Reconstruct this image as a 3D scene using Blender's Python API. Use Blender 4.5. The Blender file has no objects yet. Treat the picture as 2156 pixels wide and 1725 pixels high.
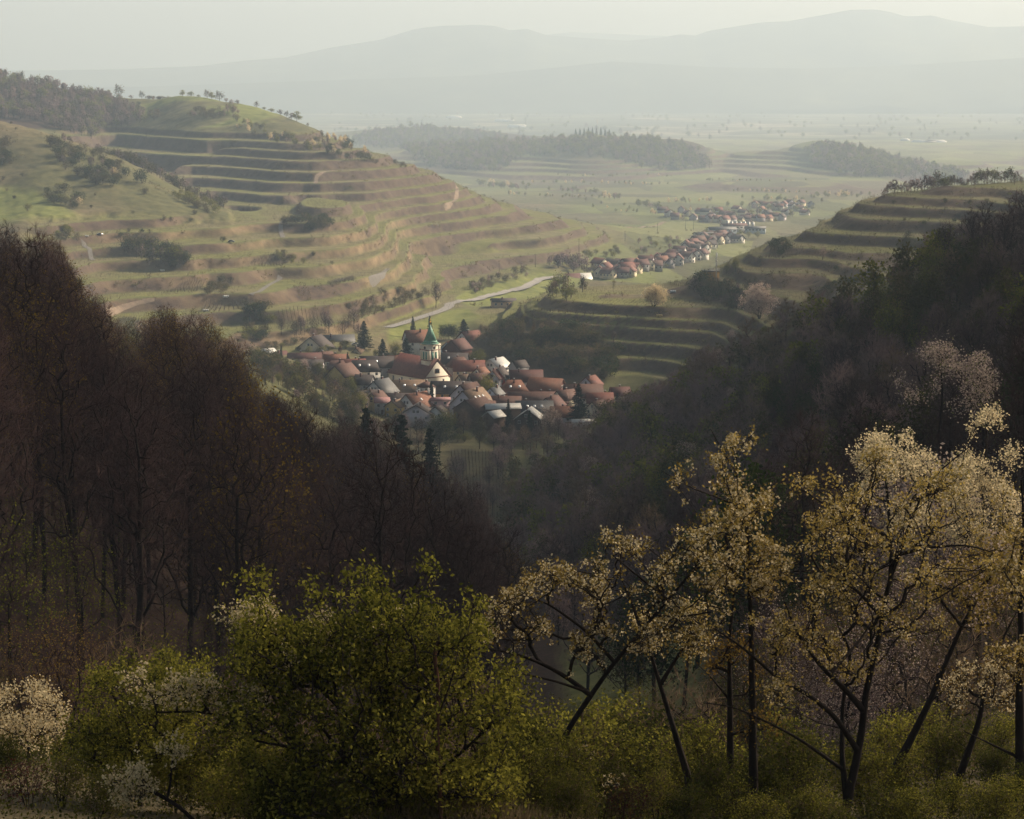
import bpy, math, random
import numpy as np
from mathutils import Vector

# ------------------------------------------------------------------ camera, sky, sun, exposure
scene = bpy.context.scene
COL = scene.collection
PW, PH = 2156.0, 1725.0                 # the photograph's frame in working pixels
HFOV = math.radians(25.0)
FPX = PW / 2 / math.tan(HFOV / 2)
PITCH = math.radians(8.45)
cam_d = bpy.data.cameras.new("camera")
cam_d.sensor_width = 36.0
cam_d.lens = 18.0 / math.tan(HFOV / 2)
cam_d.clip_start = 0.5
cam_d.clip_end = 60000.0
cam = bpy.data.objects.new("camera", cam_d)
COL.objects.link(cam)
cam.location = (0, 0, 0)
cam.rotation_euler = (math.radians(90) - PITCH, 0, 0)
scene.camera = cam

SUN_AZ = math.radians(52.0)             # to the right of the view axis (+Y)
SUN_EL = math.radians(30.0)
world = bpy.data.worlds.new("World")
scene.world = world
world.use_nodes = True
wn = world.node_tree
wn.nodes.clear()
sky = wn.nodes.new("ShaderNodeTexSky")
sky.sky_type = 'NISHITA'
sky.sun_disc = False
sky.sun_elevation = SUN_EL
sky.sun_rotation = SUN_AZ
sky.air_density = 1.0
sky.dust_density = 6.0
sky.ozone_density = 1.0
bg = wn.nodes.new("ShaderNodeBackground")
bg.inputs["Strength"].default_value = 0.078
wo = wn.nodes.new("ShaderNodeOutputWorld")
warm = wn.nodes.new("ShaderNodeMix")          # dusty warm evening sky
warm.data_type = 'RGBA'; warm.blend_type = 'MULTIPLY'
warm.inputs[0].default_value = 1.0
warm.inputs[7].default_value = (1.0, 0.945, 0.79, 1)
wn.links.new(sky.outputs[0], warm.inputs[6])
wn.links.new(warm.outputs[2], bg.inputs[0])
wn.links.new(bg.outputs[0], wo.inputs[0])

sun_d = bpy.data.lights.new("sun", 'SUN')
sun_d.energy = 5.0
sun_d.angle = math.radians(0.5)
sun_d.color = (1.0, 0.87, 0.70)
sun = bpy.data.objects.new("sun", sun_d)
COL.objects.link(sun)
sdir = Vector((math.sin(SUN_AZ) * math.cos(SUN_EL), math.cos(SUN_AZ) * math.cos(SUN_EL), math.sin(SUN_EL)))
sun.rotation_euler = (-sdir).to_track_quat('-Z', 'Y').to_euler()
sun.location = (300, 200, 400)

scene.view_settings.view_transform = 'Standard'
scene.view_settings.look = 'None'
scene.view_settings.exposure = 0.76
scene.view_settings.gamma = 1.0
scene.render.engine = 'CYCLES'
cy = scene.cycles
cy.max_bounces = 4
cy.diffuse_bounces = 2
cy.glossy_bounces = 2
cy.transmission_bounces = 2
cy.transparent_max_bounces = 12
cy.volume_bounces = 0
cy.use_denoising = True
cy.denoising_prefilter = 'ACCURATE'
cy.sample_clamp_indirect = 4.0
cy.adaptive_threshold = 0.003
cy.caustics_reflective = False
cy.caustics_refractive = False

# ------------------------------------------------------------------ pixel <-> ray helpers
CT, ST = math.cos(PITCH), math.sin(PITCH)


def ray(px, py):
    """(X/Y, Z/Y) of the ray through a photograph pixel."""
    x = (np.asarray(px, float) - PW / 2) / FPX
    y = (PH / 2 - np.asarray(py, float)) / FPX
    Y = CT + y * ST
    return x / Y, (-ST + y * CT) / Y


def pix(X, Y, Z):
    fwd = Y * CT - Z * ST
    up = Y * ST + Z * CT
    return PW / 2 + FPX * X / fwd, PH / 2 - FPX * up / fwd


# ------------------------------------------------------------------ value noise (numpy)
def _hash(ix, iy, seed):
    n = (ix.astype(np.int64) * 374761393 + iy.astype(np.int64) * 668265263 + seed * 974634777) & 0x7fffffff
    n = ((n ^ (n >> 13)) * 1274126177) & 0x7fffffff
    return ((n ^ (n >> 16)) & 0xffff) / 65535.0


def vnoise(x, y, seed=0):
    ix = np.floor(x); iy = np.floor(y)
    fx = x - ix; fy = y - iy
    fx = fx * fx * (3 - 2 * fx); fy = fy * fy * (3 - 2 * fy)
    a = _hash(ix, iy, seed); b = _hash(ix + 1, iy, seed)
    c = _hash(ix, iy + 1, seed); d = _hash(ix + 1, iy + 1, seed)
    return (a + (b - a) * fx) * (1 - fy) + (c + (d - c) * fx) * fy


def fbm(x, y, seed=0, octv=4):
    s = 0; amp = 1.0; tot = 0
    for k in range(octv):
        s = s + amp * (vnoise(x * 2 ** k, y * 2 ** k, seed + k) - 0.5)
        tot += amp; amp *= 0.5
    return s / tot * 2


def sstep(t, a, b):
    t = np.clip((t - a) / (b - a), 0, 1)
    return t * t * (3 - 2 * t)


def inpoly(px, py, poly):
    px = np.asarray(px, float); py = np.asarray(py, float)
    r = np.zeros(np.broadcast(px, py).shape, bool)
    n = len(poly)
    for i in range(n):
        x0, y0 = poly[i]; x1, y1 = poly[(i + 1) % n]
        if y0 == y1: continue
        c = ((y0 > py) != (y1 > py)) & (px < (x1 - x0) * (py - y0) / (y1 - y0) + x0)
        r ^= c
    return r
# ------------------------------------------------------------------ terrain shape
# Control points of the valley.  G: (px, distance, z).  P: (px, py, distance) on the ground as seen.
# Z: (level, [(px, py), ...]) lips of vineyard terraces, each a contour.
CTRL = []


def _G(*pts):
    for px, D, z in pts:
        w = z / D
        y = None
        # column of this pixel at that depression
        ay = (ST + w * CT) / (CT - w * ST)
        a = ((px - PW / 2) / FPX) / (CT + ay * ST)
        CTRL.append((a, math.log(D), w))


def _P(*pts):
    for px, py, D in pts:
        a, w = ray(px, py)
        CTRL.append((float(a), math.log(D), float(w)))


def _dense(pts, step=55):
    out = []
    for i in range(len(pts) - 1):
        p = pts[i]; q = pts[i + 1]
        n = max(1, int(round(abs(q[0] - p[0]) / step)))
        for k in range(n):
            t = k / n
            out.append(tuple(p[j] * (1 - t) + q[j] * t for j in range(len(p))))
    out.append(pts[-1])
    return out


def _PL(*pts): _P(*_dense(pts))


def _GL(*pts): _G(*_dense(pts, 90))


def _Z(z, pts):
    for px, py in _dense(pts):
        a, w = ray(px, py)
        CTRL.append((float(a), math.log(z / float(w)), float(w)))


# near slope below the camera and the ravine
for p in (-300, 500, 1300, 2450):
    _G((p, 5, -2.0), (p, 14, -5.6), (p, 28, -10.6))
_G((-300, 38, -12.2), (400, 38, -13.0), (950, 38, -12.65), (1500, 38, -13.3), (2450, 38, -13.0))
_G((-300, 62, -18.2), (500, 62, -19.5), (1100, 62, -21), (1700, 62, -19.5), (2450, 62, -17))
_G((-400, 130, -31), (0, 130, -35), (300, 140, -39), (600, 150, -46), (1078, 140, -46), (1500, 140, -40), (1800, 130, -33), (2400, 130, -25))
_G((-400, 200, -36), (0, 190, -38), (500, 220, -53), (800, 260, -72), (1400, 260, -69), (1078, 280, -80), (1700, 220, -50), (2156, 190, -38), (2500, 200, -28))
_G((-400, 320, -34), (0, 300, -39), (480, 330, -58), (750, 380, -82), (950, 430, -100), (1060, 470, -114), (1060, 580, -137), (1060, 700, -151))
_G((-400, 520, -60), (0, 500, -66), (300, 550, -84), (480, 600, -104), (700, 680, -130), (880, 700, -147), (-400, 800, -95), (0, 800, -120), (300, 850, -128), (800, 850, -159))
_G((1000, 880, -166.5), (1150, 880, -166), (1060, 790, -160))
# valley side left of the village, village ground
_G((400, 1080, -131), (250, 1100, -126), (578, 1050, -138), (560, 950, -137), (680, 980, -150), (760, 1080, -159), (850, 1000, -163), (1000, 1000, -165), (1110, 1087, -164), (1230, 1080, -162), (930, 1080, -163))
_G((920, 1150, -160), (700, 1150, -153), (1080, 1160, -160), (655, 1200, -149), (880, 1229, -152), (1000, 1260, -152), (0, 1100, -122), (-400, 1200, -105))
_P((820, 690, 1320), (950, 640, 1450), (1130, 590, 1665), (1000, 680, 1330), (1080, 640, 1480))
# right forest slope
_PL((2156, 570, 480), (1950, 600, 560), (1800, 640, 650), (1640, 680, 760), (1500, 780, 830), (1400, 850, 880), (1300, 890, 930), (1220, 930, 960))
_PL((2156, 900, 280), (1800, 1000, 340), (1600, 1050, 430), (1400, 1100, 500), (1200, 1150, 600), (1110, 1120, 690))
_P((1900, 800, 450), (1600, 880, 640), (1350, 980, 730), (2156, 730, 370), (1160, 1000, 820))
_G((2500, 480, -25), (2500, 300, -32), (2500, 700, -50), (1800, 850, -88), (1600, 900, -113), (1950, 750, -75), (2156, 700, -66), (1480, 980, -133), (2156, 1000, -80), (1950, 1000, -86))
# terraced spur below the mast
_Z(-118, [(1260, 603), (1325, 596), (1465, 590), (1530, 592)])
_Z(-126, [(1157, 640), (1244, 638), (1346, 650), (1450, 657)])
_Z(-131, [(1121, 662), (1256, 667), (1375, 671), (1525, 684)])
_Z(-135, [(1100, 676), (1256, 686), (1375, 695), (1495, 700)])
_Z(-141, [(1316, 722), (1450, 728)])
_Z(-147, [(1307, 754), (1420, 760)])
_Z(-153, [(1256, 790), (1360, 784)])
_P((1050, 740, 1200), (1150, 760, 1180), (1000, 700, 1290))
_G((1250, 1420, -146), (1350, 1400, -136), (1180, 1500, -152))
# upper right terraced hill
_Z(-71, [(2156, 378), (2300, 376)])
_Z(-76, [(1958, 394), (2018, 392), (2156, 389)])
_Z(-81, [(1832, 411), (1928, 419), (2109, 426)])
_Z(-85.5, [(1808, 433), (2018, 443)])
_Z(-91, [(1740, 456), (1778, 459), (1898, 462), (2043, 466)])
_Z(-98, [(1690, 484), (1778, 495), (1898, 501), (2018, 504)])
_Z(-104, [(1610, 516), (1771, 537), (1895, 530)])
_Z(-107.5, [(1567, 553), (1702, 545)])
_Z(-112, [(1500, 570), (1567, 577), (1732, 579)])
_GL((2156, 1560, -74), (1958, 1540, -80), (1828, 1500, -83), (1756, 1480, -92), (1642, 1440, -105), (1552, 1410, -114))
_GL((2300, 1800, -105), (1950, 1750, -118), (1830, 1650, -118), (1700, 1600, -128), (1600, 1550, -138), (1480, 1480, -140))
# left spur with rough grass
_PL((-200, 235, 1720), (0, 250, 1700), (60, 255, 1695), (150, 290, 1670), (250, 330, 1640), (350, 380, 1610), (430, 420, 1580), (475, 445, 1550))
_P((0, 350, 1590), (150, 390, 1560), (280, 420, 1530), (0, 440, 1500), (-200, 400, 1500))
_GL((-200, 1900, -62), (0, 1850, -66), (150, 1800, -72), (250, 1760, -79), (350, 1740, -88), (450, 1680, -101))
# left vineyard terraces
_Z(-95, [(54, 476), (140, 468), (236, 460), (330, 462)])
_Z(-101, [(162, 494), (270, 485), (404, 475), (489, 467), (573, 459)])
_Z(-107, [(202, 523), (303, 515), (415, 525), (509, 515), (610, 501), (711, 494)])
_Z(-113, [(200, 550), (310, 545), (421, 543), (539, 539), (674, 529), (727, 523)])
_Z(-119, [(220, 590), (381, 581), (489, 580), (546, 566), (640, 560), (740, 545)])
_Z(-126, [(330, 619), (404, 617), (440, 600), (522, 622), (607, 620), (674, 607), (800, 580)])
_Z(-133, [(250, 668), (404, 664), (553, 650), (720, 632), (820, 610)])
_Z(-140, [(400, 700), (580, 692), (700, 690), (800, 660), (900, 622)])
# far left hill
_PL((-200, 130, 2500), (0, 160, 2400), (120, 190, 2330), (245, 205, 2300), (330, 186, 2290), (440, 205, 2230), (560, 228, 2170), (640, 255, 2120), (700, 290, 2080), (790, 325, 2050), (870, 345, 2040))
_GL((-200, 2900, -60), (0, 2800, -70), (330, 2650, -75), (560, 2500, -100), (700, 2400, -125), (870, 2350, -140), (1114, 2250, -155))
_Z(-57, [(236, 264), (320, 264), (421, 284)])
_Z(-62.5, [(229, 281), (421, 292), (530, 293)])
_Z(-68, [(232, 300), (461, 309), (600, 318)])
_Z(-74, [(256, 315), (552, 337), (660, 345)])
_Z(-81, [(320, 345), (596, 364), (690, 362), (800, 358)])
_Z(-88, [(404, 374), (600, 392), (727, 404), (780, 385), (930, 366)])
_Z(-95, [(414, 386), (600, 405), (727, 418), (820, 405), (950, 385)])
_Z(-101, [(461, 421), (640, 430), (800, 432), (960, 408)])
_Z(-107, [(646, 440), (760, 447), (880, 440), (1010, 412)])
_Z(-113, [(800, 458), (960, 452), (1060, 425)])
_Z(-119, [(860, 472), (1057, 458), (1118, 440)])
_Z(-126, [(860, 500), (1020, 487), (1120, 470), (1190, 455)])
_Z(-133, [(900, 530), (1060, 510), (1188, 505)])
_Z(-140, [(1000, 556), (1196, 530), (1270, 500)])
# valley floor beyond
_P((1300, 580, 1726), (1250, 560, 1800), (1460, 530, 1990), (1570, 490, 2280), (1200, 575, 1730))
_G((1350, 2300, -160), (1250, 2700, -166), (1000, 2900, -167), (1550, 2760, -168), (1800, 2400, -165), (1800, 2900, -169), (2156, 2500, -160), (2300, 2900, -168), (800, 3000, -166), (500, 3200, -150), (0, 3300, -120))
for p in (-200, 300, 800, 1300, 1800, 2300):
    _G((p, 3700, -176), (p, 4600, -181), (p, 5600, -187))

_C = np.array(CTRL)
KA, KD = 4.0, 1.0                       # scale of the two coordinates for the spline


def _tps_fit(P, v, lam=3e-3):
    n = len(P)
    d2 = ((P[:, None, :] - P[None, :, :]) ** 2).sum(-1)
    K = 0.5 * d2 * np.log(d2 + 1e-12) + lam * np.eye(n)
    Q = np.hstack([np.ones((n, 1)), P])
    A = np.zeros((n + 3, n + 3))
    A[:n, :n] = K; A[:n, n:] = Q; A[n:, :n] = Q.T
    return np.linalg.solve(A, np.concatenate([v, np.zeros(3)]))


_P2 = np.stack([_C[:, 0] * KA, _C[:, 1] * KD], 1)
_W = _tps_fit(_P2, _C[:, 2])
GA = np.linspace(-0.42, 0.42, 260)
GL = np.linspace(math.log(4.0), math.log(6200.0), 620)
_tab = np.zeros((len(GL), len(GA)))
for _i, _l in enumerate(GL):
    q = np.stack([np.clip(GA, -0.33, 0.33) * KA, np.full(len(GA), _l * KD)], 1)
    d2 = ((q[:, None, :] - _P2[None]) ** 2).sum(-1)
    _tab[_i] = (0.5 * d2 * np.log(d2 + 1e-12)) @ _W[:-3] + _W[-3] + q @ _W[-2:]


def smooth_w(a, lD):
    fa = np.clip((a - GA[0]) / (GA[1] - GA[0]), 0, len(GA) - 1.001)
    fl = np.clip((lD - GL[0]) / (GL[1] - GL[0]), 0, len(GL) - 1.001)
    i = fa.astype(int); j = fl.astype(int)
    u = fa - i; v = fl - j
    return (_tab[j, i] * (1 - u) + _tab[j, i + 1] * u) * (1 - v) + (_tab[j + 1, i] * (1 - u) + _tab[j + 1, i + 1] * u) * v


LV_L = np.array([-400, -57, -62.5, -68, -74, -81, -88, -95, -101, -107, -113, -119, -126, -133, -140, -147, 400.0])
LV_L = np.sort(LV_L)
LV_R = np.sort(np.array([-400, -71, -76, -81, -85.5, -91, -98, -104, -107.5, -112, -118, -126, -131, -135, -141, -147, -153, 400.0]))


def bump(X, Y, cx, cy, rx, ry, rot, h, p=2.0):
    c, s = math.cos(rot), math.sin(rot)
    u = ((X - cx) * c + (Y - cy) * s) / rx
    v = (-(X - cx) * s + (Y - cy) * c) / ry
    r2 = u * u + v * v
    return h * np.exp(-r2 ** (p / 2))


def at(px, py, D):
    a, w = ray(px, py)
    return np.array([float(a) * D, D, float(w) * D])


def hills(X, Y):
    """wooded hills in the plain beyond the valley: height above the floor"""
    h = np.zeros(np.broadcast(X, Y).shape)
    for (px, D, rx, ry, rot, hh) in (
            (1240, 4250, 120, 400, 0.0, 56), (1080, 4300, 150, 420, 0.1, 38), (1390, 4250, 110, 330, -0.2, 44), (1320, 4250, 80, 330, 0, 46), (930, 4450, 170, 420, 0.0, 25),
            (880, 5500, 330, 260, 0.0, 44), (1010, 5400, 260, 200, 0.0, 30), (760, 5300, 220, 200, 0.0, 26),
            (1745, 4150, 90, 330, 0.0, 44), (1850, 4150, 130, 260, 0.0, 23), (1650, 4200, 130, 300, 0, 21), (1970, 4150, 150, 200, 0, 15)):
        a, _ = ray(px, 300)
        b = bump(X, Y, float(a) * D, D, rx, ry, rot, hh, 2.2)
        h = (h ** 6 + b ** 6) ** (1 / 6.0)
    return h * (1 + 0.12 * fbm(X / 120, Y / 120, 101, 3))


FARWOOD = ([(850, 322), (960, 303), (1100, 302), (1240, 296), (1380, 300), (1470, 325), (1495, 352), (1420, 360), (1345, 348), (1280, 328), (1190, 322), (1110, 330), (1075, 350), (1000, 364), (900, 348)],
           [(715, 300), (790, 280), (880, 272), (1000, 283), (1070, 293), (1000, 303), (860, 318), (780, 310)],
           [(1690, 322), (1745, 310), (1830, 322), (1900, 345), (2040, 372), (2010, 384), (1880, 376), (1760, 366), (1715, 350)])


def softpoly(px, py, poly, r):
    s = 0
    w1 = 10 * fbm(px / 25.0, py / 18.0, 91, 2); w2 = 8 * fbm(px / 25.0, py / 18.0, 95, 2)
    for k in range(8):
        t = k * math.pi / 4; q = r * (1.0 if k % 2 else 0.5)
        s = s + inpoly(px + w1 + q * math.cos(t), py + w2 + q * math.sin(t), poly)
    return s / 8.0


L2POLY = [(-260, 200), (60, 248), (250, 322), (360, 378), (485, 440), (492, 470), (420, 455), (240, 452), (-260, 468)]


def terrain(X, Y, full=False):
    X = np.asarray(X, float); Y = np.maximum(np.asarray(Y, float), 4.0)
    a = X / Y
    lD = np.log(Y)
    w = smooth_w(a, lD)
    zs = w * Y
    # gentle wobble of the contours
    near = sstep(Y, 700, 1100)
    zs = zs + near * (1 - sstep(Y, 3000, 3600)) * (3.2 * fbm(X / 150, Y / 150, 3, 3) + 2.0 * fbm(X / 48, Y / 48, 5, 2))
    px, py = pix(X, Y, zs)
    left = sstep(zs, -150, -146) * sstep(Y, 1090, 1150) * (1 - sstep(Y, 2500, 2700)) * (1 - sstep(px, 1290, 1340))
    inL2 = softpoly(px, py, L2POLY, 7) * ((Y > 1380) & (Y < 1900))
    upper = sstep(zs, -57.5, -55) * (Y > 1850)
    left = left * (1 - inL2) * (1 - upper) * sstep(px + 0.35 * py, 200, 260)
    right = sstep(px, 1090, 1130) * sstep(Y, 1000, 1080) * (1 - sstep(Y, 1560, 1600)) * sstep(zs, -158, -154)
    scrub = softpoly(px, py, [(960, 690), (1090, 672), (1210, 690), (1290, 720), (1270, 800), (1180, 900), (960, 800)], 14)
    right = right * (1 - scrub)
    riser = np.zeros_like(zs); lip = np.zeros_like(zs); z = zs.copy(); tread = np.zeros_like(zs)
    for m, LV, tr in ((left, LV_L, 0.66), (right, LV_R, 0.54)):
        k = np.clip(np.searchsorted(LV, zs) - 1, 0, len(LV) - 2)
        lo = LV[k]; hi = LV[k + 1]
        f = (zs - lo) / (hi - lo)
        trv = np.clip(tr + 0.34 * fbm(X / 90, Y / 120, 17, 3), 0.3, 0.82)
        # here and there two levels are one high bank
        k2 = np.clip(k - (k % 2), 0, len(LV) - 3)
        dbl = sstep(fbm(X / 210, Y / 210, 37, 2), 0.08, 0.16) * (LV[k2] > -390) * (LV[k2 + 2] < 390)
        f2 = np.clip((zs - LV[k2]) / (LV[k2 + 2] - LV[k2]), 0, 1)
        t = sstep(f, trv, 0.985)
        ok = (lo > -390) & (hi < 390)
        zt = lo + (hi - lo) * (0.06 * f + 0.94 * t)
        zt2 = LV[k2] + (LV[k2 + 2] - LV[k2]) * (0.06 * f2 + 0.94 * sstep(f2, trv + 0.08, 0.985))
        zt = zt * (1 - dbl) + zt2 * dbl
        f = f * (1 - dbl) + np.where(f2 < trv + 0.08, f2 * trv / (trv + 0.08), f2) * dbl
        zt = np.where(ok, zt, zs)
        mm = m * ok
        z = z * (1 - mm) + zt * mm
        r = sstep(f, trv + 0.02, trv + 0.10) * (1 - sstep(f, 0.95, 0.99))
        riser = np.maximum(riser, r * mm)
        lip = np.maximum(lip, np.maximum(sstep(f, 0.93, 0.97), 1 - sstep(f, 0.03, 0.10)) * mm)
        tread = np.maximum(tread, (1 - sstep(f, trv - 0.02, trv + 0.02)) * mm)
    # far floor and wooded hills
    far = sstep(Y, 2900, 3300)
    hh = hills(X, Y)
    zf = -170 - (Y - 3000) * 0.0065 + hh + 11.0 * fbm(X / 420, Y / 380, 43, 2) * (1 - sstep(Y, 5000, 5600))
    # shallow terraces round the far hills
    fs = 5.0 + 3 * fbm(X / 400, Y / 500, 9, 2)
    q = (zf + 2 * fbm(X / 260, Y / 420, 41, 3)) / 6.0
    fq = q - np.floor(q)
    tq = sstep(fq, 0.7, 0.98)
    terrf = (1 - sstep(hh, 26, 32)) * far * (1 - sstep(Y, 4600, 5200))
    zf = zf + (-(fq - tq) * 6.0) * terrf * 0.95
    z = z * (1 - far) + zf * far
    riser = np.maximum(riser, terrf * sstep(fq, 0.72, 0.78) * (1 - sstep(fq, 0.95, 0.99)))
    # surface roughness
    rough = 0.10 + 0.30 * riser + 0.6 * sstep(Y, 150, 900) * (1 - np.maximum(left, right))
    z = z + rough * fbm(X / 7.0, Y / 7.0, 23, 3) * sstep(Y, 20, 60) + riser * 0.7 * fbm(X / 9.0, Y / 9.0, 29, 3)
    if not full:
        return z
    return z, dict(riser=riser, lip=lip, tread=tread, px=px, py=py, L2=inL2, upper=upper, hills=hh, far=far, left=left, right=right, scrub=scrub, zs=zs)


def gz(x, y):
    return float(terrain(np.array([x]), np.array([y]))[0])


_mD = np.exp(np.linspace(math.log(20.0), math.log(6000.0), 4200))


def hit(px, py, dmin=20.0, dmax=6000.0):
    """first ground point seen through a photograph pixel"""
    a, w = ray(px, py)
    D = _mD[(_mD >= dmin) & (_mD <= dmax)]
    z = terrain(float(a) * D, D)
    i = np.nonzero(z >= float(w) * D)[0]
    i = i[0] if len(i) else len(D) - 1
    d = D[i]
    return np.array([float(a) * d, d, z[i]])
# ------------------------------------------------------------------ mesh and object helpers
def mesh_np(name, V, F, mats=(), mat_idx=None, smooth=False, cols=None):
    """F: (n, k) array of equal polygons, or a list of such arrays"""
    Fs = F if isinstance(F, list) else [F]
    Fs = [np.asarray(f, np.int32) for f in Fs if len(f)]
    me = bpy.data.meshes.new(name)
    V = np.ascontiguousarray(V, np.float32)
    me.vertices.add(len(V))
    me.vertices.foreach_set("co", V.ravel())
    nl = sum(f.size for f in Fs); nf = sum(len(f) for f in Fs)
    me.loops.add(nl); me.polygons.add(nf)
    me.loops.foreach_set("vertex_index", np.concatenate([f.ravel() for f in Fs]))
    tot = np.concatenate([np.full(len(f), f.shape[1], np.int32) for f in Fs])
    st = np.concatenate([[0], np.cumsum(tot)[:-1]]).astype(np.int32)
    me.polygons.foreach_set("loop_start", st)
    try:
        me.polygons.foreach_set("loop_total", tot)
    except Exception:
        pass
    for m in mats: me.materials.append(m)
    if mat_idx is not None:
        me.polygons.foreach_set("material_index", np.asarray(mat_idx, np.int32))
    if smooth:
        me.polygons.foreach_set("use_smooth", np.ones(nf, bool))
    if cols:
        for k, c in cols.items():
            at_ = me.color_attributes.new(k, 'FLOAT_COLOR', 'POINT')
            c4 = np.ones((len(V), 4), np.float32); c4[:, :c.shape[1]] = c
            at_.data.foreach_set("color", c4.ravel())
    me.update(calc_edges=True)
    return me


def link(name, me, parent=None, loc=None, rz=None):
    o = bpy.data.objects.new(name, me)
    COL.objects.link(o)
    if parent is not None: o.parent = parent
    if loc is not None: o.location = loc
    if rz is not None: o.rotation_euler = (0, 0, rz)
    return o


def tag(o, label=None, cat=None, group=None, kind=None):
    if label: o["label"] = label
    if cat: o["category"] = cat
    if group: o["group"] = group
    if kind: o["kind"] = kind
    return o


def empty(name, loc=(0, 0, 0), rz=0.0):
    o = bpy.data.objects.new(name, None)
    o.empty_display_size = 0.5
    COL.objects.link(o)
    o.location = loc; o.rotation_euler = (0, 0, rz)
    return o


def copy_tree(o, parent=None):
    c = o.copy(); COL.objects.link(c)
    if parent is not None: c.parent = parent
    for ch in list(o.children): copy_tree(ch, c)
    return c


class MB:
    """collects polygons for ONE mesh object"""
    def __init__(s): s.v = []; s.f = {}; s.n = 0

    def add(s, V, F):
        V = np.asarray(V, float)
        for f in F:
            s.f.setdefault(len(f), []).append([i + s.n for i in f])
        s.v.append(V); s.n += len(V)

    def box(s, x0, x1, y0, y1, z0, z1):
        V = [(x, y, z) for z in (z0, z1) for y in (y0, y1) for x in (x0, x1)]
        s.add(V, [(0, 2, 3, 1), (4, 5, 7, 6), (0, 1, 5, 4), (2, 6, 7, 3), (0, 4, 6, 2), (1, 3, 7, 5)])

    def prism(s, poly, axis, a0, a1):
        """extrude a 2-D outline along 'x' 'y' or 'z'"""
        n = len(poly); V = []
        for a in (a0, a1):
            for p, q in poly:
                V.append({'x': (a, p, q), 'y': (p, a, q), 'z': (p, q, a)}[axis])
        F = [tuple(range(n))[::-1], tuple(range(n, 2 * n))] + [(i, (i + 1) % n, n + (i + 1) % n, n + i) for i in range(n)]
        s.add(V, F)

    def cone(s, x, y, z0, z1, r0, r1, n=10, ph=0.0):
        V = []
        for z, r in ((z0, r0), (z1, r1)):
            for i in range(n):
                t = 2 * math.pi * (i + ph) / n
                V.append((x + r * math.cos(t), y + r * math.sin(t), z))
        F = [tuple(range(n))[::-1], tuple(range(n, 2 * n))] + [(i, (i + 1) % n, n + (i + 1) % n, n + i) for i in range(n)]
        s.add(V, F)

    def bar(s, p, q, r, n=5):
        p = np.asarray(p, float); q = np.asarray(q, float)
        d = q - p; d = d / (np.linalg.norm(d) + 1e-9)
        u = np.cross(d, (0, 0, 1) if abs(d[2]) < 0.9 else (1, 0, 0)); u /= np.linalg.norm(u); v = np.cross(d, u)
        V = [c + r * (math.cos(2 * math.pi * i / n) * u + math.sin(2 * math.pi * i / n) * v) for c in (p, q) for i in range(n)]
        F = [tuple(range(n))[::-1], tuple(range(n, 2 * n))] + [(i, (i + 1) % n, n + (i + 1) % n, n + i) for i in range(n)]
        s.add(V, F)

    def mesh(s, name, mat):
        return mesh_np(name, np.concatenate(s.v), [np.array(f) for f in s.f.values()], [mat])

    def build(s, name, mat, parent=None, loc=None, rz=None):
        return link(name, s.mesh(name, mat), parent, loc, rz)


# ------------------------------------------------------------------ materials
def mat_new(name):
    m = bpy.data.materials.new(name); m.use_nodes = True
    nt = m.node_tree; nt.nodes.clear()
    out = nt.nodes.new("ShaderNodeOutputMaterial")
    return m, nt, out


def N(nt, t, **k):
    n = nt.nodes.new(t)
    for a, b in k.items(): setattr(n, a, b)
    return n


def noise(nt, scale, detail=4, rough=0.6, coord='Object', vec=None):
    n = N(nt, "ShaderNodeTexNoise")
    n.inputs["Scale"].default_value = scale; n.inputs["Detail"].default_value = detail; n.inputs["Roughness"].default_value = rough
    if vec is None:
        tc = N(nt, "ShaderNodeTexCoord"); nt.links.new(tc.outputs[coord], n.inputs["Vector"])
    else:
        nt.links.new(vec, n.inputs["Vector"])
    return n.outputs["Fac"]


def ramp(nt, fac, stops):
    r = N(nt, "ShaderNodeValToRGB")
    e = r.color_ramp.elements
    while len(e) < len(stops): e.new(0.5)
    for i, (p, c) in enumerate(stops):
        e[i].position = p; e[i].color = (*c, 1)
    nt.links.new(fac, r.inputs[0])
    return r.outputs[0]


def mixc(nt, fac, a, b, mode='MIX'):
    m = N(nt, "ShaderNodeMix", data_type='RGBA', blend_type=mode)
    if isinstance(fac, float): m.inputs[0].default_value = fac
    else: nt.links.new(fac, m.inputs[0])
    for i, c in ((6, a), (7, b)):
        if isinstance(c, tuple): m.inputs[i].default_value = (*c, 1)
        else: nt.links.new(c, m.inputs[i])
    return m.outputs[2]


def bsdf(nt, out, col, rough=0.9, spec=0.2, bump_fac=None, bump_h=0.3, bump_d=0.1, metal=0.0):
    b = N(nt, "ShaderNodeBsdfPrincipled")
    if isinstance(col, tuple): b.inputs["Base Color"].default_value = (*col, 1)
    else: nt.links.new(col, b.inputs["Base Color"])
    b.inputs["Roughness"].default_value = rough
    b.inputs["Specular IOR Level"].default_value = spec
    b.inputs["Metallic"].default_value = metal
    if bump_fac is not None:
        bm = N(nt, "ShaderNodeBump"); bm.inputs["Strength"].default_value = bump_h; bm.inputs["Distance"].default_value = bump_d
        nt.links.new(bump_fac, bm.inputs["Height"]); nt.links.new(bm.outputs[0], b.inputs["Normal"])
    nt.links.new(b.outputs[0], out.inputs[0])
    return b


_pc = {}


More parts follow.
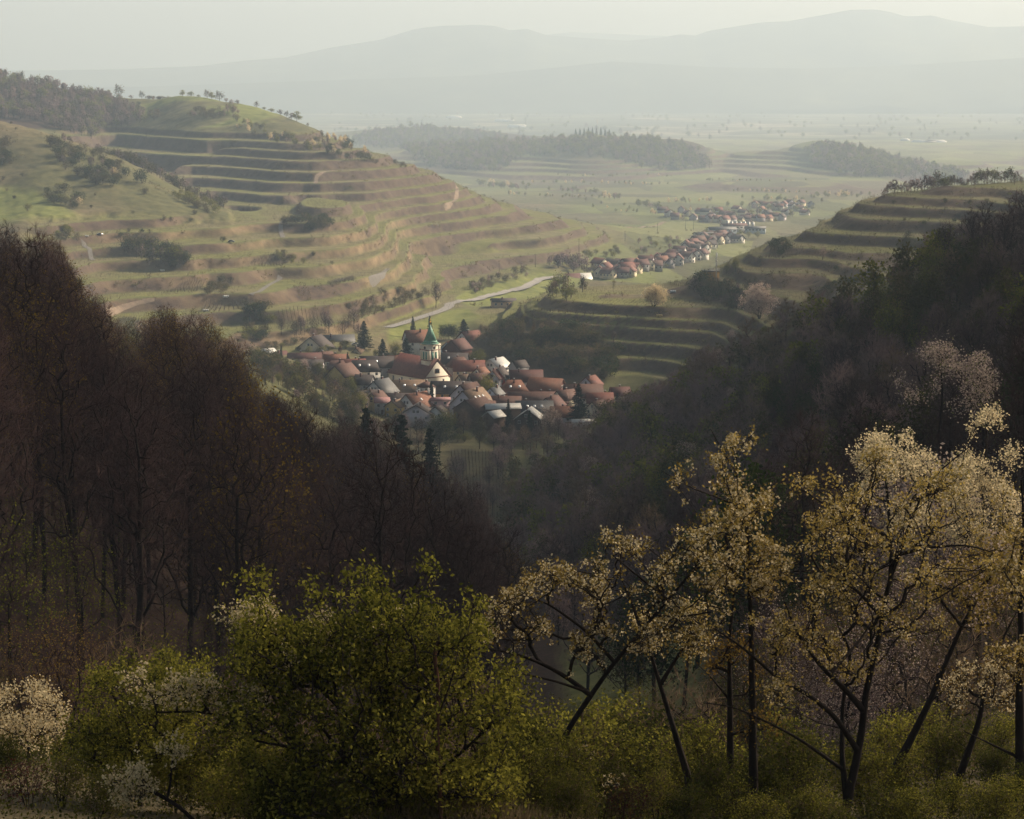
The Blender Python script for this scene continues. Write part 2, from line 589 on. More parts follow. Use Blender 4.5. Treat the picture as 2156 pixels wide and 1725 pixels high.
def paint(col, rough=0.85, var=0.25, scale=1.2, spec=0.25, metal=0.0, name="painted_surface"):
    """a weathered one-colour surface"""
    key = (tuple(round(c, 3) for c in col), rough, var, scale, metal)
    if key in _pc: return _pc[key]
    m, nt, out = mat_new(name)
    f = noise(nt, scale, 5, 0.65)
    c = ramp(nt, f, [(0.3, tuple(x * (1 - var) for x in col)), (0.7, tuple(min(1, x * (1 + var * 0.6)) for x in col))])
    bsdf(nt, out, c, rough, spec, metal=metal)
    _pc[key] = m
    return m


def leafmat(name, c0, c1, trans=0.45, rough=0.6, var_scale=0.35):
    """thin leaf or petal: light passes through"""
    m, nt, out = mat_new(name)
    oi = N(nt, "ShaderNodeObjectInfo")
    f = noise(nt, var_scale, 3, 0.7)
    g = N(nt, "ShaderNodeNewGeometry")
    add = N(nt, "ShaderNodeMath", operation='ADD'); nt.links.new(f, add.inputs[0])
    mul = N(nt, "ShaderNodeMath", operation='MULTIPLY_ADD'); nt.links.new(g.outputs["Random Per Island"], mul.inputs[0])
    mul.inputs[1].default_value = 0.6; mul.inputs[2].default_value = -0.3
    nt.links.new(mul.outputs[0], add.inputs[1])
    add2 = N(nt, "ShaderNodeMath", operation='MULTIPLY_ADD'); nt.links.new(oi.outputs["Random"], add2.inputs[0])
    add2.inputs[1].default_value = 0.3; nt.links.new(add.outputs[0], add2.inputs[2])
    c = ramp(nt, add2.outputs[0], [(0.3, c0), (0.95, c1)])
    d = N(nt, "ShaderNodeBsdfDiffuse"); t = N(nt, "ShaderNodeBsdfTranslucent"); mx = N(nt, "ShaderNodeMixShader")
    nt.links.new(c, d.inputs[0]); nt.links.new(c, t.inputs[0])
    mx.inputs[0].default_value = trans
    nt.links.new(d.outputs[0], mx.inputs[1]); nt.links.new(t.outputs[0], mx.inputs[2])
    nt.links.new(mx.outputs[0], out.inputs[0])
    return m


def twigmat(name, c0, c1):
    """bare twigs; every tree, and every patch of a wood, has its own tone"""
    m, nt, out = mat_new(name)
    oi = N(nt, "ShaderNodeObjectInfo")
    f = noise(nt, 0.07, 2, 0.6)
    a = N(nt, "ShaderNodeMath", operation='MULTIPLY_ADD'); nt.links.new(oi.outputs["Random"], a.inputs[0]); a.inputs[1].default_value = 0.8; a.inputs[2].default_value = -0.4
    b = N(nt, "ShaderNodeMath", operation='ADD'); nt.links.new(a.outputs[0], b.inputs[0]); nt.links.new(f, b.inputs[1])
    c = ramp(nt, b.outputs[0], [(0.15, c0), (0.85, c1)])
    bsdf(nt, out, c, 0.95, 0.1)
    return m


def barkmat(name, c0, c1, sc=3.0):
    m, nt, out = mat_new(name)
    f = noise(nt, sc, 5, 0.7)
    c = ramp(nt, f, [(0.3, c0), (0.75, c1)])
    bsdf(nt, out, c, 0.95, 0.1)
    return m
# ------------------------------------------------------------------ the ground
def attr(nt, name):
    n = N(nt, "ShaderNodeVertexColor"); n.layer_name = name
    s = N(nt, "ShaderNodeSeparateColor"); nt.links.new(n.outputs[0], s.inputs[0])
    return s.outputs


def ground_material():
    m, nt, out = mat_new("valley_ground")
    A = attr(nt, "terrace"); B = attr(nt, "cover"); Cc = attr(nt, "soil")
    n1 = noise(nt, 0.012, 5, 0.6); n2 = noise(nt, 0.11, 6, 0.7); n3 = noise(nt, 0.9, 5, 0.7)
    grass = ramp(nt, n2, [(0.30, (0.041, 0.045, 0.019)), (0.5, (0.083, 0.083, 0.032)), (0.72, (0.131, 0.120, 0.056))])
    dry = ramp(nt, n2, [(0.3, (0.073, 0.059, 0.033)), (0.7, (0.189, 0.149, 0.090))])
    grass = mixc(nt, B[1], grass, dry)
    meadow = ramp(nt, n2, [(0.3, (0.086, 0.110, 0.024)), (0.7, (0.186, 0.199, 0.056))])
    grass = mixc(nt, Cc[1], grass, meadow)
    # vineyard treads: greyish olive soil and young grass
    vine = ramp(nt, n2, [(0.28, (0.074, 0.065, 0.037)), (0.5, (0.136, 0.123, 0.056)), (0.75, (0.204, 0.177, 0.102))])
    vgreen = ramp(nt, n2, [(0.3, (0.078, 0.085, 0.024)), (0.7, (0.174, 0.172, 0.056))])
    pick = ramp(nt, n1, [(0.44, (0, 0, 0)), (0.56, (1, 1, 1))])
    vine = mixc(nt, pick, vine, vgreen)
    # small fields of the valley floor, each with its own crop
    tcf = N(nt, "ShaderNodeTexCoord"); mpf = N(nt, "ShaderNodeMapping"); mpf.inputs["Scale"].default_value = (0.016, 0.007, 0.0); mpf.inputs["Rotation"].default_value = (0, 0, 0.35)
    nt.links.new(tcf.outputs["Object"], mpf.inputs[0])
    vf = N(nt, "ShaderNodeTexVoronoi"); vf.inputs["Scale"].default_value = 1.0; nt.links.new(mpf.outputs[0], vf.inputs["Vector"])
    sf = N(nt, "ShaderNodeSeparateColor"); nt.links.new(vf.outputs["Color"], sf.inputs[0])
    fcol = ramp(nt, sf.outputs[0], [(0.0, (0.053, 0.050, 0.029)), (0.3, (0.082, 0.095, 0.032)), (0.5, (0.125, 0.144, 0.049)), (0.7, (0.086, 0.069, 0.049)), (0.85, (0.163, 0.178, 0.068)), (1.0, (0.115, 0.114, 0.060))])
    fcol = mixc(nt, 0.22, fcol, grass)
    grass = mixc(nt, Cc[2], grass, fcol)
    c = mixc(nt, A[2], grass, vine)
    # banks between the terraces: loess, straw and scrub
    bank = ramp(nt, n2, [(0.28, (0.030, 0.022, 0.018)), (0.42, (0.068, 0.046, 0.036)), (0.56, (0.100, 0.070, 0.050)), (0.66, (0.070, 0.066, 0.030)), (0.8, (0.115, 0.098, 0.050))])
    bankdry = ramp(nt, n2, [(0.30, (0.079, 0.057, 0.037)), (0.5, (0.177, 0.127, 0.073)), (0.72, (0.281, 0.213, 0.134))])
    bank = mixc(nt, Cc[0], bank, bankdry)
    c = mixc(nt, A[0], c, bank)
    lip = ramp(nt, n3, [(0.3, (0.068, 0.083, 0.024)), (0.7, (0.155, 0.163, 0.056))])
    lf = N(nt, "ShaderNodeMath", operation='MULTIPLY'); nt.links.new(A[1], lf.inputs[0]); lf.inputs[1].default_value = 0.6
    c = mixc(nt, lf.outputs[0], c, lip)
    # leaf litter under the woods; also painted shade on the green strip
    litter = ramp(nt, n3, [(0.25, (0.016, 0.010, 0.008)), (0.55, (0.042, 0.025, 0.019)), (0.8, (0.075, 0.045, 0.034))])
    c = mixc(nt, B[0], c, litter)
    bsdf(nt, out, c, 0.95, 0.1, n3, 0.5, 0.4)
    return m


def grid_faces(nr, nc):
    i = np.arange(nr - 1)[:, None] * nc + np.arange(nc - 1)[None]
    i = i.ravel()
    return np.stack([i, i + 1, i + nc + 1, i + nc], 1)


def dist_steps():
    D = [4.0]
    while D[-1] < 6100:
        d = D[-1]
        if d < 1000: s = d * 0.011
        elif d < 2450: s = 2.6
        elif d < 3000: s = 6
        else: s = 9
        D.append(d + s)
    return np.array(D)


GROUND_MAT = ground_material()
_D = dist_steps()
_A = np.concatenate([np.linspace(-0.42, -0.25, 60, endpoint=False), np.linspace(-0.25, 0.25, 760), np.linspace(0.25, 0.42, 60)[1:]])
DD, AA = np.meshgrid(_D, _A, indexing='ij')
XX = AA * DD; YY = DD
ZZ, info = terrain(XX, YY, True)
ppx, ppy = info['px'], info['py']


def soft(poly, k=1.0):
    return softpoly(ppx, ppy, poly, 9 * k)


big = fbm(XX / 60, YY / 60, 51, 3)
wood = np.zeros_like(ZZ)
wood = np.maximum(wood, (1 - sstep(YY, 880, 960)) * sstep(YY, 40, 70) * (1 - soft([(940, 930), (1062, 930), (1075, 1180), (960, 1180)]) * (YY > 600)))
wood = wood * (1 - (YY > 400) * soft([(1480, 760), (1660, 640), (1760, 600), (1930, 545), (1960, 570), (1820, 660), (1700, 680), (1520, 790)], 0.6))
wood = np.maximum(wood, 0.45 * soft([(940, 940), (1062, 940), (1075, 1180), (960, 1180)]) * (YY > 600))  # shade on the green strip between the woods, painted in as part litter
wood = wood * (1 - (YY > 150) * (YY < 450) * soft([(1180, 1340), (1480, 1330), (1490, 1500), (1180, 1500)], 2.5))
wood = np.maximum(wood, info['upper'] * soft([(-400, 0), (250, 0), (262, 215), (300, 240), (230, 290), (-400, 330)]))
wood = np.maximum(wood, (YY > 3300) * sum(soft(p, 0.5) for p in FARWOOD))
wood = np.maximum(wood, info['scrub'] * 0.75)
wood = np.clip(wood + 0.15 * big * (wood > 0.02), 0, 1)
dryg = np.clip(0.25 + 1.1 * big, 0, 0.8)
dryg = np.where(info['L2'] > 0.5, np.clip(0.45 + 1.2 * fbm(XX / 45, YY / 90, 77, 4) + 0.5 * sstep(-ppy, -330, -250), 0, 1), dryg)
dryg = np.where(YY < 80, 0.9, dryg)
soil = np.clip(sstep(ppx, 150, 300) * (1 - sstep(ppx, 800, 1000)) * sstep(ppy, 440, 470) * (YY < 1750) * (0.5 + 1.3 * fbm(XX / 35, YY / 35, 61, 3)), 0, 1)
soil = np.maximum(soil, np.clip(info['right'] * 1.6 * (fbm(XX / 30, YY / 30, 67, 3) - 0.12), 0, 0.7))
mead = np.clip(soft([(800, 640), (1000, 600), (1150, 570), (1250, 585), (1080, 660), (1020, 700), (820, 720)]) * 0.9
               + soft([(940, 930), (1062, 930), (1075, 1110), (960, 1110)]) * 0.05 + 0.6 * (YY > 150) * (YY < 450) * soft([(1180, 1340), (1480, 1330), (1490, 1500), (1180, 1500)], 2.5)
               + info['upper'] * sstep(big, -0.1, 0.3) + soft([(-50, 390), (60, 400), (180, 460), (60, 462), (-50, 480)]) * 0.9
               + info['far'] * 0.4 * sstep(fbm(XX / 140, YY / 300, 71, 2), -0.15, 0.1)
               + sstep(ppx, 1180, 1300) * (1 - sstep(ppx, 1500, 1600)) * (YY > 1700) * (YY < 3000) * sstep(fbm(XX / 60, YY / 160, 73, 2), -0.2, 0.05), 0, 1)
fields = np.clip(sstep(YY, 1650, 1800) * sstep(ppx, 1130, 1260) + info['far'], 0, 1)
V = np.stack([XX, YY, ZZ], -1).reshape(-1, 3)


def col3(*c): return np.stack([np.broadcast_to(x, ZZ.shape) for x in c], -1).reshape(-1, 3)


gm = mesh_np("ground", V, grid_faces(*ZZ.shape), [GROUND_MAT], smooth=True,
             cols={"terrace": col3(info['riser'], info['lip'], info['tread']), "cover": col3(wood, dryg, 0), "soil": col3(soil, mead, fields)})
tag(link("ground", gm), kind="structure")


# ------------------------------------------------------------------ plain and mountains
def plain_material():
    m, nt, out = mat_new("far_plain")
    tc = N(nt, "ShaderNodeTexCoord"); mp = N(nt, "ShaderNodeMapping"); mp.inputs["Scale"].default_value = (0.0016, 0.0011, 1)
    nt.links.new(tc.outputs["Object"], mp.inputs[0])
    v = N(nt, "ShaderNodeTexVoronoi"); v.inputs["Scale"].default_value = 2.2; nt.links.new(mp.outputs[0], v.inputs["Vector"])
    sp = N(nt, "ShaderNodeSeparateColor"); nt.links.new(v.outputs["Color"], sp.inputs[0])
    n = noise(nt, 3.0, 5, 0.7, vec=mp.outputs[0])
    f = ramp(nt, sp.outputs[0], [(0.0, (0.03, 0.040, 0.022)), (0.35, (0.05, 0.060, 0.036)), (0.6, (0.09, 0.105, 0.055)), (1.0, (0.20, 0.18, 0.13))])
    w = ramp(nt, n, [(0.50, (0, 0, 0)), (0.56, (1, 1, 1))])
    c = mixc(nt, w, f, (0.028, 0.036, 0.02))
    bsdf(nt, out, c, 0.95, 0.1)
    return m


xs = np.linspace(-9000, 9000, 60); ys = np.linspace(5900, 14600, 60)
PX, PY_ = np.meshgrid(xs, ys, indexing='xy')
PZ = np.where(PY_ < 6100, -192.0, -191.5) + 0 * PX - (PY_ - 6000) * 0.001
pm = mesh_np("plain", np.stack([PX, PY_, PZ], -1).reshape(-1, 3), grid_faces(60, 60), [plain_material()], smooth=True)
tag(link("plain", pm), kind="structure")


def mountain(name, skyline, D, depth, seed, mat):
    sx = np.array([p[0] for p in skyline], float); sy = np.array([p[1] for p in skyline], float)
    nx, nd = 420, 60
    px = np.linspace(sx[0], sx[-1], nx)
    a, w = ray(px, np.interp(px, sx, sy))
    top = w * D
    base = -205.0
    t = np.linspace(-1, 1, nd)
    V = []
    for k in t:
        d = D + k * depth
        X = a * D * (1 + 0.0 * k)
        Y = np.full(nx, d)
        prof = (1 - abs(k)) ** 0.9
        z = base + (top - base) * prof
        g = fbm(X / 620, Y / 900, seed, 5)
        z = z + (top - base) * 0.30 * g * (1 - prof) * (abs(k) < 0.999) * min(1, abs(k) * 4)
        V.append(np.stack([X, Y, z], -1))
    me = mesh_np(name, np.concatenate(V), grid_faces(nd, nx), [mat], smooth=True)
    return tag(link(name, me), kind="structure")


def mountain_material():
    m, nt, out = mat_new("forested_mountain")
    f = noise(nt, 0.004, 6, 0.65)
    c = ramp(nt, f, [(0.35, (0.020, 0.030, 0.016)), (0.6, (0.045, 0.055, 0.030)), (0.75, (0.09, 0.10, 0.05))])
    bsdf(nt, out, c, 0.95, 0.1)
    return m


MM = mountain_material()
SKY1 = [(-900, 150), (-300, 149), (80, 147), (250, 145), (420, 138), (520, 126), (600, 120), (700, 98), (800, 82), (870, 60), (900, 55), (935, 52), (1000, 50), (1040, 52), (1075, 62), (1108, 58),
        (1150, 72), (1230, 78), (1320, 84), (1400, 76), (1430, 70), (1465, 73), (1490, 63), (1600, 45), (1660, 42), (1720, 31), (1790, 18), (1840, 17), (1870, 22), (1905, 32), (1960, 30), (2000, 40), (2080, 55), (2156, 53), (2300, 70), (2500, 90), (3000, 130)]
SKY2 = [(900, 150), (1050, 100), (1120, 78), (1150, 71), (1200, 66), (1260, 68), (1350, 72), (1400, 74), (1480, 100), (1600, 150)]
SKY3 = [(-900, 190), (300, 182), (700, 168), (1000, 158), (1180, 140), (1290, 128), (1400, 134), (1500, 140), (1700, 143), (1900, 137), (2000, 130), (2156, 120), (2400, 120), (3000, 160)]
mountain("mountain_range", SKY1, 11800, 1400, 5, MM)
mountain("far_mountain", SKY2, 13400, 800, 8, MM)
mountain("foothills", SKY3, 10300, 600, 11, MM)

# ------------------------------------------------------------------ the hazy air
HAZE_DENS = 0.000147


def haze():
    b = MB(); b.box(-9500, 9500, -60, 15000, -230, 450)
    m, nt, out = mat_new("haze")
    v = N(nt, "ShaderNodeVolumePrincipled")
    v.inputs["Color"].default_value = (0.58, 0.765, 1.0, 1)
    v.inputs["Density"].default_value = HAZE_DENS
    v.inputs["Density Attribute"].default_value = ""
    v.inputs["Absorption Color"].default_value = (0.32, 0.34, 0.38, 1)
    v.inputs["Anisotropy"].default_value = 0.28
    nt.links.new(v.outputs[0], out.inputs["Volume"])
    o = b.build("haze", m)
    tag(o, kind="stuff")


haze()
# ------------------------------------------------------------------ trees: growth and meshes
def unit(v): return v / (np.linalg.norm(v, axis=-1, keepdims=True) + 1e-9)


def grow(base_pts, base_par, targets, rng, bf=0.35, sub=2, jit=0.10, sag=0.05):
    """join scattered crown points to a given trunk: a minimum spanning tree with a
    penalty on path length.  Returns node positions, parents, tip flags."""
    pos = [np.asarray(p, float) for p in base_pts]; par = list(base_par)
    plen = [0.0] * len(pos)
    for i in range(1, len(pos)):
        plen[i] = plen[par[i]] + float(np.linalg.norm(pos[i] - pos[par[i]]))
    n = len(targets); T = np.asarray(targets, float)
    B = np.stack(pos); pl = np.array(plen)
    c = np.linalg.norm(T[:, None] - B[None], axis=2) + bf * pl[None]
    skip = max(1, len(pos) // 8) if par[-1] == len(pos) - 2 and len(pos) > 6 else 0
    best = np.argmin(c, 1); cost = c[np.arange(n), best]
    done = np.zeros(n, bool); tips = []
    for _ in range(n):
        i = int(np.argmin(np.where(done, 1e18, cost))); done[i] = True
        b = int(best[i]); p0 = pos[b]; p1 = T[i]
        L = float(np.linalg.norm(p1 - p0))
        k = sub if L > 0.25 else 1
        prev = b; newp = []; newl = []
        for s in range(1, k + 1):
            t = s / k
            q = p0 + (p1 - p0) * t
            if s < k:
                q = q + rng.normal(0, jit * L, 3) * 0.5
                q[2] -= sag * L * math.sin(math.pi * t)
            pos.append(q); par.append(prev); plen.append(plen[prev] + L / k)
            prev = len(pos) - 1
            newp.append(q); newl.append(prev)
        tips.append(prev)
        Q = np.stack(newp)
        d = np.linalg.norm(T[:, None] - Q[None], axis=2) + bf * np.array([plen[j] for j in newl])[None]
        j = np.argmin(d, 1); dm = d[np.arange(n), j]
        m = dm < cost
        cost = np.where(m, dm, cost); best = np.where(m, np.array(newl)[j], best)
    return np.stack(pos), np.array(par), np.array(tips)


def radii(par, tips, r_tip, r_base, power=2.3):
    n = len(par); cnt = np.zeros(n); cnt[tips] = 1
    for i in range(n - 1, 0, -1):
        if cnt[i] == 0: cnt[i] = 1
        cnt[par[i]] += cnt[i]
    r = r_tip * cnt ** (1 / power)
    return np.minimum(r, r_base) if r.max() > r_base else r * np.where(cnt > 6, np.interp(cnt, [6, cnt.max()], [1, r_base / r.max()]), 1)


def tubes(P0, P1, R0, R1, n):
    """tapered prisms, all at once"""
    d = unit(P1 - P0)
    ref = np.where(np.abs(d[:, 2:3]) < 0.9, np.array([[0, 0, 1.0]]), np.array([[1.0, 0, 0]]))
    u = unit(np.cross(d, ref)); v = np.cross(d, u)
    a = 2 * np.pi * np.arange(n) / n
    ring = np.cos(a)[None, :, None] * u[:, None] + np.sin(a)[None, :, None] * v[:, None]
    A = P0[:, None] + R0[:, None, None] * ring
    Bq = P1[:, None] + R1[:, None, None] * ring
    V = np.concatenate([A, Bq], 1).reshape(-1, 3)
    m = len(P0); b = (np.arange(m) * 2 * n)[:, None]
    i = np.arange(n)[None]; j = (np.arange(n)[None] + 1) % n
    F = np.stack([b + i, b + j, b + n + j, b + n + i], -1).reshape(-1, 4)
    return V, F


def blades(P0, P1, w, rng):
    """thin twigs: a three-sided spike each"""
    d = unit(P1 - P0)
    u = unit(np.cross(d, rng.normal(size=d.shape))); v = np.cross(d, u)
    m = len(P0); w = np.broadcast_to(w, (m,))[:, None]
    V = np.stack([P0 + u * w, P0 + (-0.5 * u + 0.87 * v) * w, P0 + (-0.5 * u - 0.87 * v) * w, P1], 1).reshape(-1, 3)
    b = (np.arange(m) * 4)[:, None]
    F = np.concatenate([b + np.array([[0, 1, 3]]), b + np.array([[1, 2, 3]]), b + np.array([[2, 0, 3]])], 0)
    return V, F


def leaves(C, size, rng, up=0.3, aspect=0.6):
    """diamond leaves at centres C"""
    m = len(C)
    d = unit(rng.normal(size=(m, 3)) + np.array([0, 0, up]))
    u = unit(np.cross(d, rng.normal(size=(m, 3))))
    s = (np.broadcast_to(size, (m,)) * rng.uniform(0.7, 1.3, m))[:, None]
    V = np.stack([C - d * s * 0.5, C + u * s * 0.5 * aspect, C + d * s * 0.5, C - u * s * 0.5 * aspect], 1).reshape(-1, 3)
    F = (np.arange(m) * 4)[:, None] + np.arange(4)[None]
    return V, F


def cat(parts):
    """concatenate (V, F) pairs; F may have different sizes"""
    Vs = []; Fs = {}; n = 0
    for V, F in parts:
        Vs.append(V); Fs.setdefault(F.shape[1], []).append(F + n); n += len(V)
    return np.concatenate(Vs), [np.concatenate(f) for f in Fs.values()]


def egg(n, rng, h0, h1, r, top=0.8, shell=0.5, lobes=7, lob=0.35):
    """points in an uneven crown between heights h0 and h1"""
    out = []
    L = unit(rng.normal(size=(lobes, 3))); Lr = rng.uniform(0.4, 1, lobes)
    while len(out) < n:
        p = rng.normal(size=3); p /= np.linalg.norm(p)
        q = rng.uniform() ** (shell)
        k = 1 - lob + lob * 1.6 * max(0, float(np.max((L @ p) * Lr)) - 0.3)
        z = p[2] * q
        rad = r * k * (1 - 0.25 * (z > 0) * z * (2 - top * 2 + 1))
        x = p[0] * q * rad; y = p[1] * q * rad
        zz = (h0 + h1) / 2 + z * (h1 - h0) / 2 * (0.85 + 0.3 * k * 0.5)
        out.append((x, y, zz))
    return np.array(out)


def trunk_line(h, rng, lean=0.04, n=7, z0=-0.6):
    ang = rng.uniform(0, 6.28); p = []
    off = np.zeros(2)
    for i in range(n):
        t = i / (n - 1)
        off = off + rng.normal(0, lean * h / n, 2)
        p.append((off[0] + lean * h * t * math.cos(ang), off[1] + lean * h * t * math.sin(ang), z0 + (h - z0) * t))
    return np.array(p)


class TreeMesh:
    """shared mesh data of one tree: trunk, twigs and leaves"""
    def __init__(s): s.parts = {}


def make_tree(seed, h, cr, h0, ntar=500, r_base=0.22, r_tip=0.012, bf=0.4, ntw=6, tw_len=0.9, tw_w=0.012, nleaf=0, leaf=0.2, clump=0.5,
              leafcol=None, barkm=None, twigm=None, thr=0.03, trunk_to=0.75, sides=5, shell=0.45, lean=0.03, top=0.8, z0=-0.8, stems=1, droop=0.0, lob=0.35, upw=0.5):
    rng = np.random.default_rng(seed)
    base = []; par = []
    for s in range(stems):
        tl = trunk_line(h * trunk_to * (1 if s == 0 else rng.uniform(0.6, 1.0)), rng, lean if stems == 1 else 0.22, 8, z0)
        tl = tl + np.array([rng.normal(0, 0.12 * (stems > 1)), rng.normal(0, 0.12 * (stems > 1)), 0])
        if s == 0:
            base += list(tl); par += [0] + list(range(0, 7))
        else:
            k = len(base); base += list(tl); par += [0] + list(range(k, k + 7))
    T = egg(ntar, rng, h0, h, cr, top, shell, 8, lob)
    T[:, :2] += np.array(base[7][:2]) * 0.8
    pos, pr, tips = grow(base, par, T, rng, bf, 2, 0.10, droop)
    r = radii(pr, tips, r_tip, r_base)
    seg = np.arange(1, len(pos))
    P0 = pos[pr[seg]]; P1 = pos[seg]
    R0 = np.minimum(r[pr[seg]], r[seg] * 1.25); R1 = r[seg]
    thick = R1 >= thr
    tm = TreeMesh()
    V, F = tubes(P0[thick], P1[thick], R0[thick], R1[thick], sides)
    tm.parts['trunk'] = mesh_np("trunk", V, F, [barkm], smooth=True)
    thin = ~thick
    lst = []
    if thin.any():
        lst.append(tubes(P0[thin], P1[thin], R0[thin], R1[thin], 3))
    tp = pos[tips]; td = unit(pos[tips] - pos[pr[tips]])
    if ntw:
        idx = rng.integers(0, len(tips), len(tips) * ntw)
        back = rng.uniform(0, 1, (len(idx), 1))
        s0 = tp[idx] * (1 - back) + pos[pr[tips[idx]]] * back
        d = unit(td[idx] * 0.8 + rng.normal(0, 0.7, (len(idx), 3)) + np.array([0, 0, upw]))
        L = tw_len * rng.uniform(0.4, 1.2, (len(idx), 1))
        e = s0 + d * L
        lst.append(blades(s0, e, tw_w, rng))
        ends = e
    else:
        ends = tp
    V, Fl = cat(lst)
    crown_mats = [twigm]; midx = [np.zeros(sum(len(f) for f in Fl), int)]
    if nleaf:
        idx = rng.integers(0, len(ends), nleaf)
        c = ends[idx] + rng.normal(0, clump, (nleaf, 3)) * np.array([1, 1, 0.7])
        LV, LF = leaves(c, leaf, rng)
        n0 = len(V)
        V = np.concatenate([V, LV]); LF = LF + n0
        # keep polygon order: triangles/quads of the twigs first, leaves after
        Fl = Fl + [LF]
        crown_mats.append(leafcol); midx.append(np.ones(len(LF), int))
    tm.parts['crown'] = mesh_np("crown", V, Fl, crown_mats, np.concatenate(midx))
    tm.h = h
    return tm


def place_tree(name, tm, loc, rz, sc, label, cat_, group=None, scz=None):
    e = empty(name, loc, rz)
    e.scale = (sc, sc, scz or sc)
    for k, me in tm.parts.items():
        link(k, me, e)
    tag(e, label, cat_, group)
    return e


def merged(name, items):
    """ONE mesh from many placed copies: items = (mesh, x, y, z, rz, scale)"""
    cache = {}; Vs = []; Fs = {}; mats = []; n = 0; MI = {}
    for me, x, y, z, rz, sc in items:
        if me.name not in cache:
            v = np.zeros(len(me.vertices) * 3, np.float32); me.vertices.foreach_get("co", v)
            lt = np.zeros(len(me.polygons), np.int32); me.polygons.foreach_get("loop_total", lt)
            ls = np.zeros(len(me.polygons), np.int32); me.polygons.foreach_get("loop_start", ls)
            mi = np.zeros(len(me.polygons), np.int32); me.polygons.foreach_get("material_index", mi)
            lv = np.zeros(len(me.loops), np.int32); me.loops.foreach_get("vertex_index", lv)
            gm = []
            for m in me.materials:
                if m not in mats: mats.append(m)
                gm.append(mats.index(m))
            fs = []
            for k in np.unique(lt):
                q = lt == k
                fs.append((int(k), lv[ls[q][:, None] + np.arange(k)[None]], np.array(gm)[mi[q]]))
            cache[me.name] = (v.reshape(-1, 3), fs)
        v, fs = cache[me.name]
        c, s = math.cos(rz) * sc, math.sin(rz) * sc
        w = np.stack([v[:, 0] * c - v[:, 1] * s + x, v[:, 0] * s + v[:, 1] * c + y, v[:, 2] * sc + z], 1)
        Vs.append(w)
        for k, f, mi in fs:
            Fs.setdefault(k, []).append(f + n); MI.setdefault(k, []).append(mi)
        n += len(v)
    ks = list(Fs)
    return mesh_np(name, np.concatenate(Vs), [np.concatenate(Fs[k]) for k in ks], mats, np.concatenate([np.concatenate(MI[k]) for k in ks]))


# bark, twig and leaf materials
BARK_D = barkmat("dark_bark", (0.016, 0.012, 0.011), (0.045, 0.034, 0.030), 2.0)
BARK_G = barkmat("grey_brown_bark", (0.030, 0.023, 0.021), (0.075, 0.058, 0.052), 1.0)
TWIG_R = twigmat("reddish_twigs", (0.036, 0.022, 0.022), (0.100, 0.060, 0.056))
TWIG_P = twigmat("purplish_twigs", (0.072, 0.048, 0.050), (0.255, 0.175, 0.165))
TWIG_B = twigmat("brown_twigs", (0.060, 0.040, 0.028), (0.190, 0.128, 0.082))
LEAF_BUD = leafmat("yellowish_buds", (0.10, 0.065, 0.015), (0.22, 0.15, 0.03))
LEAF_YG = leafmat("young_green_leaves", (0.050, 0.062, 0.010), (0.19, 0.19, 0.030))
LEAF_DG = leafmat("dark_green_leaves", (0.012, 0.022, 0.008), (0.045, 0.065, 0.018))
LEAF_OL = leafmat("olive_leaves", (0.030, 0.032, 0.012), (0.085, 0.080, 0.026))
LEAF_BR = leafmat("bronze_leaves", (0.10, 0.060, 0.018), (0.28, 0.19, 0.045))
LEAF_PALE = leafmat("pale_spring_leaves", (0.09, 0.10, 0.03), (0.22, 0.22, 0.08))
LEAF_RED = leafmat("dark_red_leaves", (0.035, 0.008, 0.010), (0.09, 0.02, 0.022))
NEEDLE = leafmat("spruce_needles", (0.006, 0.014, 0.009), (0.022, 0.040, 0.022), 0.15)
PETAL = leafmat("white_petals", (0.42, 0.34, 0.20), (0.74, 0.62, 0.40), 0.5)
PETAL_P = leafmat("pinkish_petals", (0.30, 0.23, 0.20), (0.52, 0.42, 0.36), 0.5)
# ------------------------------------------------------------------ broken cloud above the valley: its shade lies on the near slopes
def cloud_material():
    m, nt, out = mat_new("thin_cloud")
    d = N(nt, "ShaderNodeBsdfDiffuse"); d.inputs[0].default_value = (0.9, 0.9, 0.9, 1)
    t = N(nt, "ShaderNodeBsdfTransparent"); mx = N(nt, "ShaderNodeMixShader")
    f = noise(nt, 0.006, 4, 0.6)
    r = N(nt, "ShaderNodeMapRange"); nt.links.new(f, r.inputs[0])
    r.inputs[1].default_value = 0.35; r.inputs[2].default_value = 0.7; r.inputs[3].default_value = CLOUD_T0; r.inputs[4].default_value = CLOUD_T1
    nt.links.new(r.outputs[0], mx.inputs[0])
    nt.links.new(t.outputs[0], mx.inputs[1]); nt.links.new(d.outputs[0], mx.inputs[2])
    nt.links.new(mx.outputs[0], out.inputs[0])
    return m


CLOUD_T0, CLOUD_T1 = 0.12, 0.58


def puff(cx, cy_, cz, rx, ry, rz_, seed, n=28):
    u = np.linspace(0, math.pi, n); v = np.linspace(0, 2 * math.pi, 2 * n)
    U, Vv = np.meshgrid(u, v, indexing='ij')
    dx = np.sin(U) * np.cos(Vv); dy = np.sin(U) * np.sin(Vv); dz = np.cos(U)
    k = 1 + 0.35 * fbm(dx * 2.2 + 9 + seed, dy * 2.2 + dz * 1.7, seed, 4)
    return np.stack([cx + rx * dx * k, cy_ + ry * dy * k, cz + rz_ * np.maximum(dz, -0.5) * k], -1).reshape(-1, 3), grid_faces(n, 2 * n)


def cloud(cells, mat, seed):
    parts = [puff(*c, seed + i * 3) for i, c in enumerate(cells)]
    V, F = cat(parts)
    return tag(link("cloud", mesh_np("cloud", V, F, [mat], smooth=True)), kind="structure")


def over(X, Y, Z, h=720):
    """the place at height h that shades the ground point"""
    t = (h - Z) / sdir.z
    return X + sdir.x * t, Y + sdir.y * t, h


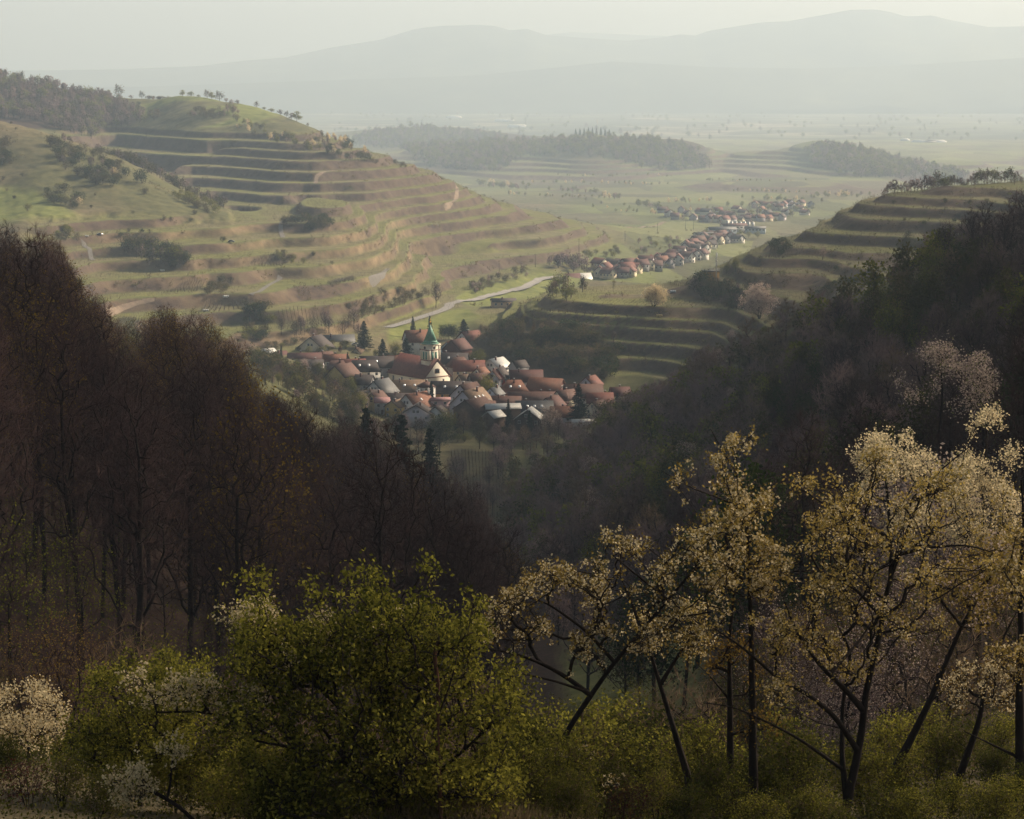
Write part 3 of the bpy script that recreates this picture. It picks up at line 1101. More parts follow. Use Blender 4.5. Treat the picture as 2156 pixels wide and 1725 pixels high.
_cm = cloud_material()
_cells = []
for (X, Y, Z, rx, ry) in ((-60, 40, -20, 260, 220), (140, 150, -40, 280, 240), (-60, 330, -60, 250, 240), (190, 380, -50, 240, 220), (60, 600, -120, 240, 220), (300, 760, -80, 220, 200),
                          (80, 800, -150, 210, 180), (360, 1030, -120, 260, 220), (20, 930, -165, 120, 110), (450, 1330, -90, 300, 240), (-180, 620, -100, 190, 230), (600, 800, -60, 260, 300)):
    x, y, h = over(X, Y, Z)
    _cells.append((x, y, h, rx, ry, 85))
cloud(_cells, _cm, 31)
# ------------------------------------------------------------------ tree kinds
R0 = random.Random(7)
FOREST = [make_tree(100 + i, 24, 4.6, 6.5, 560, 0.20, 0.013, 0.35, 7, 1.5, 0.011, barkm=BARK_D, twigm=TWIG_R, thr=0.028, trunk_to=0.72, sides=6, shell=0.5, lean=0.05, z0=-1.5, upw=0.6) for i in range(4)]
FOREST_BUD = [make_tree(120 + i, 23, 4.6, 6.0, 480, 0.19, 0.013, 0.35, 7, 1.3, 0.010, 2600, 0.20, 0.30, LEAF_BUD, BARK_D, TWIG_R, thr=0.028, trunk_to=0.7, sides=6, z0=-1.5, lean=0.06) for i in range(2)]
UNDER = [make_tree(130 + i, 9, 3.0, 1.5, 200, 0.09, 0.008, 0.4, 6, 1.0, 0.007, nl, 0.13, 0.35, LEAF_YG, BARK_D, TWIG_R, thr=0.02, trunk_to=0.6, z0=-0.8) for i, nl in enumerate((0, 900, 1600))]
HILL = [make_tree(140 + i, 13, 4.6, 3.2, 230, 0.20, 0.026, 0.45, 8, 1.5, 0.022, barkm=BARK_D, twigm=(TWIG_P, TWIG_B, TWIG_P, TWIG_R)[i], thr=0.05, trunk_to=0.55, sides=5, z0=-1.5, shell=0.5) for i in range(4)]
HILL_G = [make_tree(150 + i, 12, 4.4, 2.0, 220, 0.20, 0.02, 0.45, 5, 1.2, 0.018, (3600, 2600, 3800)[i], 0.34, 0.5, (LEAF_YG, LEAF_OL, LEAF_DG)[i], BARK_D, TWIG_B, thr=0.05, trunk_to=0.5, z0=-1.5, lob=0.5) for i in range(3)]
HILL_W = [make_tree(160 + i, 9, 4.0, 1.6, 220, 0.18, 0.02, 0.45, 5, 1.0, 0.018, (3200, 2000)[i], 0.24, 0.35, PETAL_P, BARK_D, TWIG_P, thr=0.05, trunk_to=0.5, z0=-1.2, lob=0.45) for i in range(2)]
MASS = [make_tree(170 + i, 12, 4.8, 2.0, 46, 0.2, 0.03, 0.45, 14, 2.2, 0.042, barkm=BARK_D, twigm=(TWIG_P, TWIG_B, TWIG_P)[i], thr=0.09, trunk_to=0.5, sides=4, z0=-1.5) for i in range(3)]
MASS_G = [make_tree(180 + i, 11, 4.6, 1.5, 36, 0.2, 0.03, 0.45, 5, 1.8, 0.04, 420, 0.9, 0.7, (LEAF_OL, LEAF_YG)[i], BARK_D, TWIG_B, thr=0.09, trunk_to=0.5, sides=4, z0=-1.5, lob=0.5) for i in range(2)]
FARTREE = [make_tree(190 + i, 11, 4.8, 1.6, 40, 0.2, 0.04, 0.45, nt_, 1.8, tw_, nl, 1.0, 0.6, lm, BARK_G, TWIG_P, thr=0.1, trunk_to=0.5, sides=4, z0=-1.5, lob=0.5) for i, (nl, lm, nt_, tw_) in enumerate(((170, LEAF_OL, 8, 0.06), (420, LEAF_PALE, 6, 0.05), (8, LEAF_OL, 18, 0.085), (420, LEAF_YG, 6, 0.05), (420, PETAL, 6, 0.05)))]
SHRUB = [make_tree(200 + i, 3.2, 2.4, 0.1, 70, 0.07, 0.012, 0.3, 6, 0.7, 0.012, nl, 0.26, 0.22, lm, BARK_G, TWIG_B, thr=0.03, trunk_to=0.5, sides=4, z0=-0.5, stems=3, lob=0.5) for i, (nl, lm) in enumerate(((700, LEAF_OL), (900, LEAF_DG), (250, LEAF_OL), (900, PETAL), (800, LEAF_YG), (700, LEAF_PALE)))]


def spruce(seed, h=14, r=3.0, irregular=0.12, low=0.08):
    rng = np.random.default_rng(seed)
    P0 = []; P1 = []; W = []
    LC = []; 
    nw = int(h * 2.6)
    for i in range(nw):
        t = i / nw
        z = h * (low + (0.985 - low) * t)
        Rr = r * (1 - t) ** 0.85 + 0.15
        nb = rng.integers(6, 9)
        for k in range(nb):
            a = rng.uniform(0, 6.28); L = Rr * rng.uniform(1 - irregular * 2.2, 1 + irregular)
            m = 6
            for q in range(m):
                u0 = q / m; u1 = (q + 1) / m
                f = lambda u: (math.cos(a) * L * u, math.sin(a) * L * u, z - 0.30 * L * u + 0.22 * L * u * u)
                P0.append(f(u0)); P1.append(f(u1)); W.append(0.03 * (1 - u0) + 0.008)
            nl = int(10 + L * 12)
            u = rng.uniform(0.1, 1.02, nl)
            side = rng.normal(0, 0.16 + 0.12 * L, nl) * (1.1 - u)
            x = math.cos(a) * L * u - math.sin(a) * side; y = math.sin(a) * L * u + math.cos(a) * side
            zz = z - 0.30 * L * u + 0.22 * L * u * u - np.abs(rng.normal(0, 0.10, nl))
            LC.append(np.stack([x, y, zz], 1))
    C = np.concatenate(LC)
    V1, F1 = tubes(np.array(P0), np.array(P1), np.array(W), np.array(W) * 0.8, 3)
    V2, F2 = leaves(C, 0.38, rng, up=-0.2, aspect=0.45)
    V, Fl = cat([(V1, F1), (V2, F2)])
    tm = TreeMesh()
    tv, tf = tubes(np.array([[0, 0, -1.0], [0, 0, h * 0.5]]), np.array([[0, 0, h * 0.5], [0, 0, h]]), np.array([0.02 * h, 0.011 * h]), np.array([0.011 * h, 0.02]), 6)
    tm.parts['trunk'] = mesh_np("trunk", tv, tf, [BARK_D], smooth=True)
    mi = np.concatenate([np.zeros(len(F1), int), np.ones(len(F2), int)])
    tm.parts['crown'] = mesh_np("crown", V, Fl, [BARK_D, NEEDLE], mi)
    tm.h = h
    return tm


SPRUCE = [spruce(300, 15, 3.6), spruce(301, 12, 2.7), spruce(302, 17, 3.4, 0.30), spruce(303, 9, 1.1, 0.15)]


def jit_points(x0, x1, y0, y1, step, rng):
    xs_ = np.arange(x0, x1, step); ys_ = np.arange(y0, y1, step)
    gx, gy = np.meshgrid(xs_, ys_)
    gx = gx + rng.uniform(-0.45, 0.45, gx.shape) * step; gy = gy + rng.uniform(-0.45, 0.45, gy.shape) * step
    return gx.ravel(), gy.ravel()


def visible(x, y, z, top, tol=6):
    """does the ground between camera and the tree leave its top in sight?"""
    n = len(x); vis = np.ones(n, bool)
    w = (z + top) / y
    for t in np.linspace(0.08, 0.985, 60):
        yy = y * t; xx = x * t
        zt = terrain(xx, yy)
        vis &= ~(zt > w * yy + tol * 0.0 + 0.3)
    return vis


rngw = np.random.default_rng(11)

# ---- left wood: tall bare trees, every one a thing
gx, gy = jit_points(-260, 60, 118, 720, 9.3, rngw)
gzv = terrain(gx, gy)
qx, qy = pix(gx, gy, gzv)
tx, ty = pix(gx, gy, gzv + 24)
# the outline of the wood's canopy in the photograph
CAN_X = [-300, 0, 60, 110, 180, 250, 330, 430, 500, 560, 640, 720, 800, 900, 960, 1010, 1050, 1075]
CAN_Y = [450, 470, 476, 490, 600, 690, 640, 655, 720, 800, 830, 880, 880, 925, 960, 1030, 1110, 1180]
keep = (tx > -190) & (tx < 1075) & (qx < 1068) & (ty < 1260)
need = np.interp(tx, CAN_X, CAN_Y)
order = np.nonzero(keep & visible(gx, gy, gzv, 24))[0]
order = order[np.argsort(gy[order])]
nfor = 0
FOREST_XY = []
for i in order:
    if nfor >= 296: break
    wreq = ray(tx[i], need[i])[1] * gy[i] - gzv[i]      # height that just reaches the outline
    hh = min(24 * R0.uniform(0.9, 1.16), float(wreq) * R0.uniform(0.86, 1.07))
    if hh < 11.5: continue
    bud = R0.random() < (0.45 if 240 < tx[i] < 520 else 0.12)
    tm = R0.choice(FOREST_BUD if bud else FOREST)
    sc = hh / 24.0
    place_tree("forest_tree", tm, (gx[i], gy[i], gzv[i]), R0.uniform(0, 6.28), max(sc, 0.72) * R0.uniform(0.9, 1.1),
               "tall tree with yellowish buds in the dark wood on the left" if bud else "tall bare dark tree in the wood on the left slope", "tree",
               "budding trees in the left wood" if bud else "bare trees of the left wood", sc)
    FOREST_XY.append((gx[i], gy[i])); nfor += 1
# young trees under them
gx, gy = jit_points(-90, 75, 98, 420, 8.5, rngw)
gzv = terrain(gx, gy); qx, qy = pix(gx, gy, gzv)
nu = 0
for i in np.argsort(gy):
    if not (-100 < qx[i] < 1060) or nu >= 280 or (qx[i] > 1060): continue
    k = R0.choice((0, 0, 0, 0, 1, 1, 2))
    place_tree("young_tree", UNDER[k], (gx[i], gy[i], gzv[i]), R0.uniform(0, 6.28), R0.uniform(0.6, 1.15),
               ("thin bare young tree among the tall trunks of the left wood", "young tree with sparse new leaves among the trunks of the left wood", "leafy green young tree among the trunks of the left wood")[k], "young tree",
               ("bare young trees of the left wood", "sparse young trees of the left wood", "leafy young trees of the left wood")[k])
    nu += 1

# ---- right slope
gx, gy = jit_points(-15, 330, 110, 985, 8.4, rngw)
gzv = terrain(gx, gy); qx, qy = pix(gx, gy, gzv)
RPOLY = [(1085, 985), (1150, 940), (1240, 905), (1400, 830), (1500, 765), (1640, 700), (1800, 668), (1860, 620), (1960, 585), (2050, 560), (2330, 520), (2330, 1500), (1200, 1500), (1150, 1330), (1080, 1200), (1062, 1120)]
BANK = [(1485, 755), (1665, 635), (1765, 590), (1935, 540), (1965, 568), (1825, 660), (1705, 682), (1525, 790)]
ok = inpoly(qx, qy, RPOLY) & ~(inpoly(qx, qy, BANK) & (gy > 400)) & (gy < 985)
ok &= ~((gy < 420) & inpoly(qx, qy, [(1180, 1330), (1460, 1330), (1470, 1480), (1180, 1480)]))
vis = visible(gx, gy, gzv, 11)
idx = np.nonzero(ok & vis)[0]
idx = idx[np.argsort(gy[idx])]
GREENP = lambda x, y: inpoly([x], [y], [(1780, 540), (2010, 545), (2020, 700), (1900, 760), (1760, 690)])[0] or inpoly([x], [y], [(1560, 880), (1760, 840), (1780, 1010), (1560, 1020)])[0] or inpoly([x], [y], [(1330, 990), (1480, 960), (1480, 1120), (1330, 1120)])[0]
mass = []
nind = {'b': 0, 'g': 0, 'w': 0}
for i in idx:
    x, y, z = gx[i], gy[i], gzv[i]
    g = GREENP(qx[i], qy[i])
    u = R0.random()
    kind = 'g' if (g and u < 0.8) or u < 0.22 else ('w' if u > 0.98 else 'b')
    s = R0.uniform(0.62, 1.28) * (0.8 if y > 800 else 1)
    rz = R0.uniform(0, 6.28)
    if kind == 'b' and nind['b'] < 290:
        k = R0.choice((0, 0, 1, 2, 2, 3))
        near_ = y < 250
        place_tree("hillside_tree", R0.choice(FOREST) if near_ else HILL[k], (x, y, z), rz, s * 0.55 if near_ else s, "bare purplish brown tree in the dense wood on the right slope", "bare tree", "bare trees of the right slope")
    elif kind == 'g' and nind['g'] < 140:
        k = R0.choice((0, 1, 1, 2))
        place_tree("leafing_tree", HILL_G[k], (x, y, z), rz, s * 0.95,
                   ("tree in fresh yellow green leaf among bare trees on the right slope", "tree in thin olive green leaf among bare trees on the right slope", "dark green rounded tree among bare trees on the right slope")[k], "leafy tree",
                   ("fresh green trees of the right slope", "olive green trees of the right slope", "dark green trees of the right slope")[k])
    elif kind == 'w':
        place_tree("blossoming_tree", HILL_W[R0.choice((0, 1))], (x, y, z), rz, s, "pale blossoming tree in the dense bare wood on the right slope", "blossom tree", "blossoming trees of the right slope")
    else:
        mass.append(((R0.choice(MASS_G) if kind == 'g' else R0.choice(MASS)), x, y, z, rz, s))
    nind[kind] += 1
print("left", nfor, "right", nind, "mass", len(mass))


def scatter_mass(name, label, items, catg="wood"):
    it = []
    for tm, x, y, z, rz, s in items:
        for me in tm.parts.values(): it.append((me, x, y, z, rz, s))
    if it: tag(link(name, merged(name, it)), label, catg, kind="stuff")


scatter_mass("distant_wood", "dense purplish brown wood of bare trees covering the far part of the right slope", mass)
# ------------------------------------------------------------------ village: materials
def roofmat(name, c, var=0.35, glossy=0.8):
    m, nt, out = mat_new(name)
    n1 = noise(nt, 0.9, 5, 0.7); n2 = noise(nt, 7.0, 3, 0.7)
    a = ramp(nt, n1, [(0.3, tuple(x * (1 - var) for x in c)), (0.7, tuple(x * (1 + var * 0.7) for x in c))])
    b = ramp(nt, n2, [(0.35, (0.6, 0.6, 0.6)), (0.65, (1.15, 1.15, 1.15))])
    cc = mixc(nt, 0.8, a, b, 'MULTIPLY')
    tc = N(nt, "ShaderNodeTexCoord")
    w = N(nt, "ShaderNodeTexWave"); w.wave_type = 'BANDS'; w.bands_direction = 'X'; w.inputs["Scale"].default_value = 1.1
    nt.links.new(tc.outputs["Object"], w.inputs["Vector"])
    bsdf(nt, out, cc, glossy, 0.3, w.outputs["Fac"], 0.5, 0.06)
    return m


RF = dict(red=roofmat("red_tiles", (0.135, 0.036, 0.024)), dred=roofmat("dark_red_tiles", (0.085, 0.025, 0.020)), orange=roofmat("orange_tiles", (0.175, 0.066, 0.036)),
          brown=roofmat("brown_tiles", (0.095, 0.040, 0.029)), dark=roofmat("dark_tiles", (0.042, 0.028, 0.027)), slate=roofmat("slate_grey_roof", (0.055, 0.058, 0.066), glossy=0.6),
          tan=roofmat("weathered_tan_tiles", (0.17, 0.105, 0.065)), metal=roofmat("bright_metal_roof", (0.48, 0.48, 0.47), 0.1, 0.4), pink=roofmat("faded_pink_tiles", (0.33, 0.17, 0.17)))
WL = dict(white=(0.66, 0.63, 0.59), cream=(0.64, 0.56, 0.42), lav=(0.48, 0.45, 0.50), blue=(0.42, 0.48, 0.56), yellow=(0.52, 0.38, 0.14), ochre=(0.46, 0.24, 0.06), red=(0.30, 0.050, 0.035),
          wood=(0.085, 0.050, 0.034), dwood=(0.045, 0.028, 0.022), grey=(0.33, 0.32, 0.33), dredw=(0.10, 0.030, 0.026), pink=(0.48, 0.31, 0.31), peach=(0.50, 0.34, 0.20))
GLASS = paint((0.035, 0.04, 0.05), 0.15, 0.3, 2.0, 0.6, name="window_glass")
FRAME = paint((0.60, 0.58, 0.55), 0.6, 0.1, name="window_frame_paint")
SKYL = paint((0.72, 0.74, 0.76), 0.12, 0.05, 1.0, 0.9, name="roof_window_glass")  # pale base colour carries the glint of reflected sky
SOLAR = paint((0.55, 0.60, 0.68), 0.10, 0.05, 1.0, 0.9, name="solar_panel")  # sky glint put into the panel's pale colour
STONE = paint((0.25, 0.13, 0.10), 0.9, 0.3, name="red_sandstone")
CHIM = paint((0.12, 0.055, 0.045), 0.9, 0.3, name="chimney_brick")
COPPER = roofmat("green_copper", (0.12, 0.31, 0.22), 0.3, 0.6)
LOUVRE = paint((0.10, 0.26, 0.19), 0.7, 0.2, name="green_louvres")
GOLD = paint((0.75, 0.45, 0.10), 0.3, 0.1, metal=0.8, name="gilded_ball")
STEEL = paint((0.42, 0.43, 0.45), 0.5, 0.1, metal=0.3, name="galvanised_steel")
ASPH = paint((0.23, 0.22, 0.215), 0.9, 0.15, 0.4, name="pale_asphalt")
DIRT = paint((0.20, 0.15, 0.11), 0.95, 0.3, 0.3, name="dirt_track")
_win = {}


def window_mesh(w, h):
    k = (w, h)
    if k not in _win:
        f = MB(); t = 0.09
        for a in ((-w / 2 - t, w / 2 + t, -h / 2 - t, -h / 2), (-w / 2 - t, w / 2 + t, h / 2, h / 2 + t), (-w / 2 - t, -w / 2, -h / 2, h / 2), (w / 2, w / 2 + t, -h / 2, h / 2), (-0.03, 0.03, -h / 2, h / 2)):
            f.box(a[0], a[1], -0.06, 0.03, a[2], a[3])
        g = MB(); g.box(-w / 2, w / 2, -0.025, 0.02, -h / 2, h / 2)
        _win[k] = (f.mesh("window", FRAME), g.mesh("pane", GLASS))
    return _win[k]


def add_window(parent, x, y, z, ang, w=1.1, h=1.25):
    """window whose outer face looks along local -Y turned by ang"""
    fm, gm_ = window_mesh(w, h)
    f = link("window", fm, parent, (x, y, z), ang)
    link("pane", gm_, f)
    return f


def house(px, py, D, l, w, rot, wall, roof, label, hw=5.2, pitch=42, cat_="house", name="house", chim=1, sky=0, solar=0, win=True, over=0.5, hip=0.0, group="houses of the village by the church", balcony=False, timber=False):
    """px, py: where the middle of the roof ridge is seen; D its distance; l along the ridge, w across; rot of the ridge from world X"""
    l *= 1.12; w *= 1.08
    p = at(px, py, D)
    rz = math.radians(rot)
    rh = w / 2 * math.tan(math.radians(pitch))
    base = p[2] - rh - hw
    g = gz(p[0], p[1])
    low = min(0.0, g - base) - 1.2
    R = random.Random(int(px * 7 + py * 13))
    root = empty(name, (p[0], p[1], base), rz)
    tag(root, label, cat_, group)
    wm = paint(WL[wall], 0.9, 0.12 if wall not in ("wood", "dwood") else 0.35, 0.7, name="wall_render")
    b = MB()
    x = l / 2; y = w / 2
    hx = x * hip
    if hip > 0: b.box(-x, x, -y, y, low, hw)
    else: b.prism([(-y, low), (y, low), (y, hw), (0, hw + rh), (-y, hw)], 'x', -x, x)
    b.build("wall", wm, root)
    # roof
    t = 0.28; o = over; e = o * math.tan(math.radians(pitch))
    r = MB()
    if hip > 0:
        rx = x * (1 - hip)
        V = [(-x - o, -y - o, hw - e), (x + o, -y - o, hw - e), (x + o, y + o, hw - e), (-x - o, y + o, hw - e), (-rx, 0, hw + rh + t), (rx, 0, hw + rh + t)]
        r.add(V, [(0, 1, 5, 4), (2, 3, 4, 5), (1, 2, 5), (3, 0, 4), (0, 3, 2, 1)])
    else:
        r.prism([(-y - o, hw - e), (-y - o, hw - e + t), (0, hw + rh + t * 1.25), (y + o, hw - e + t), (y + o, hw - e), (0, hw + rh + 0.02)], 'x', -x - o, x + o)
    ro = r.build("roof", RF[roof], root)
    for k in range(chim):
        cx = R.uniform(-0.6, 0.6) * x * (0.5 if hip else 1); cy_ = R.choice((-1, 1)) * 0.18 * y
        c = MB(); c.box(cx - 0.35, cx + 0.35, cy_ - 0.35, cy_ + 0.35, hw + rh * 0.6, hw + rh + 1.1)
        co = c.build("chimney", CHIM, ro)
        c = MB(); c.box(cx - 0.45, cx + 0.45, cy_ - 0.45, cy_ + 0.45, hw + rh + 1.1, hw + rh + 1.22); c.build("chimney_cap", STEEL, ro)
    ca, sa = math.cos(math.radians(pitch)), math.sin(math.radians(pitch))

    def on_roof(nm, side, u, v, ww, hh, mat):
        # a flat pane lying on the roof slope
        yy = side * (y * (1 - v)); zz = hw + rh * v + t * 1.25
        q = MB()
        V = []
        for dz in (0.02, 0.12):
            for du in (-ww / 2, ww / 2):
                for dv in (-hh / 2, hh / 2):
                    V.append((u + du, yy - side * dv * ca + side * dz * sa, zz + dv * sa + dz * ca))
        q.add(V, [(0, 1, 3, 2), (4, 6, 7, 5), (0, 4, 5, 1), (2, 3, 7, 6), (0, 2, 6, 4), (1, 5, 7, 3)])
        q.build(nm, mat, ro)
    for k in range(sky):
        on_roof("skylight", -1, x * (-0.6 + 1.2 * (k + 0.5) / sky), 0.5, 1.1, 1.4, SKYL)
        if k < 2: on_roof("skylight", 1, x * (-0.6 + 1.2 * (k + 0.5) / sky), 0.5, 1.1, 1.4, SKYL)
    for k in range(solar):
        on_roof("solar_panel", 1, x * (-0.75 + 1.5 * (k + 0.5) / solar), 0.5 + 0.1 * (k % 2), l * 0.8 / solar, 2.2, SOLAR)
    if win:
        for sx, ang in ((-1, -math.pi / 2), (1, math.pi / 2)):
            for zz in ([hw - 1.3] if hw < 4.2 else [hw - 1.3, hw - 4.0]) + ([hw + rh * 0.38] if rh > 3 and not hip else []):
                up = zz > hw
                for yy in ((0,) if up and w < 9 else ((-0.9, 0.9) if up else (-w * 0.28, w * 0.28) if w < 10 else (-w * 0.32, 0, w * 0.32))):
                    add_window(root, sx * x, yy, zz, ang)
        n = max(2, int(l / 3.4))
        for sy, ang in ((-1, 0.0), (1, math.pi)):
            for zz in ([hw - 1.3] if hw < 4.2 else [hw - 1.3, hw - 4.0]):
                for k in range(n):
                    add_window(root, -x + l * (k + 0.5) / n, sy * y, zz, ang)
        d = MB(); d.box(-0.5, 0.5, -y - 0.06, -y + 0.02, min(low + 1.2, 0), min(low + 1.2, 0) + 2.1); d.build("door", paint(WL['wood'], 0.7, name="door_wood"), root)
    if balcony:
        d = MB(); d.box(-x * 0.8, x * 0.8, -y - 1.3, -y - 0.02, hw - 3.0, hw - 2.85); d.box(-x * 0.8, x * 0.8, -y - 1.36, -y - 1.3, hw - 2.85, hw - 1.9); d.build("balcony", paint(WL['grey'], 0.7, name="balcony_boards"), root)
    if timber:
        d = MB()
        for yy in np.linspace(-y, y, 6): d.box(x + 0.01, x + 0.05, yy - 0.09, yy + 0.09, 0, hw)
        for zz in (0.1, hw * 0.5, hw): d.box(x + 0.03, x + 0.06, -y, y, zz - 0.09, zz + 0.09)
        for yy in np.linspace(-y, y, 6): d.box(-x - 0.05, -x - 0.01, yy - 0.09, yy + 0.09, 0, hw)
        d.build("timber_frame", paint(WL['dwood'], 0.8, name="timber"), root)
    return root


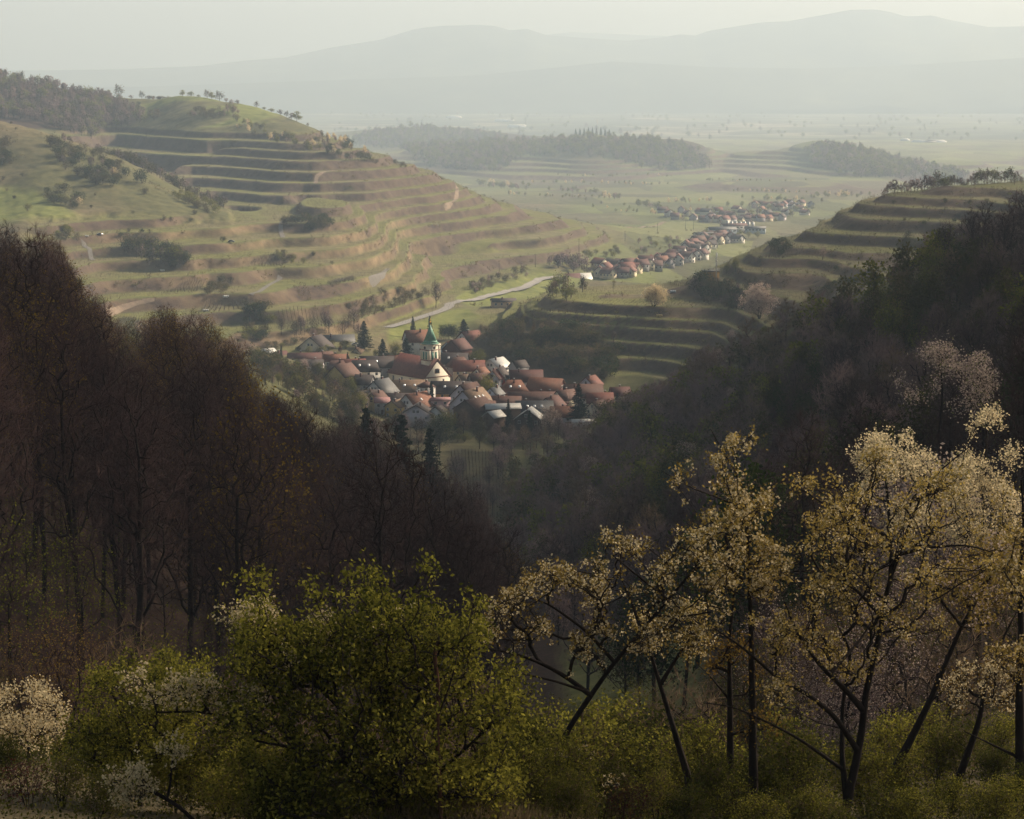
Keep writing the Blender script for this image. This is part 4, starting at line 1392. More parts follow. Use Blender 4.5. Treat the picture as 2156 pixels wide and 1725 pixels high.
HOUSES = [
    # px, py, D, l, w, rot, wall, roof, label, extras
    (664, 708, 1205, 13, 14.5, 72, 'cream', 'dark', "wide cream gabled house with bright solar panels, topmost on the left of the village", dict(solar=5, hw=4.6, pitch=38, chim=1)),
    (712, 706, 1240, 15, 9, 12, 'white', 'slate', "white house with a long slate grey roof beside the wide cream gabled house", {}),
    (564, 735, 1185, 6, 6, 40, 'white', 'metal', "small shed with a shining white roof, leftmost of the village", dict(hw=2.6, pitch=28, chim=0, win=False, cat_="shed", name="shed")),
    (589, 741, 1180, 8, 7, 55, 'cream', 'dred', "small house with glinting panes in its dark red roof near the leftmost shed", dict(hw=3.2, solar=3, pitch=35)),
    (641, 744, 1170, 15, 8, 4, 'grey', 'dred', "long low house with dark red roof in front of the wide cream gabled house", dict(hw=3.4, pitch=35)),
    (652, 758, 1150, 12, 8, -3, 'lav', 'dark', "grey lavender walled house behind the white blossoming trees at the left village edge", dict(hw=3.6, pitch=30)),
    (707, 747, 1172, 11, 8, 5, 'cream', 'orange', "low house with orange tiles right of the dark red bush", dict(hw=3.2, pitch=33)),
    (755, 732, 1212, 9, 8, 78, 'cream', 'tan', "small cream gabled house between the tall spruces", dict(pitch=45)),
    (741, 757, 1160, 12, 8.5, 6, 'cream', 'red', "house with a steep red roof below the tall spruces", {}),
    (766, 759, 1142, 14, 10, 8, 'white', 'dark', "dark roofed house with two skylights left of the church", dict(sky=2, hip=0.25)),
    (793, 751, 1170, 15, 10, 2, 'grey', 'dark', "long dark brown roof directly left of the church nave", dict(sky=1)),
    (838, 749, 1180, 9, 8, 5, 'cream', 'orange', "small orange roofed house behind the left end of the church nave", {}),
    (710, 760, 1132, 11, 9, 10, 'grey', 'brown', "grey brown hipped roof house at the left edge of the old village", dict(hip=0.5)),
    (722, 768, 1112, 13, 10, 62, 'yellow', 'brown', "old barn with ochre gable and sagging brown roof left of the church", dict(hw=5, win=False, chim=0, cat_="barn", name="barn")),
    (764, 790, 1110, 9, 8, -18, 'grey', 'dark', "purplish dark roofed house in front of the ochre gabled barn", {}),
    (802, 800, 1102, 12, 11, 62, 'white', 'slate', "white gabled house with slate grey roof below the church", dict(pitch=44)),
    (862, 801, 1112, 15, 10, 3, 'white', 'tan', "house with a broad tan roof and two skylights just below the church nave", dict(sky=2)),
    (897, 805, 1100, 6, 6, 30, 'white', 'brown', "small white house with hipped brown roof under the church gable", dict(hip=0.6, pitch=30)),
    (950, 804, 1106, 17, 10, -4, 'ochre', 'dark', "ochre yellow house with balcony under a long dark roof right of the church", dict(balcony=True, sky=2)),
    (775, 822, 1088, 9, 8, 15, 'cream', 'dark', "dark roofed house behind the pale yellow gable", {}),
    (793, 826, 1076, 9, 8, 65, 'yellow', 'brown', "pale yellow gabled house with brown roof left of the pink roof", {}),
    (804, 838, 1070, 6, 6, 5, 'grey', 'pink', "low annex with faded pink roof in the front row", dict(hw=3.2, pitch=28, chim=0)),
    (838, 829, 1082, 11, 9, 2, 'grey', 'dark', "dark slate roofed house behind the yellow house of the front row", {}),
    (834, 843, 1066, 7, 7, 60, 'yellow', 'tan', "narrow yellow house with tan roof in the front row", dict(pitch=35)),
    (876, 828, 1072, 13, 12, 52, 'white', 'orange', "large white gabled house with orange brown roof and two chimneys in the front row", dict(chim=2, sky=1)),
    (879, 851, 1050, 10, 14, 84, 'lav', 'dark', "low lavender house with wide dark roof, frontmost below the church", dict(pitch=30, hw=3.6)),
    (922, 856, 1052, 6, 6, 70, 'white', 'dark', "tiny dark roofed outbuilding right of the lavender house", dict(hw=2.6, pitch=35, chim=0, cat_="outbuilding")),
    (927, 838, 1076, 8, 6, 2, 'pink', 'pink', "pink walled flat annex below the ochre house", dict(hw=3.6, pitch=12, chim=0)),
    (879, 696, 1232, 12, 11, 18, 'white', 'orange', "white house with bright orange roof behind the church between spruces", dict(hw=5.4)),
    (947, 719, 1232, 8, 7, 70, 'blue', 'red', "light blue gabled house with red roof right of the church tower", {}),
    (963, 715, 1222, 11, 10, 60, 'dredw', 'dred', "dark red timber barn right of the light blue gable", dict(win=False, chim=0, cat_="barn", name="barn")),
    (990, 698, 1275, 12, 10, 48, 'white', 'red', "white gabled house with red roof, highest on the right behind the church", {}),
    (955, 744, 1185, 13, 10, -8, 'grey', 'dark', "dark purplish roofed house beside the church tower", dict(sky=2)),
    (966, 753, 1170, 9, 9, 30, 'grey', 'brown', "brown hipped roof house right of the church gable", dict(hip=0.4)),
    (987, 760, 1162, 14, 9, 5, 'cream', 'red', "house with cream gable and long red brown roof right of the church", {}),
    (1045, 755, 1168, 11, 11, 58, 'white', 'metal', "white house with bright metal roof in the upper right of the village", dict(pitch=36, balcony=True)),
    (1053, 774, 1132, 10, 7, 76, 'red', 'dark', "narrow bright red gabled house with dark roof", dict(pitch=52)),
    (1042, 779, 1126, 9, 6, 76, 'lav', 'dred', "narrow lavender gable left of the bright red house", dict(pitch=50)),
    (1108, 780, 1132, 14, 10, 3, 'white', 'dred', "white house under a large dark red roof right of the bright red house", {}),
    (1092, 760, 1165, 7, 6, 40, 'grey', 'dark', "dark roofed shed at the foot of the scrub slope", dict(hw=3, chim=0, win=False, cat_="shed", name="shed")),
    (985, 789, 1126, 9, 8, 35, 'cream', 'tan', "tan tiled house right of the church gable", {}),
    (1012, 775, 1142, 7, 7, 60, 'cream', 'orange', "small house with glowing orange roof in the village centre", {}),
    (1010, 787, 1120, 9, 8, 20, 'wood', 'brown', "dark timbered house below the small orange roof", dict(timber=True)),
    (1083, 801, 1102, 13, 12, 5, 'cream', 'orange', "orange brown hipped roof with two skylights in the village centre", dict(hip=0.55, sky=2)),
    (1150, 797, 1112, 15, 12, -22, 'dredw', 'orange', "large house with orange brown roof and dark red wooden gable", dict(chim=0, hw=5.5)),
    (1040, 816, 1086, 8, 6.5, 66, 'blue', 'slate', "light blue gabled house with slate roof in the village centre", {}),
    (1133, 826, 1084, 25, 9, 1, 'wood', 'brown', "very long barn with brown roof across the lower village", dict(win=False, chim=2, cat_="barn", name="barn")),
    (1064, 835, 1076, 13, 8, -6, 'grey', 'brown', "brown roofed house left of the very long barn", {}),
    (1125, 845, 1062, 15, 9.5, 2, 'grey', 'slate', "slate grey roofed house with three skylights in the front row", dict(sky=3, chim=1)),
    (1228, 810, 1092, 16, 11, 4, 'white', 'brown', "tall white timbered house with brown red roof behind the big dark spruce", dict(hw=7.5, timber=True)),
    (1243, 793, 1118, 9, 8, 62, 'lav', 'red', "lavender gable with red roof at the right village edge", {}),
    (1262, 828, 1078, 11, 8, 4, 'cream', 'red', "red roofed house right of the big dark spruce", {}),
    (1258, 845, 1060, 8, 6.5, 55, 'cream', 'brown', "small cream gable at the right end of the front row", {}),
    (1305, 816, 1100, 8, 7, 8, 'cream', 'dred', "lone dark red roofed house at the wood, rightmost of the village", dict(hw=3.5)),
    (995, 820, 1072, 14, 14, 56, 'lav', 'tan', "large pale lavender gabled house with tan roof in the middle of the front row", dict(sky=3)),
    (986, 808, 1090, 12, 11, 56, 'lav', 'brown', "gabled house close behind the large pale lavender one", {}),
    (1000, 840, 1056, 13, 13, 54, 'wood', 'brown', "brown barn with broad roof in front of the pale lavender gable", dict(win=False, chim=0, pitch=32, cat_="barn", name="barn")),
    (1058, 851, 1050, 14, 8, 8, 'wood', 'metal', "low barn with a broad shining white roof in the front row", dict(hw=3.4, pitch=20, win=False, chim=0, cat_="barn", name="barn")),
    (1040, 866, 1040, 7, 6.5, 48, 'wood', 'metal', "small wooden shed with a white roof panel at the front", dict(hw=3.2, pitch=33, win=False, chim=0, cat_="shed", name="shed")),
    (1115, 860, 1034, 9, 11, 80, 'dwood', 'metal', "dark wooden barn with bright metal roof edges, frontmost of all", dict(hw=4.0, pitch=36, chim=1, cat_="barn", name="barn")),
    (1183, 857, 1052, 9, 8, 3, 'lav', 'orange', "lavender walled house with orange roof left of the big dark spruce", {}),
    (1228, 884, 1040, 9, 6, 5, 'white', 'metal', "low white building at the foot of the big dark spruce", dict(hw=3.0, pitch=15, chim=0)),
    (1162, 836, 1072, 10, 8, 60, 'grey', 'dred', "dark red gabled house behind the slate roof with three skylights", {}),
    (1190, 822, 1085, 9, 8, 40, 'cream', 'brown', "brown roofed house left of the tall timbered house", {}),
    (1022, 846, 1068, 8, 7, 20, 'white', 'brown', "small brown roofed house between the lavender gable and the white roofed barn", {}),
    (680, 742, 1185, 9, 8, 30, 'cream', 'brown', "brown roofed house half hidden by the dark red bush", dict(hw=3.4)),
    (552, 700, 1230, 9, 8, 20, 'peach', 'brown', "half hidden house in the trees at the far left of the village", dict(hw=3.6)),
]
for (px_, py_, D_, l_, w_, r_, wl_, rf_, lb_, ex_) in HOUSES:
    house(px_, py_, D_, l_, w_, r_, wl_, rf_, lb_, **ex_)


# ------------------------------------------------------------------ the church
def church():
    W, L, HW, RH = 16.0, 31.0, 9.5, 8.6
    apex = at(920, 757, 1145)                     # gable apex towards the camera
    rot = math.radians(-52)                       # ridge runs back to the left; +x end is the front gable
    dirx = np.array([math.cos(rot), math.sin(rot)])
    c = apex[:2] - dirx * L / 2
    base = apex[2] - HW - RH
    root = empty("church", (c[0], c[1], base), rot)
    tag(root, "village church with red nave roof, cream gable and green copper spire", "church")
    x, y = L / 2, W / 2
    cream = paint((0.78, 0.71, 0.58), 0.9, 0.06, 0.5, name="church_render")
    b = MB(); b.prism([(-y, -4), (y, -4), (y, HW), (0, HW + RH), (-y, HW)], 'x', -x, x); b.build("wall", cream, root)
    r = MB(); o = 0.7; e = o * RH / y; t = 0.35
    r.prism([(-y - o, HW - e), (-y - o, HW - e + t), (0, HW + RH + t * 1.3), (y + o, HW - e + t), (y + o, HW - e), (0, HW + RH + 0.03)], 'x', -x - o, x + o)
    r.build("roof", roofmat("church_tiles", (0.165, 0.056, 0.042)), root)
    k = MB(); k.box(x + 0.02, x + 0.5, -y, y, HW - 0.45, HW + 0.05); k.build("cornice", STONE, root)
    for s in (-1, 1):
        q = MB()
        q.add([(x + 0.02, s * y, HW), (x + 0.35, s * y, HW), (x + 0.35, 0, HW + RH), (x + 0.02, 0, HW + RH), (x + 0.02, s * (y - 0.9), HW), (x + 0.35, s * (y - 0.9), HW), (x + 0.35, 0, HW + RH - 1.0), (x + 0.02, 0, HW + RH - 1.0)],
              [(0, 1, 2, 3), (4, 7, 6, 5), (1, 5, 6, 2), (0, 3, 7, 4)])
        q.build("gable_trim", STONE, root)
    # arched gable window and round portal arch
    def arch(nm, w, z0, h, mat, pane, off):
        n = 9
        pts = [(-w / 2, z0), (w / 2, z0)] + [(w / 2 * math.cos(math.pi * i / n), z0 + h + w * 0.18 * math.sin(math.pi * i / n)) for i in range(n + 1)]
        a = MB(); a.prism(pts, 'x', x + 0.01, x + off); f = a.build(nm, mat, root)
        s = 0.74
        zc = z0 + h * 0.5
        pts2 = [(p * s, zc + (q - zc) * s) for p, q in pts]
        a = MB(); a.prism(pts2, 'x', x + off - 0.05, x + off + 0.04); a.build("pane", pane, f)
    arch("window", 2.9, HW + 1.5, 2.0, STONE, GLASS, 0.2)
    n = 14
    a = MB()
    pr = 3.2
    pts = [(pr * math.cos(math.pi * i / n), 3.0 + pr * math.sin(math.pi * i / n)) for i in range(n + 1)] + [(0.82 * pr * math.cos(math.pi * i / n), 3.0 + 0.82 * pr * math.sin(math.pi * i / n)) for i in range(n, -1, -1)]
    m_ = n + 1
    V = [(x + d, p, q) for d in (0.02, 0.25) for p, q in pts]; T = len(pts)
    F = []
    for i in range(n):
        F += [(i, i + 1, T - 2 - i, T - 1 - i), (T + i, T + T - 1 - i, T + T - 2 - i, T + i + 1)]
    F += [(i, (i + 1) % T, T + (i + 1) % T, T + i) for i in range(T)]
    a.add(V, F); a.build("portal_arch", STONE, root)
    for sy, ang in ((-1, 0.0), (1, math.pi)):
        for k_ in range(4):
            add_window(root, -x + L * (k_ + 0.6) / 4.2, sy * y, HW - 3.4, ang, 1.3, 3.6)
    # tower rising through the front of the ridge
    TW = 6.6; th = 26.0 - 1.0; tx_ = x - 5.6
    h = TW / 2
    b = MB(); b.box(tx_ - h, tx_ + h, -h, h, HW - 2, th); tw = b.build("tower", cream, root)
    for sx in (-1, 1):
        for sy in (-1, 1):
            p = MB(); cx = tx_ + sx * (h - 0.25); cy_ = sy * (h - 0.25)
            p.box(cx - 0.55, cx + 0.55, cy_ - 0.55, cy_ + 0.55, 17.6, th - 0.05); p.build("pilaster", cream, tw)
    for zz, ex, hh in ((17.2, 0.34, 0.45), (22.4, 0.36, 0.4), (th - 0.1, 0.55, 0.6)):
        p = MB(); p.box(tx_ - h - ex, tx_ + h + ex, -h - ex, h + ex, zz, zz + hh); p.build("cornice", STONE if zz < th - 1 else cream, tw)
    for (dx, dy) in ((1, 0), (-1, 0), (0, 1), (0, -1)):
        for sgn in (-1, 1):
            p = MB(); ww = 0.62
            off = 1.05 * sgn
            if dx: p.box(tx_ + dx * h - 0.02 if dx > 0 else tx_ - h - 0.12, tx_ + h + 0.12 if dx > 0 else tx_ - h + 0.02, off - ww, off + ww, 17.8, 21.6)
            else: p.box(tx_ + off - ww, tx_ + off + ww, dy * h - 0.02 if dy > 0 else -h - 0.12, h + 0.12 if dy > 0 else -h + 0.02, 17.8, 21.6)
            p.build("louvre", LOUVRE, tw)
        p = MB(); r0 = 0.75; nn = 14
        pts = [(r0 * math.cos(2 * math.pi * i / nn), 23.7 + r0 * math.sin(2 * math.pi * i / nn)) for i in range(nn)]
        if dx: p.prism([(a_, b_) for a_, b_ in pts], 'x', tx_ + dx * (h + 0.12) - 0.1, tx_ + dx * (h + 0.12) + 0.1)
        else: p.prism([(tx_ + a_, b_) for a_, b_ in pts], 'y', dy * (h + 0.12) - 0.1, dy * (h + 0.12) + 0.1)
        p.build("clock", paint((0.05, 0.03, 0.03), 0.4, 0.2, name="clock_face"), tw)
    s = MB(); top = th + 0.5
    prof = [(h * 1.45, 0.0), (h * 1.20, 0.6), (h * 0.98, 1.7), (0.14, 9.6)]
    for (r1, z1), (r2, z2) in zip(prof[:-1], prof[1:]):
        s.cone(tx_, 0, top + z1, top + z2, r1, r2, 8, 0.5)
    sp = s.build("spire", COPPER, tw)
    s = MB(); s.cone(tx_, 0, top + 9.5, top + 10.6, 0.10, 0.08, 6)
    for (z1, z2, r1, r2) in ((10.5, 10.8, 0.2, 0.42), (10.8, 11.1, 0.42, 0.42), (11.1, 11.4, 0.42, 0.2)): s.cone(tx_, 0, top + z1, top + z2, r1, r2, 10)
    s.box(tx_ - 0.05, tx_ + 0.05, -0.05, 0.05, top + 11.4, top + 12.8); s.box(tx_ - 0.05, tx_ + 0.05, -0.4, 0.4, top + 12.2, top + 12.32)
    s.build("gilded_ball", GOLD, sp)


church()


# ------------------------------------------------------------------ other settlements down the valley
def small_house_meshes(l, w, hw, pitch):
    rh = w / 2 * math.tan(math.radians(pitch)); y = w / 2; x = l / 2
    b = MB(); b.prism([(-y, -2), (y, -2), (y, hw), (0, hw + rh), (-y, hw)], 'x', -x, x)
    r = MB(); o = 0.6; e = o * rh / y
    r.prism([(-y - o, hw - e), (-y - o, hw - e + 0.35), (0, hw + rh + 0.4), (y + o, hw - e + 0.35), (y + o, hw - e), (0, hw + rh + 0.02)], 'x', -x - o, x + o)
    return b, r


_sh = {}


def small_house(p, rz, l, w, hw, wall, roof, label, group, win=True):
    key = (l, w, hw, wall, roof)
    if key not in _sh:
        b, r = small_house_meshes(l, w, hw, 40)
        wmesh = MB()
        for sx in (-1, 1):
            for yy in (-w * 0.25, w * 0.25):
                for zz in (hw - 1.4, hw - 4.0):
                    if zz > 0.8: wmesh.box(sx * l / 2 - 0.05, sx * l / 2 + 0.05, yy - 0.6, yy + 0.6, zz - 0.7, zz + 0.7)
        for sy in (-1, 1):
            for k in range(3):
                wmesh.box(-l / 2 + l * (k + .5) / 3 - 0.6, -l / 2 + l * (k + .5) / 3 + 0.6, sy * w / 2 - 0.05, sy * w / 2 + 0.05, hw - 2.1, hw - 0.7)
        _sh[key] = (b.mesh("wall", paint(WL[wall], 0.9, 0.12, 0.7, name="wall_render")), r.mesh("roof", RF[roof]), wmesh.mesh("windows", GLASS))
    e = empty("house", p, rz)
    a, b, c = _sh[key]
    link("wall", a, e); link("roof", b, e)
    if win: link("window_row", c, e)
    return tag(e, label, "house", group)


RV = random.Random(21)
rows2 = [  # second village, seen between the mast hill and the vineyards
    [(1262, 568), (1275, 574), (1290, 570), (1306, 566), (1322, 568), (1340, 564), (1360, 562), (1262, 582), (1280, 586), (1300, 582), (1318, 577), (1335, 574)],
    [(1372, 560), (1384, 556), (1396, 553), (1408, 556), (1420, 552), (1434, 548), (1392, 562), (1380, 570)],
    [(1440, 540), (1450, 532), (1462, 536), (1474, 530), (1486, 524), (1458, 522), (1470, 515), (1482, 510), (1494, 516), (1444, 526), (1500, 506)],
    [(1350, 570), (1365, 568), (1405, 563), (1428, 558), (1447, 552), (1455, 544), (1431, 540), (1416, 546), (1468, 527), (1480, 531), (1492, 524), (1506, 509), (1518, 505), (1310, 585), (1326, 582), (1510, 515), (1524, 512), (1538, 508), (1500, 520), (1552, 512), (1478, 546), (1464, 548)]]
names2 = ("second village's near end", "second village's bend", "second village's middle", "second village's works end")
cl = {'white': 'white', 'cream': 'cream', 'lav': 'lavender', 'grey': 'grey', 'peach': 'peach'}
rl = {'red': 'red', 'dred': 'dark red', 'brown': 'brown', 'dark': 'dark', 'orange': 'orange', 'metal': 'bright metal', 'slate': 'slate grey'}
ORD = ("first", "second", "third", "fourth", "fifth", "sixth", "seventh", "eighth", "ninth", "tenth", "eleventh", "twelfth", "thirteenth", "fourteenth", "fifteenth", "sixteenth", "seventeenth", "eighteenth", "nineteenth", "twentieth", "twenty first", "twenty second")
for row, nm in zip(rows2, names2):
    for k, (px_, py_) in enumerate(sorted(row)):
        p = hit(px_, py_, 1620, 3000)
        wl_ = RV.choice(('white', 'cream', 'lav', 'grey', 'white')); rf_ = RV.choice(('red', 'dred', 'brown', 'red', 'orange', 'dark', 'dred'))
        small_house(p, RV.uniform(0, 3.14), RV.choice((10, 12)), 8, RV.choice((4.0, 5.0)), wl_, rf_,
                    "%s house with %s roof, %s from left at %s" % (cl[wl_], rl[rf_], ORD[k], nm), "houses of the second village")
far = [(1395 + 13 * i, 449 + RV.uniform(-3, 3) + (i % 3) * 7 - (10 if i > 14 else 0)) for i in range(25)] + [(1480 + 15 * i, 470 + RV.uniform(-2, 2) - i * 0.5) for i in range(12)] + [(1590 + 12 * i, 436 + RV.uniform(-3, 3)) for i in range(9)]
for k, (px_, py_) in enumerate(sorted(far)):
    p = hit(px_, py_, 1900, 4200)
    wl_ = RV.choice(('white', 'cream', 'lav', 'grey')); rf_ = RV.choice(('red', 'dred', 'red', 'dark', 'orange', 'brown'))
    small_house(p, RV.uniform(0, 3.14), RV.choice((9, 11)), 7.5, RV.choice((3.6, 4.4)), wl_, rf_, "small %s house with %s roof in the hazy far village" % (cl[wl_], rl[rf_]), "%s houses with %s roofs in the far village" % (cl[wl_], rl[rf_]), win=False)


def hall(px, py, dmin, l, w, hw, rot, wall, roof, label, pitch=14, cat_="hall"):
    p = hit(px, py, dmin, 6000)
    rh = w / 2 * math.tan(math.radians(pitch)); y = w / 2; x = l / 2
    e = empty("works_hall", p, math.radians(rot))
    b = MB(); b.prism([(-y, -2), (y, -2), (y, hw), (0, hw + rh), (-y, hw)], 'x', -x, x); b.build("wall", paint(WL[wall], 0.9, 0.1, 0.4, name="hall_wall"), e)
    r = MB(); o = 0.6; ee = o * rh / y
    r.prism([(-y - o, hw - ee), (-y - o, hw - ee + .3), (0, hw + rh + .35), (y + o, hw - ee + .3), (y + o, hw - ee), (0, hw + rh + .02)], 'x', -x - o, x + o); r.build("roof", RF[roof], e)
    q = MB()
    for k in range(6): q.box(-x + l * (k + .2) / 6, -x + l * (k + .8) / 6, -y - 0.05, -y + 0.03, hw - 1.8, hw - 0.7)
    q.build("window_band", GLASS, e)
    return tag(e, label, cat_)


hall(1520, 494, 1800, 26, 16, 5, 5, 'blue', 'slate', "wide pale hall with low grey roof at the works")
hall(1545, 488, 1900, 24, 14, 6, 10, 'white', 'dred', "long hall with dark red roof behind the pale hall")
hall(1590, 492, 1800, 20, 13, 5, -8, 'blue', 'slate', "pale hall with grey roof at the right end of the works")
hall(1482, 507, 1800, 18, 12, 6, 12, 'cream', 'slate', "cream flat roofed block left of the works halls")
for k in range(7):
    p = hit(1531 + 9 * k, 480 + 0.4 * k, 1900, 6000)
    b = MB(); b.cone(0, 0, -1, 6.5, 1.5, 1.5, 14); b.cone(0, 0, 6.5, 7.2, 1.5, 0.4, 14)
    t_ = b.build("storage_tank", paint((0.45, 0.46, 0.47), 0.5, 0.05, metal=0.2, name="tank_steel"), None, tuple(p))
    tag(t_, "shining upright steel tank in the row behind the works halls", "tank", "steel tanks at the works")
# long farm buildings by the road and the villa
house(1060, 629, 1420, 13, 10, 8, 'peach', 'dark', "peach coloured block of flats standing alone in the meadow beyond the road", hw=8.5, pitch=16, group=None, sky=0)
house(1090, 640, 1430, 14, 9, 2, 'wood', 'brown', "low brown barn right of the peach coloured block", hw=3.4, pitch=32, win=False, chim=0, group=None, cat_="barn", name="barn")
house(1196, 577, 1700, 16, 12, 20, 'white', 'dred', "farmhouse with dark red roof at the bend of the road", hw=4.2, group=None)
house(1222, 576, 1705, 14, 12, 20, 'white', 'metal', "farm shed with bright pale roof at the bend of the road", hw=4.0, group=None, win=False, chim=0, cat_="barn", name="barn")
# ------------------------------------------------------------------ roads, tracks, vineyard rows, masts, small things
def ribbon(name, pts, width, mat, lift=0.12, kind="structure", dmin=800, step=2.0):
    P3 = [hit(x, y, dmin) for x, y in pts]
    P3 = np.array(P3)
    # resample
    s = np.concatenate([[0], np.cumsum(np.linalg.norm(np.diff(P3[:, :2], axis=0), axis=1))])
    n = int(s[-1] / step) + 2
    u = np.linspace(0, s[-1], n)
    X = np.interp(u, s, P3[:, 0]); Y = np.interp(u, s, P3[:, 1])
    for _ in range(3):
        X[1:-1] = (X[:-2] + 2 * X[1:-1] + X[2:]) / 4; Y[1:-1] = (Y[:-2] + 2 * Y[1:-1] + Y[2:]) / 4
    dx = np.gradient(X); dy = np.gradient(Y); L = np.hypot(dx, dy) + 1e-9
    nx, ny = -dy / L, dx / L
    V = []
    nc = 7
    zc = terrain(X, Y)
    for k in range(5): zc[1:-1] = (zc[:-2] + 2 * zc[1:-1] + zc[2:]) / 4
    for j in range(nc):
        o = (j / (nc - 1) - 0.5) * width
        x = X + nx * o; y = Y + ny * o
        V.append(np.stack([x, y, (np.maximum(terrain(x, y), zc) if width > 5.5 else terrain(x, y)) + lift], 1))
    V = np.stack(V, 1).reshape(-1, 3)
    o = link(name, mesh_np(name, V, grid_faces(n, nc), [mat], smooth=True))
    return tag(o, kind=kind)


LANE = paint((0.15, 0.14, 0.13), 0.9, 0.2, 0.4, name="lane_asphalt")
ribbon("road", [(816, 691), (850, 681), (885, 670), (915, 660), (937, 652), (946, 646), (946, 641), (958, 638), (985, 634), (1020, 627), (1050, 620), (1080, 614), (1105, 607), (1124, 598), (1135, 591), (1150, 587), (1180, 585)], 6.2, ASPH, 0.30)
ribbon("vineyard_lane", [(600, 462), (594, 470), (590, 480), (592, 490), (596, 501)], 2.8, LANE, 0.2)
ribbon("vineyard_lane", [(818, 566), (806, 576), (796, 586), (780, 603)], 2.8, LANE, 0.2)
ribbon("vineyard_lane", [(176, 509), (184, 522), (190, 536), (198, 549)], 2.8, LANE, 0.2)
ribbon("vineyard_lane", [(590, 586), (566, 601), (545, 616), (528, 622)], 2.8, LANE, 0.2)
ribbon("vineyard_lane", [(963, 396), (962, 410), (956, 424), (945, 436), (936, 444)], 2.8, DIRT, 0.2)
ribbon("vineyard_lane", [(664, 388), (666, 376), (676, 366), (700, 360), (740, 358)], 2.8, DIRT, 0.2)
ribbon("vineyard_lane", [(300, 636), (330, 632), (290, 640), (255, 650), (225, 662)], 3.0, DIRT, 0.2)
ribbon("farm_track", [(1020, 1112), (1040, 1108), (1062, 1106), (1085, 1100)], 4.0, DIRT, 0.15, dmin=500)
ribbon("farm_track", [(1400, 468), (1380, 476), (1355, 478), (1320, 480)], 5, DIRT, 0.3, dmin=1800)

VINE_P = barkmat("vine_posts", (0.045, 0.034, 0.028), (0.12, 0.095, 0.075), 2.0)


def vine_plot(corner, along, n, step, label, group, dmin=900, far_=2000):
    """rows of trained vines: posts, wires and canes; rows run from corner[0]->corner[1], shifted toward along"""
    a0 = hit(*corner[0], dmin, far_); a1 = hit(*corner[1], dmin, far_); b0 = hit(*along[0], dmin, far_); b1 = hit(*along[1], dmin, far_)
    for k in range(n):
        t = k / max(1, n - 1)
        p = a0 * (1 - t) + b0 * t; q = a1 * (1 - t) + b1 * t
        L = float(np.linalg.norm((q - p)[:2])); m = max(2, int(L / 4.5))
        P0 = []; P1 = []; Rr = []
        rr = np.random.default_rng(k + 5)
        X = np.linspace(p[0], q[0], m); Y = np.linspace(p[1], q[1], m); Z = terrain(X, Y)
        for i in range(m):
            P0.append((X[i], Y[i], Z[i] - 0.3)); P1.append((X[i], Y[i], Z[i] + 1.9)); Rr.append(0.06)
        for i in range(m - 1):
            for hgt in (0.8, 1.3, 1.75):
                P0.append((X[i], Y[i], Z[i] + hgt)); P1.append((X[i + 1], Y[i + 1], Z[i + 1] + hgt)); Rr.append(0.035)
            for c in range(4):
                u = rr.uniform(); x = X[i] + (X[i + 1] - X[i]) * u; y = Y[i] + (Y[i + 1] - Y[i]) * u; z = Z[i] + (Z[i + 1] - Z[i]) * u
                P0.append((x, y, z - 0.1)); P1.append((x + rr.normal(0, .15), y + rr.normal(0, .15), z + rr.uniform(0.8, 1.4))); Rr.append(0.05)
        P0 = np.array(P0); P1 = np.array(P1); Rr = np.array(Rr)
        V, F = tubes(P0, P1, Rr, Rr, 3)
        tag(link("vine_row", mesh_np("vine_row", V, F, [VINE_P])), label, "vine row", group)


vine_plot([(578, 672), (606, 694)], [(690, 668), (705, 692)], 15, 3, "dark trained vine row in the striped plot just above the village", "vine rows above the village", 1000, 1500)
vine_plot([(418, 661), (436, 636)], [(545, 650), (528, 634)], 13, 3, "vine row in the small terrace plot left of the shaded bank", "vine rows of the small terrace", 1000, 1600)
vine_plot([(345, 617), (385, 600)], [(410, 615), (430, 598)], 10, 3, "vine row on the narrow terrace above the bare trees", "vine rows of the narrow terrace", 1000, 1600)
vine_plot([(690, 598), (740, 585)], [(700, 607), (752, 598)], 8, 3, "vine row on the terrace below the asphalt lane", "vine rows below the lane", 1000, 1700)
vine_plot([(530, 560), (560, 545)], [(590, 562), (610, 548)], 10, 3, "vine row on the middle left terrace", "vine rows of the middle terrace", 1000, 1700)
vine_plot([(1120, 664), (1250, 668)], [(1124, 657), (1250, 662)], 4, 2, "vine row along the lower lip of the dark terraced spur", "vine rows of the dark spur", 1000, 1400)
vine_plot([(1290, 598), (1460, 592)], [(1290, 594), (1460, 588)], 4, 2, "vine row along the crest left of the mast", "vine rows on the spur crest", 1000, 1500)
vine_plot([(1600, 545), (1660, 520)], [(1640, 550), (1690, 526)], 8, 3, "vine row on the small green slope of the right hill", "vine rows of the right hill", 1000, 1700)
vine_plot([(560, 772), (640, 790)], [(575, 790), (650, 806)], 8, 3, "vine row in the little vineyard left of the village", "vine rows left of the village", 800, 1200)
vine_plot([(225, 700), (262, 670)], [(300, 712), (320, 690)], 12, 3, "vine row behind the bare trees of the left wood", "vine rows behind the left wood", 900, 1500)


vine_plot([(950, 955), (965, 1085)], [(1058, 955), (1060, 1085)], 16, 3, "vine row in the green strip between the two woods", "vine rows between the woods", 600, 1100)
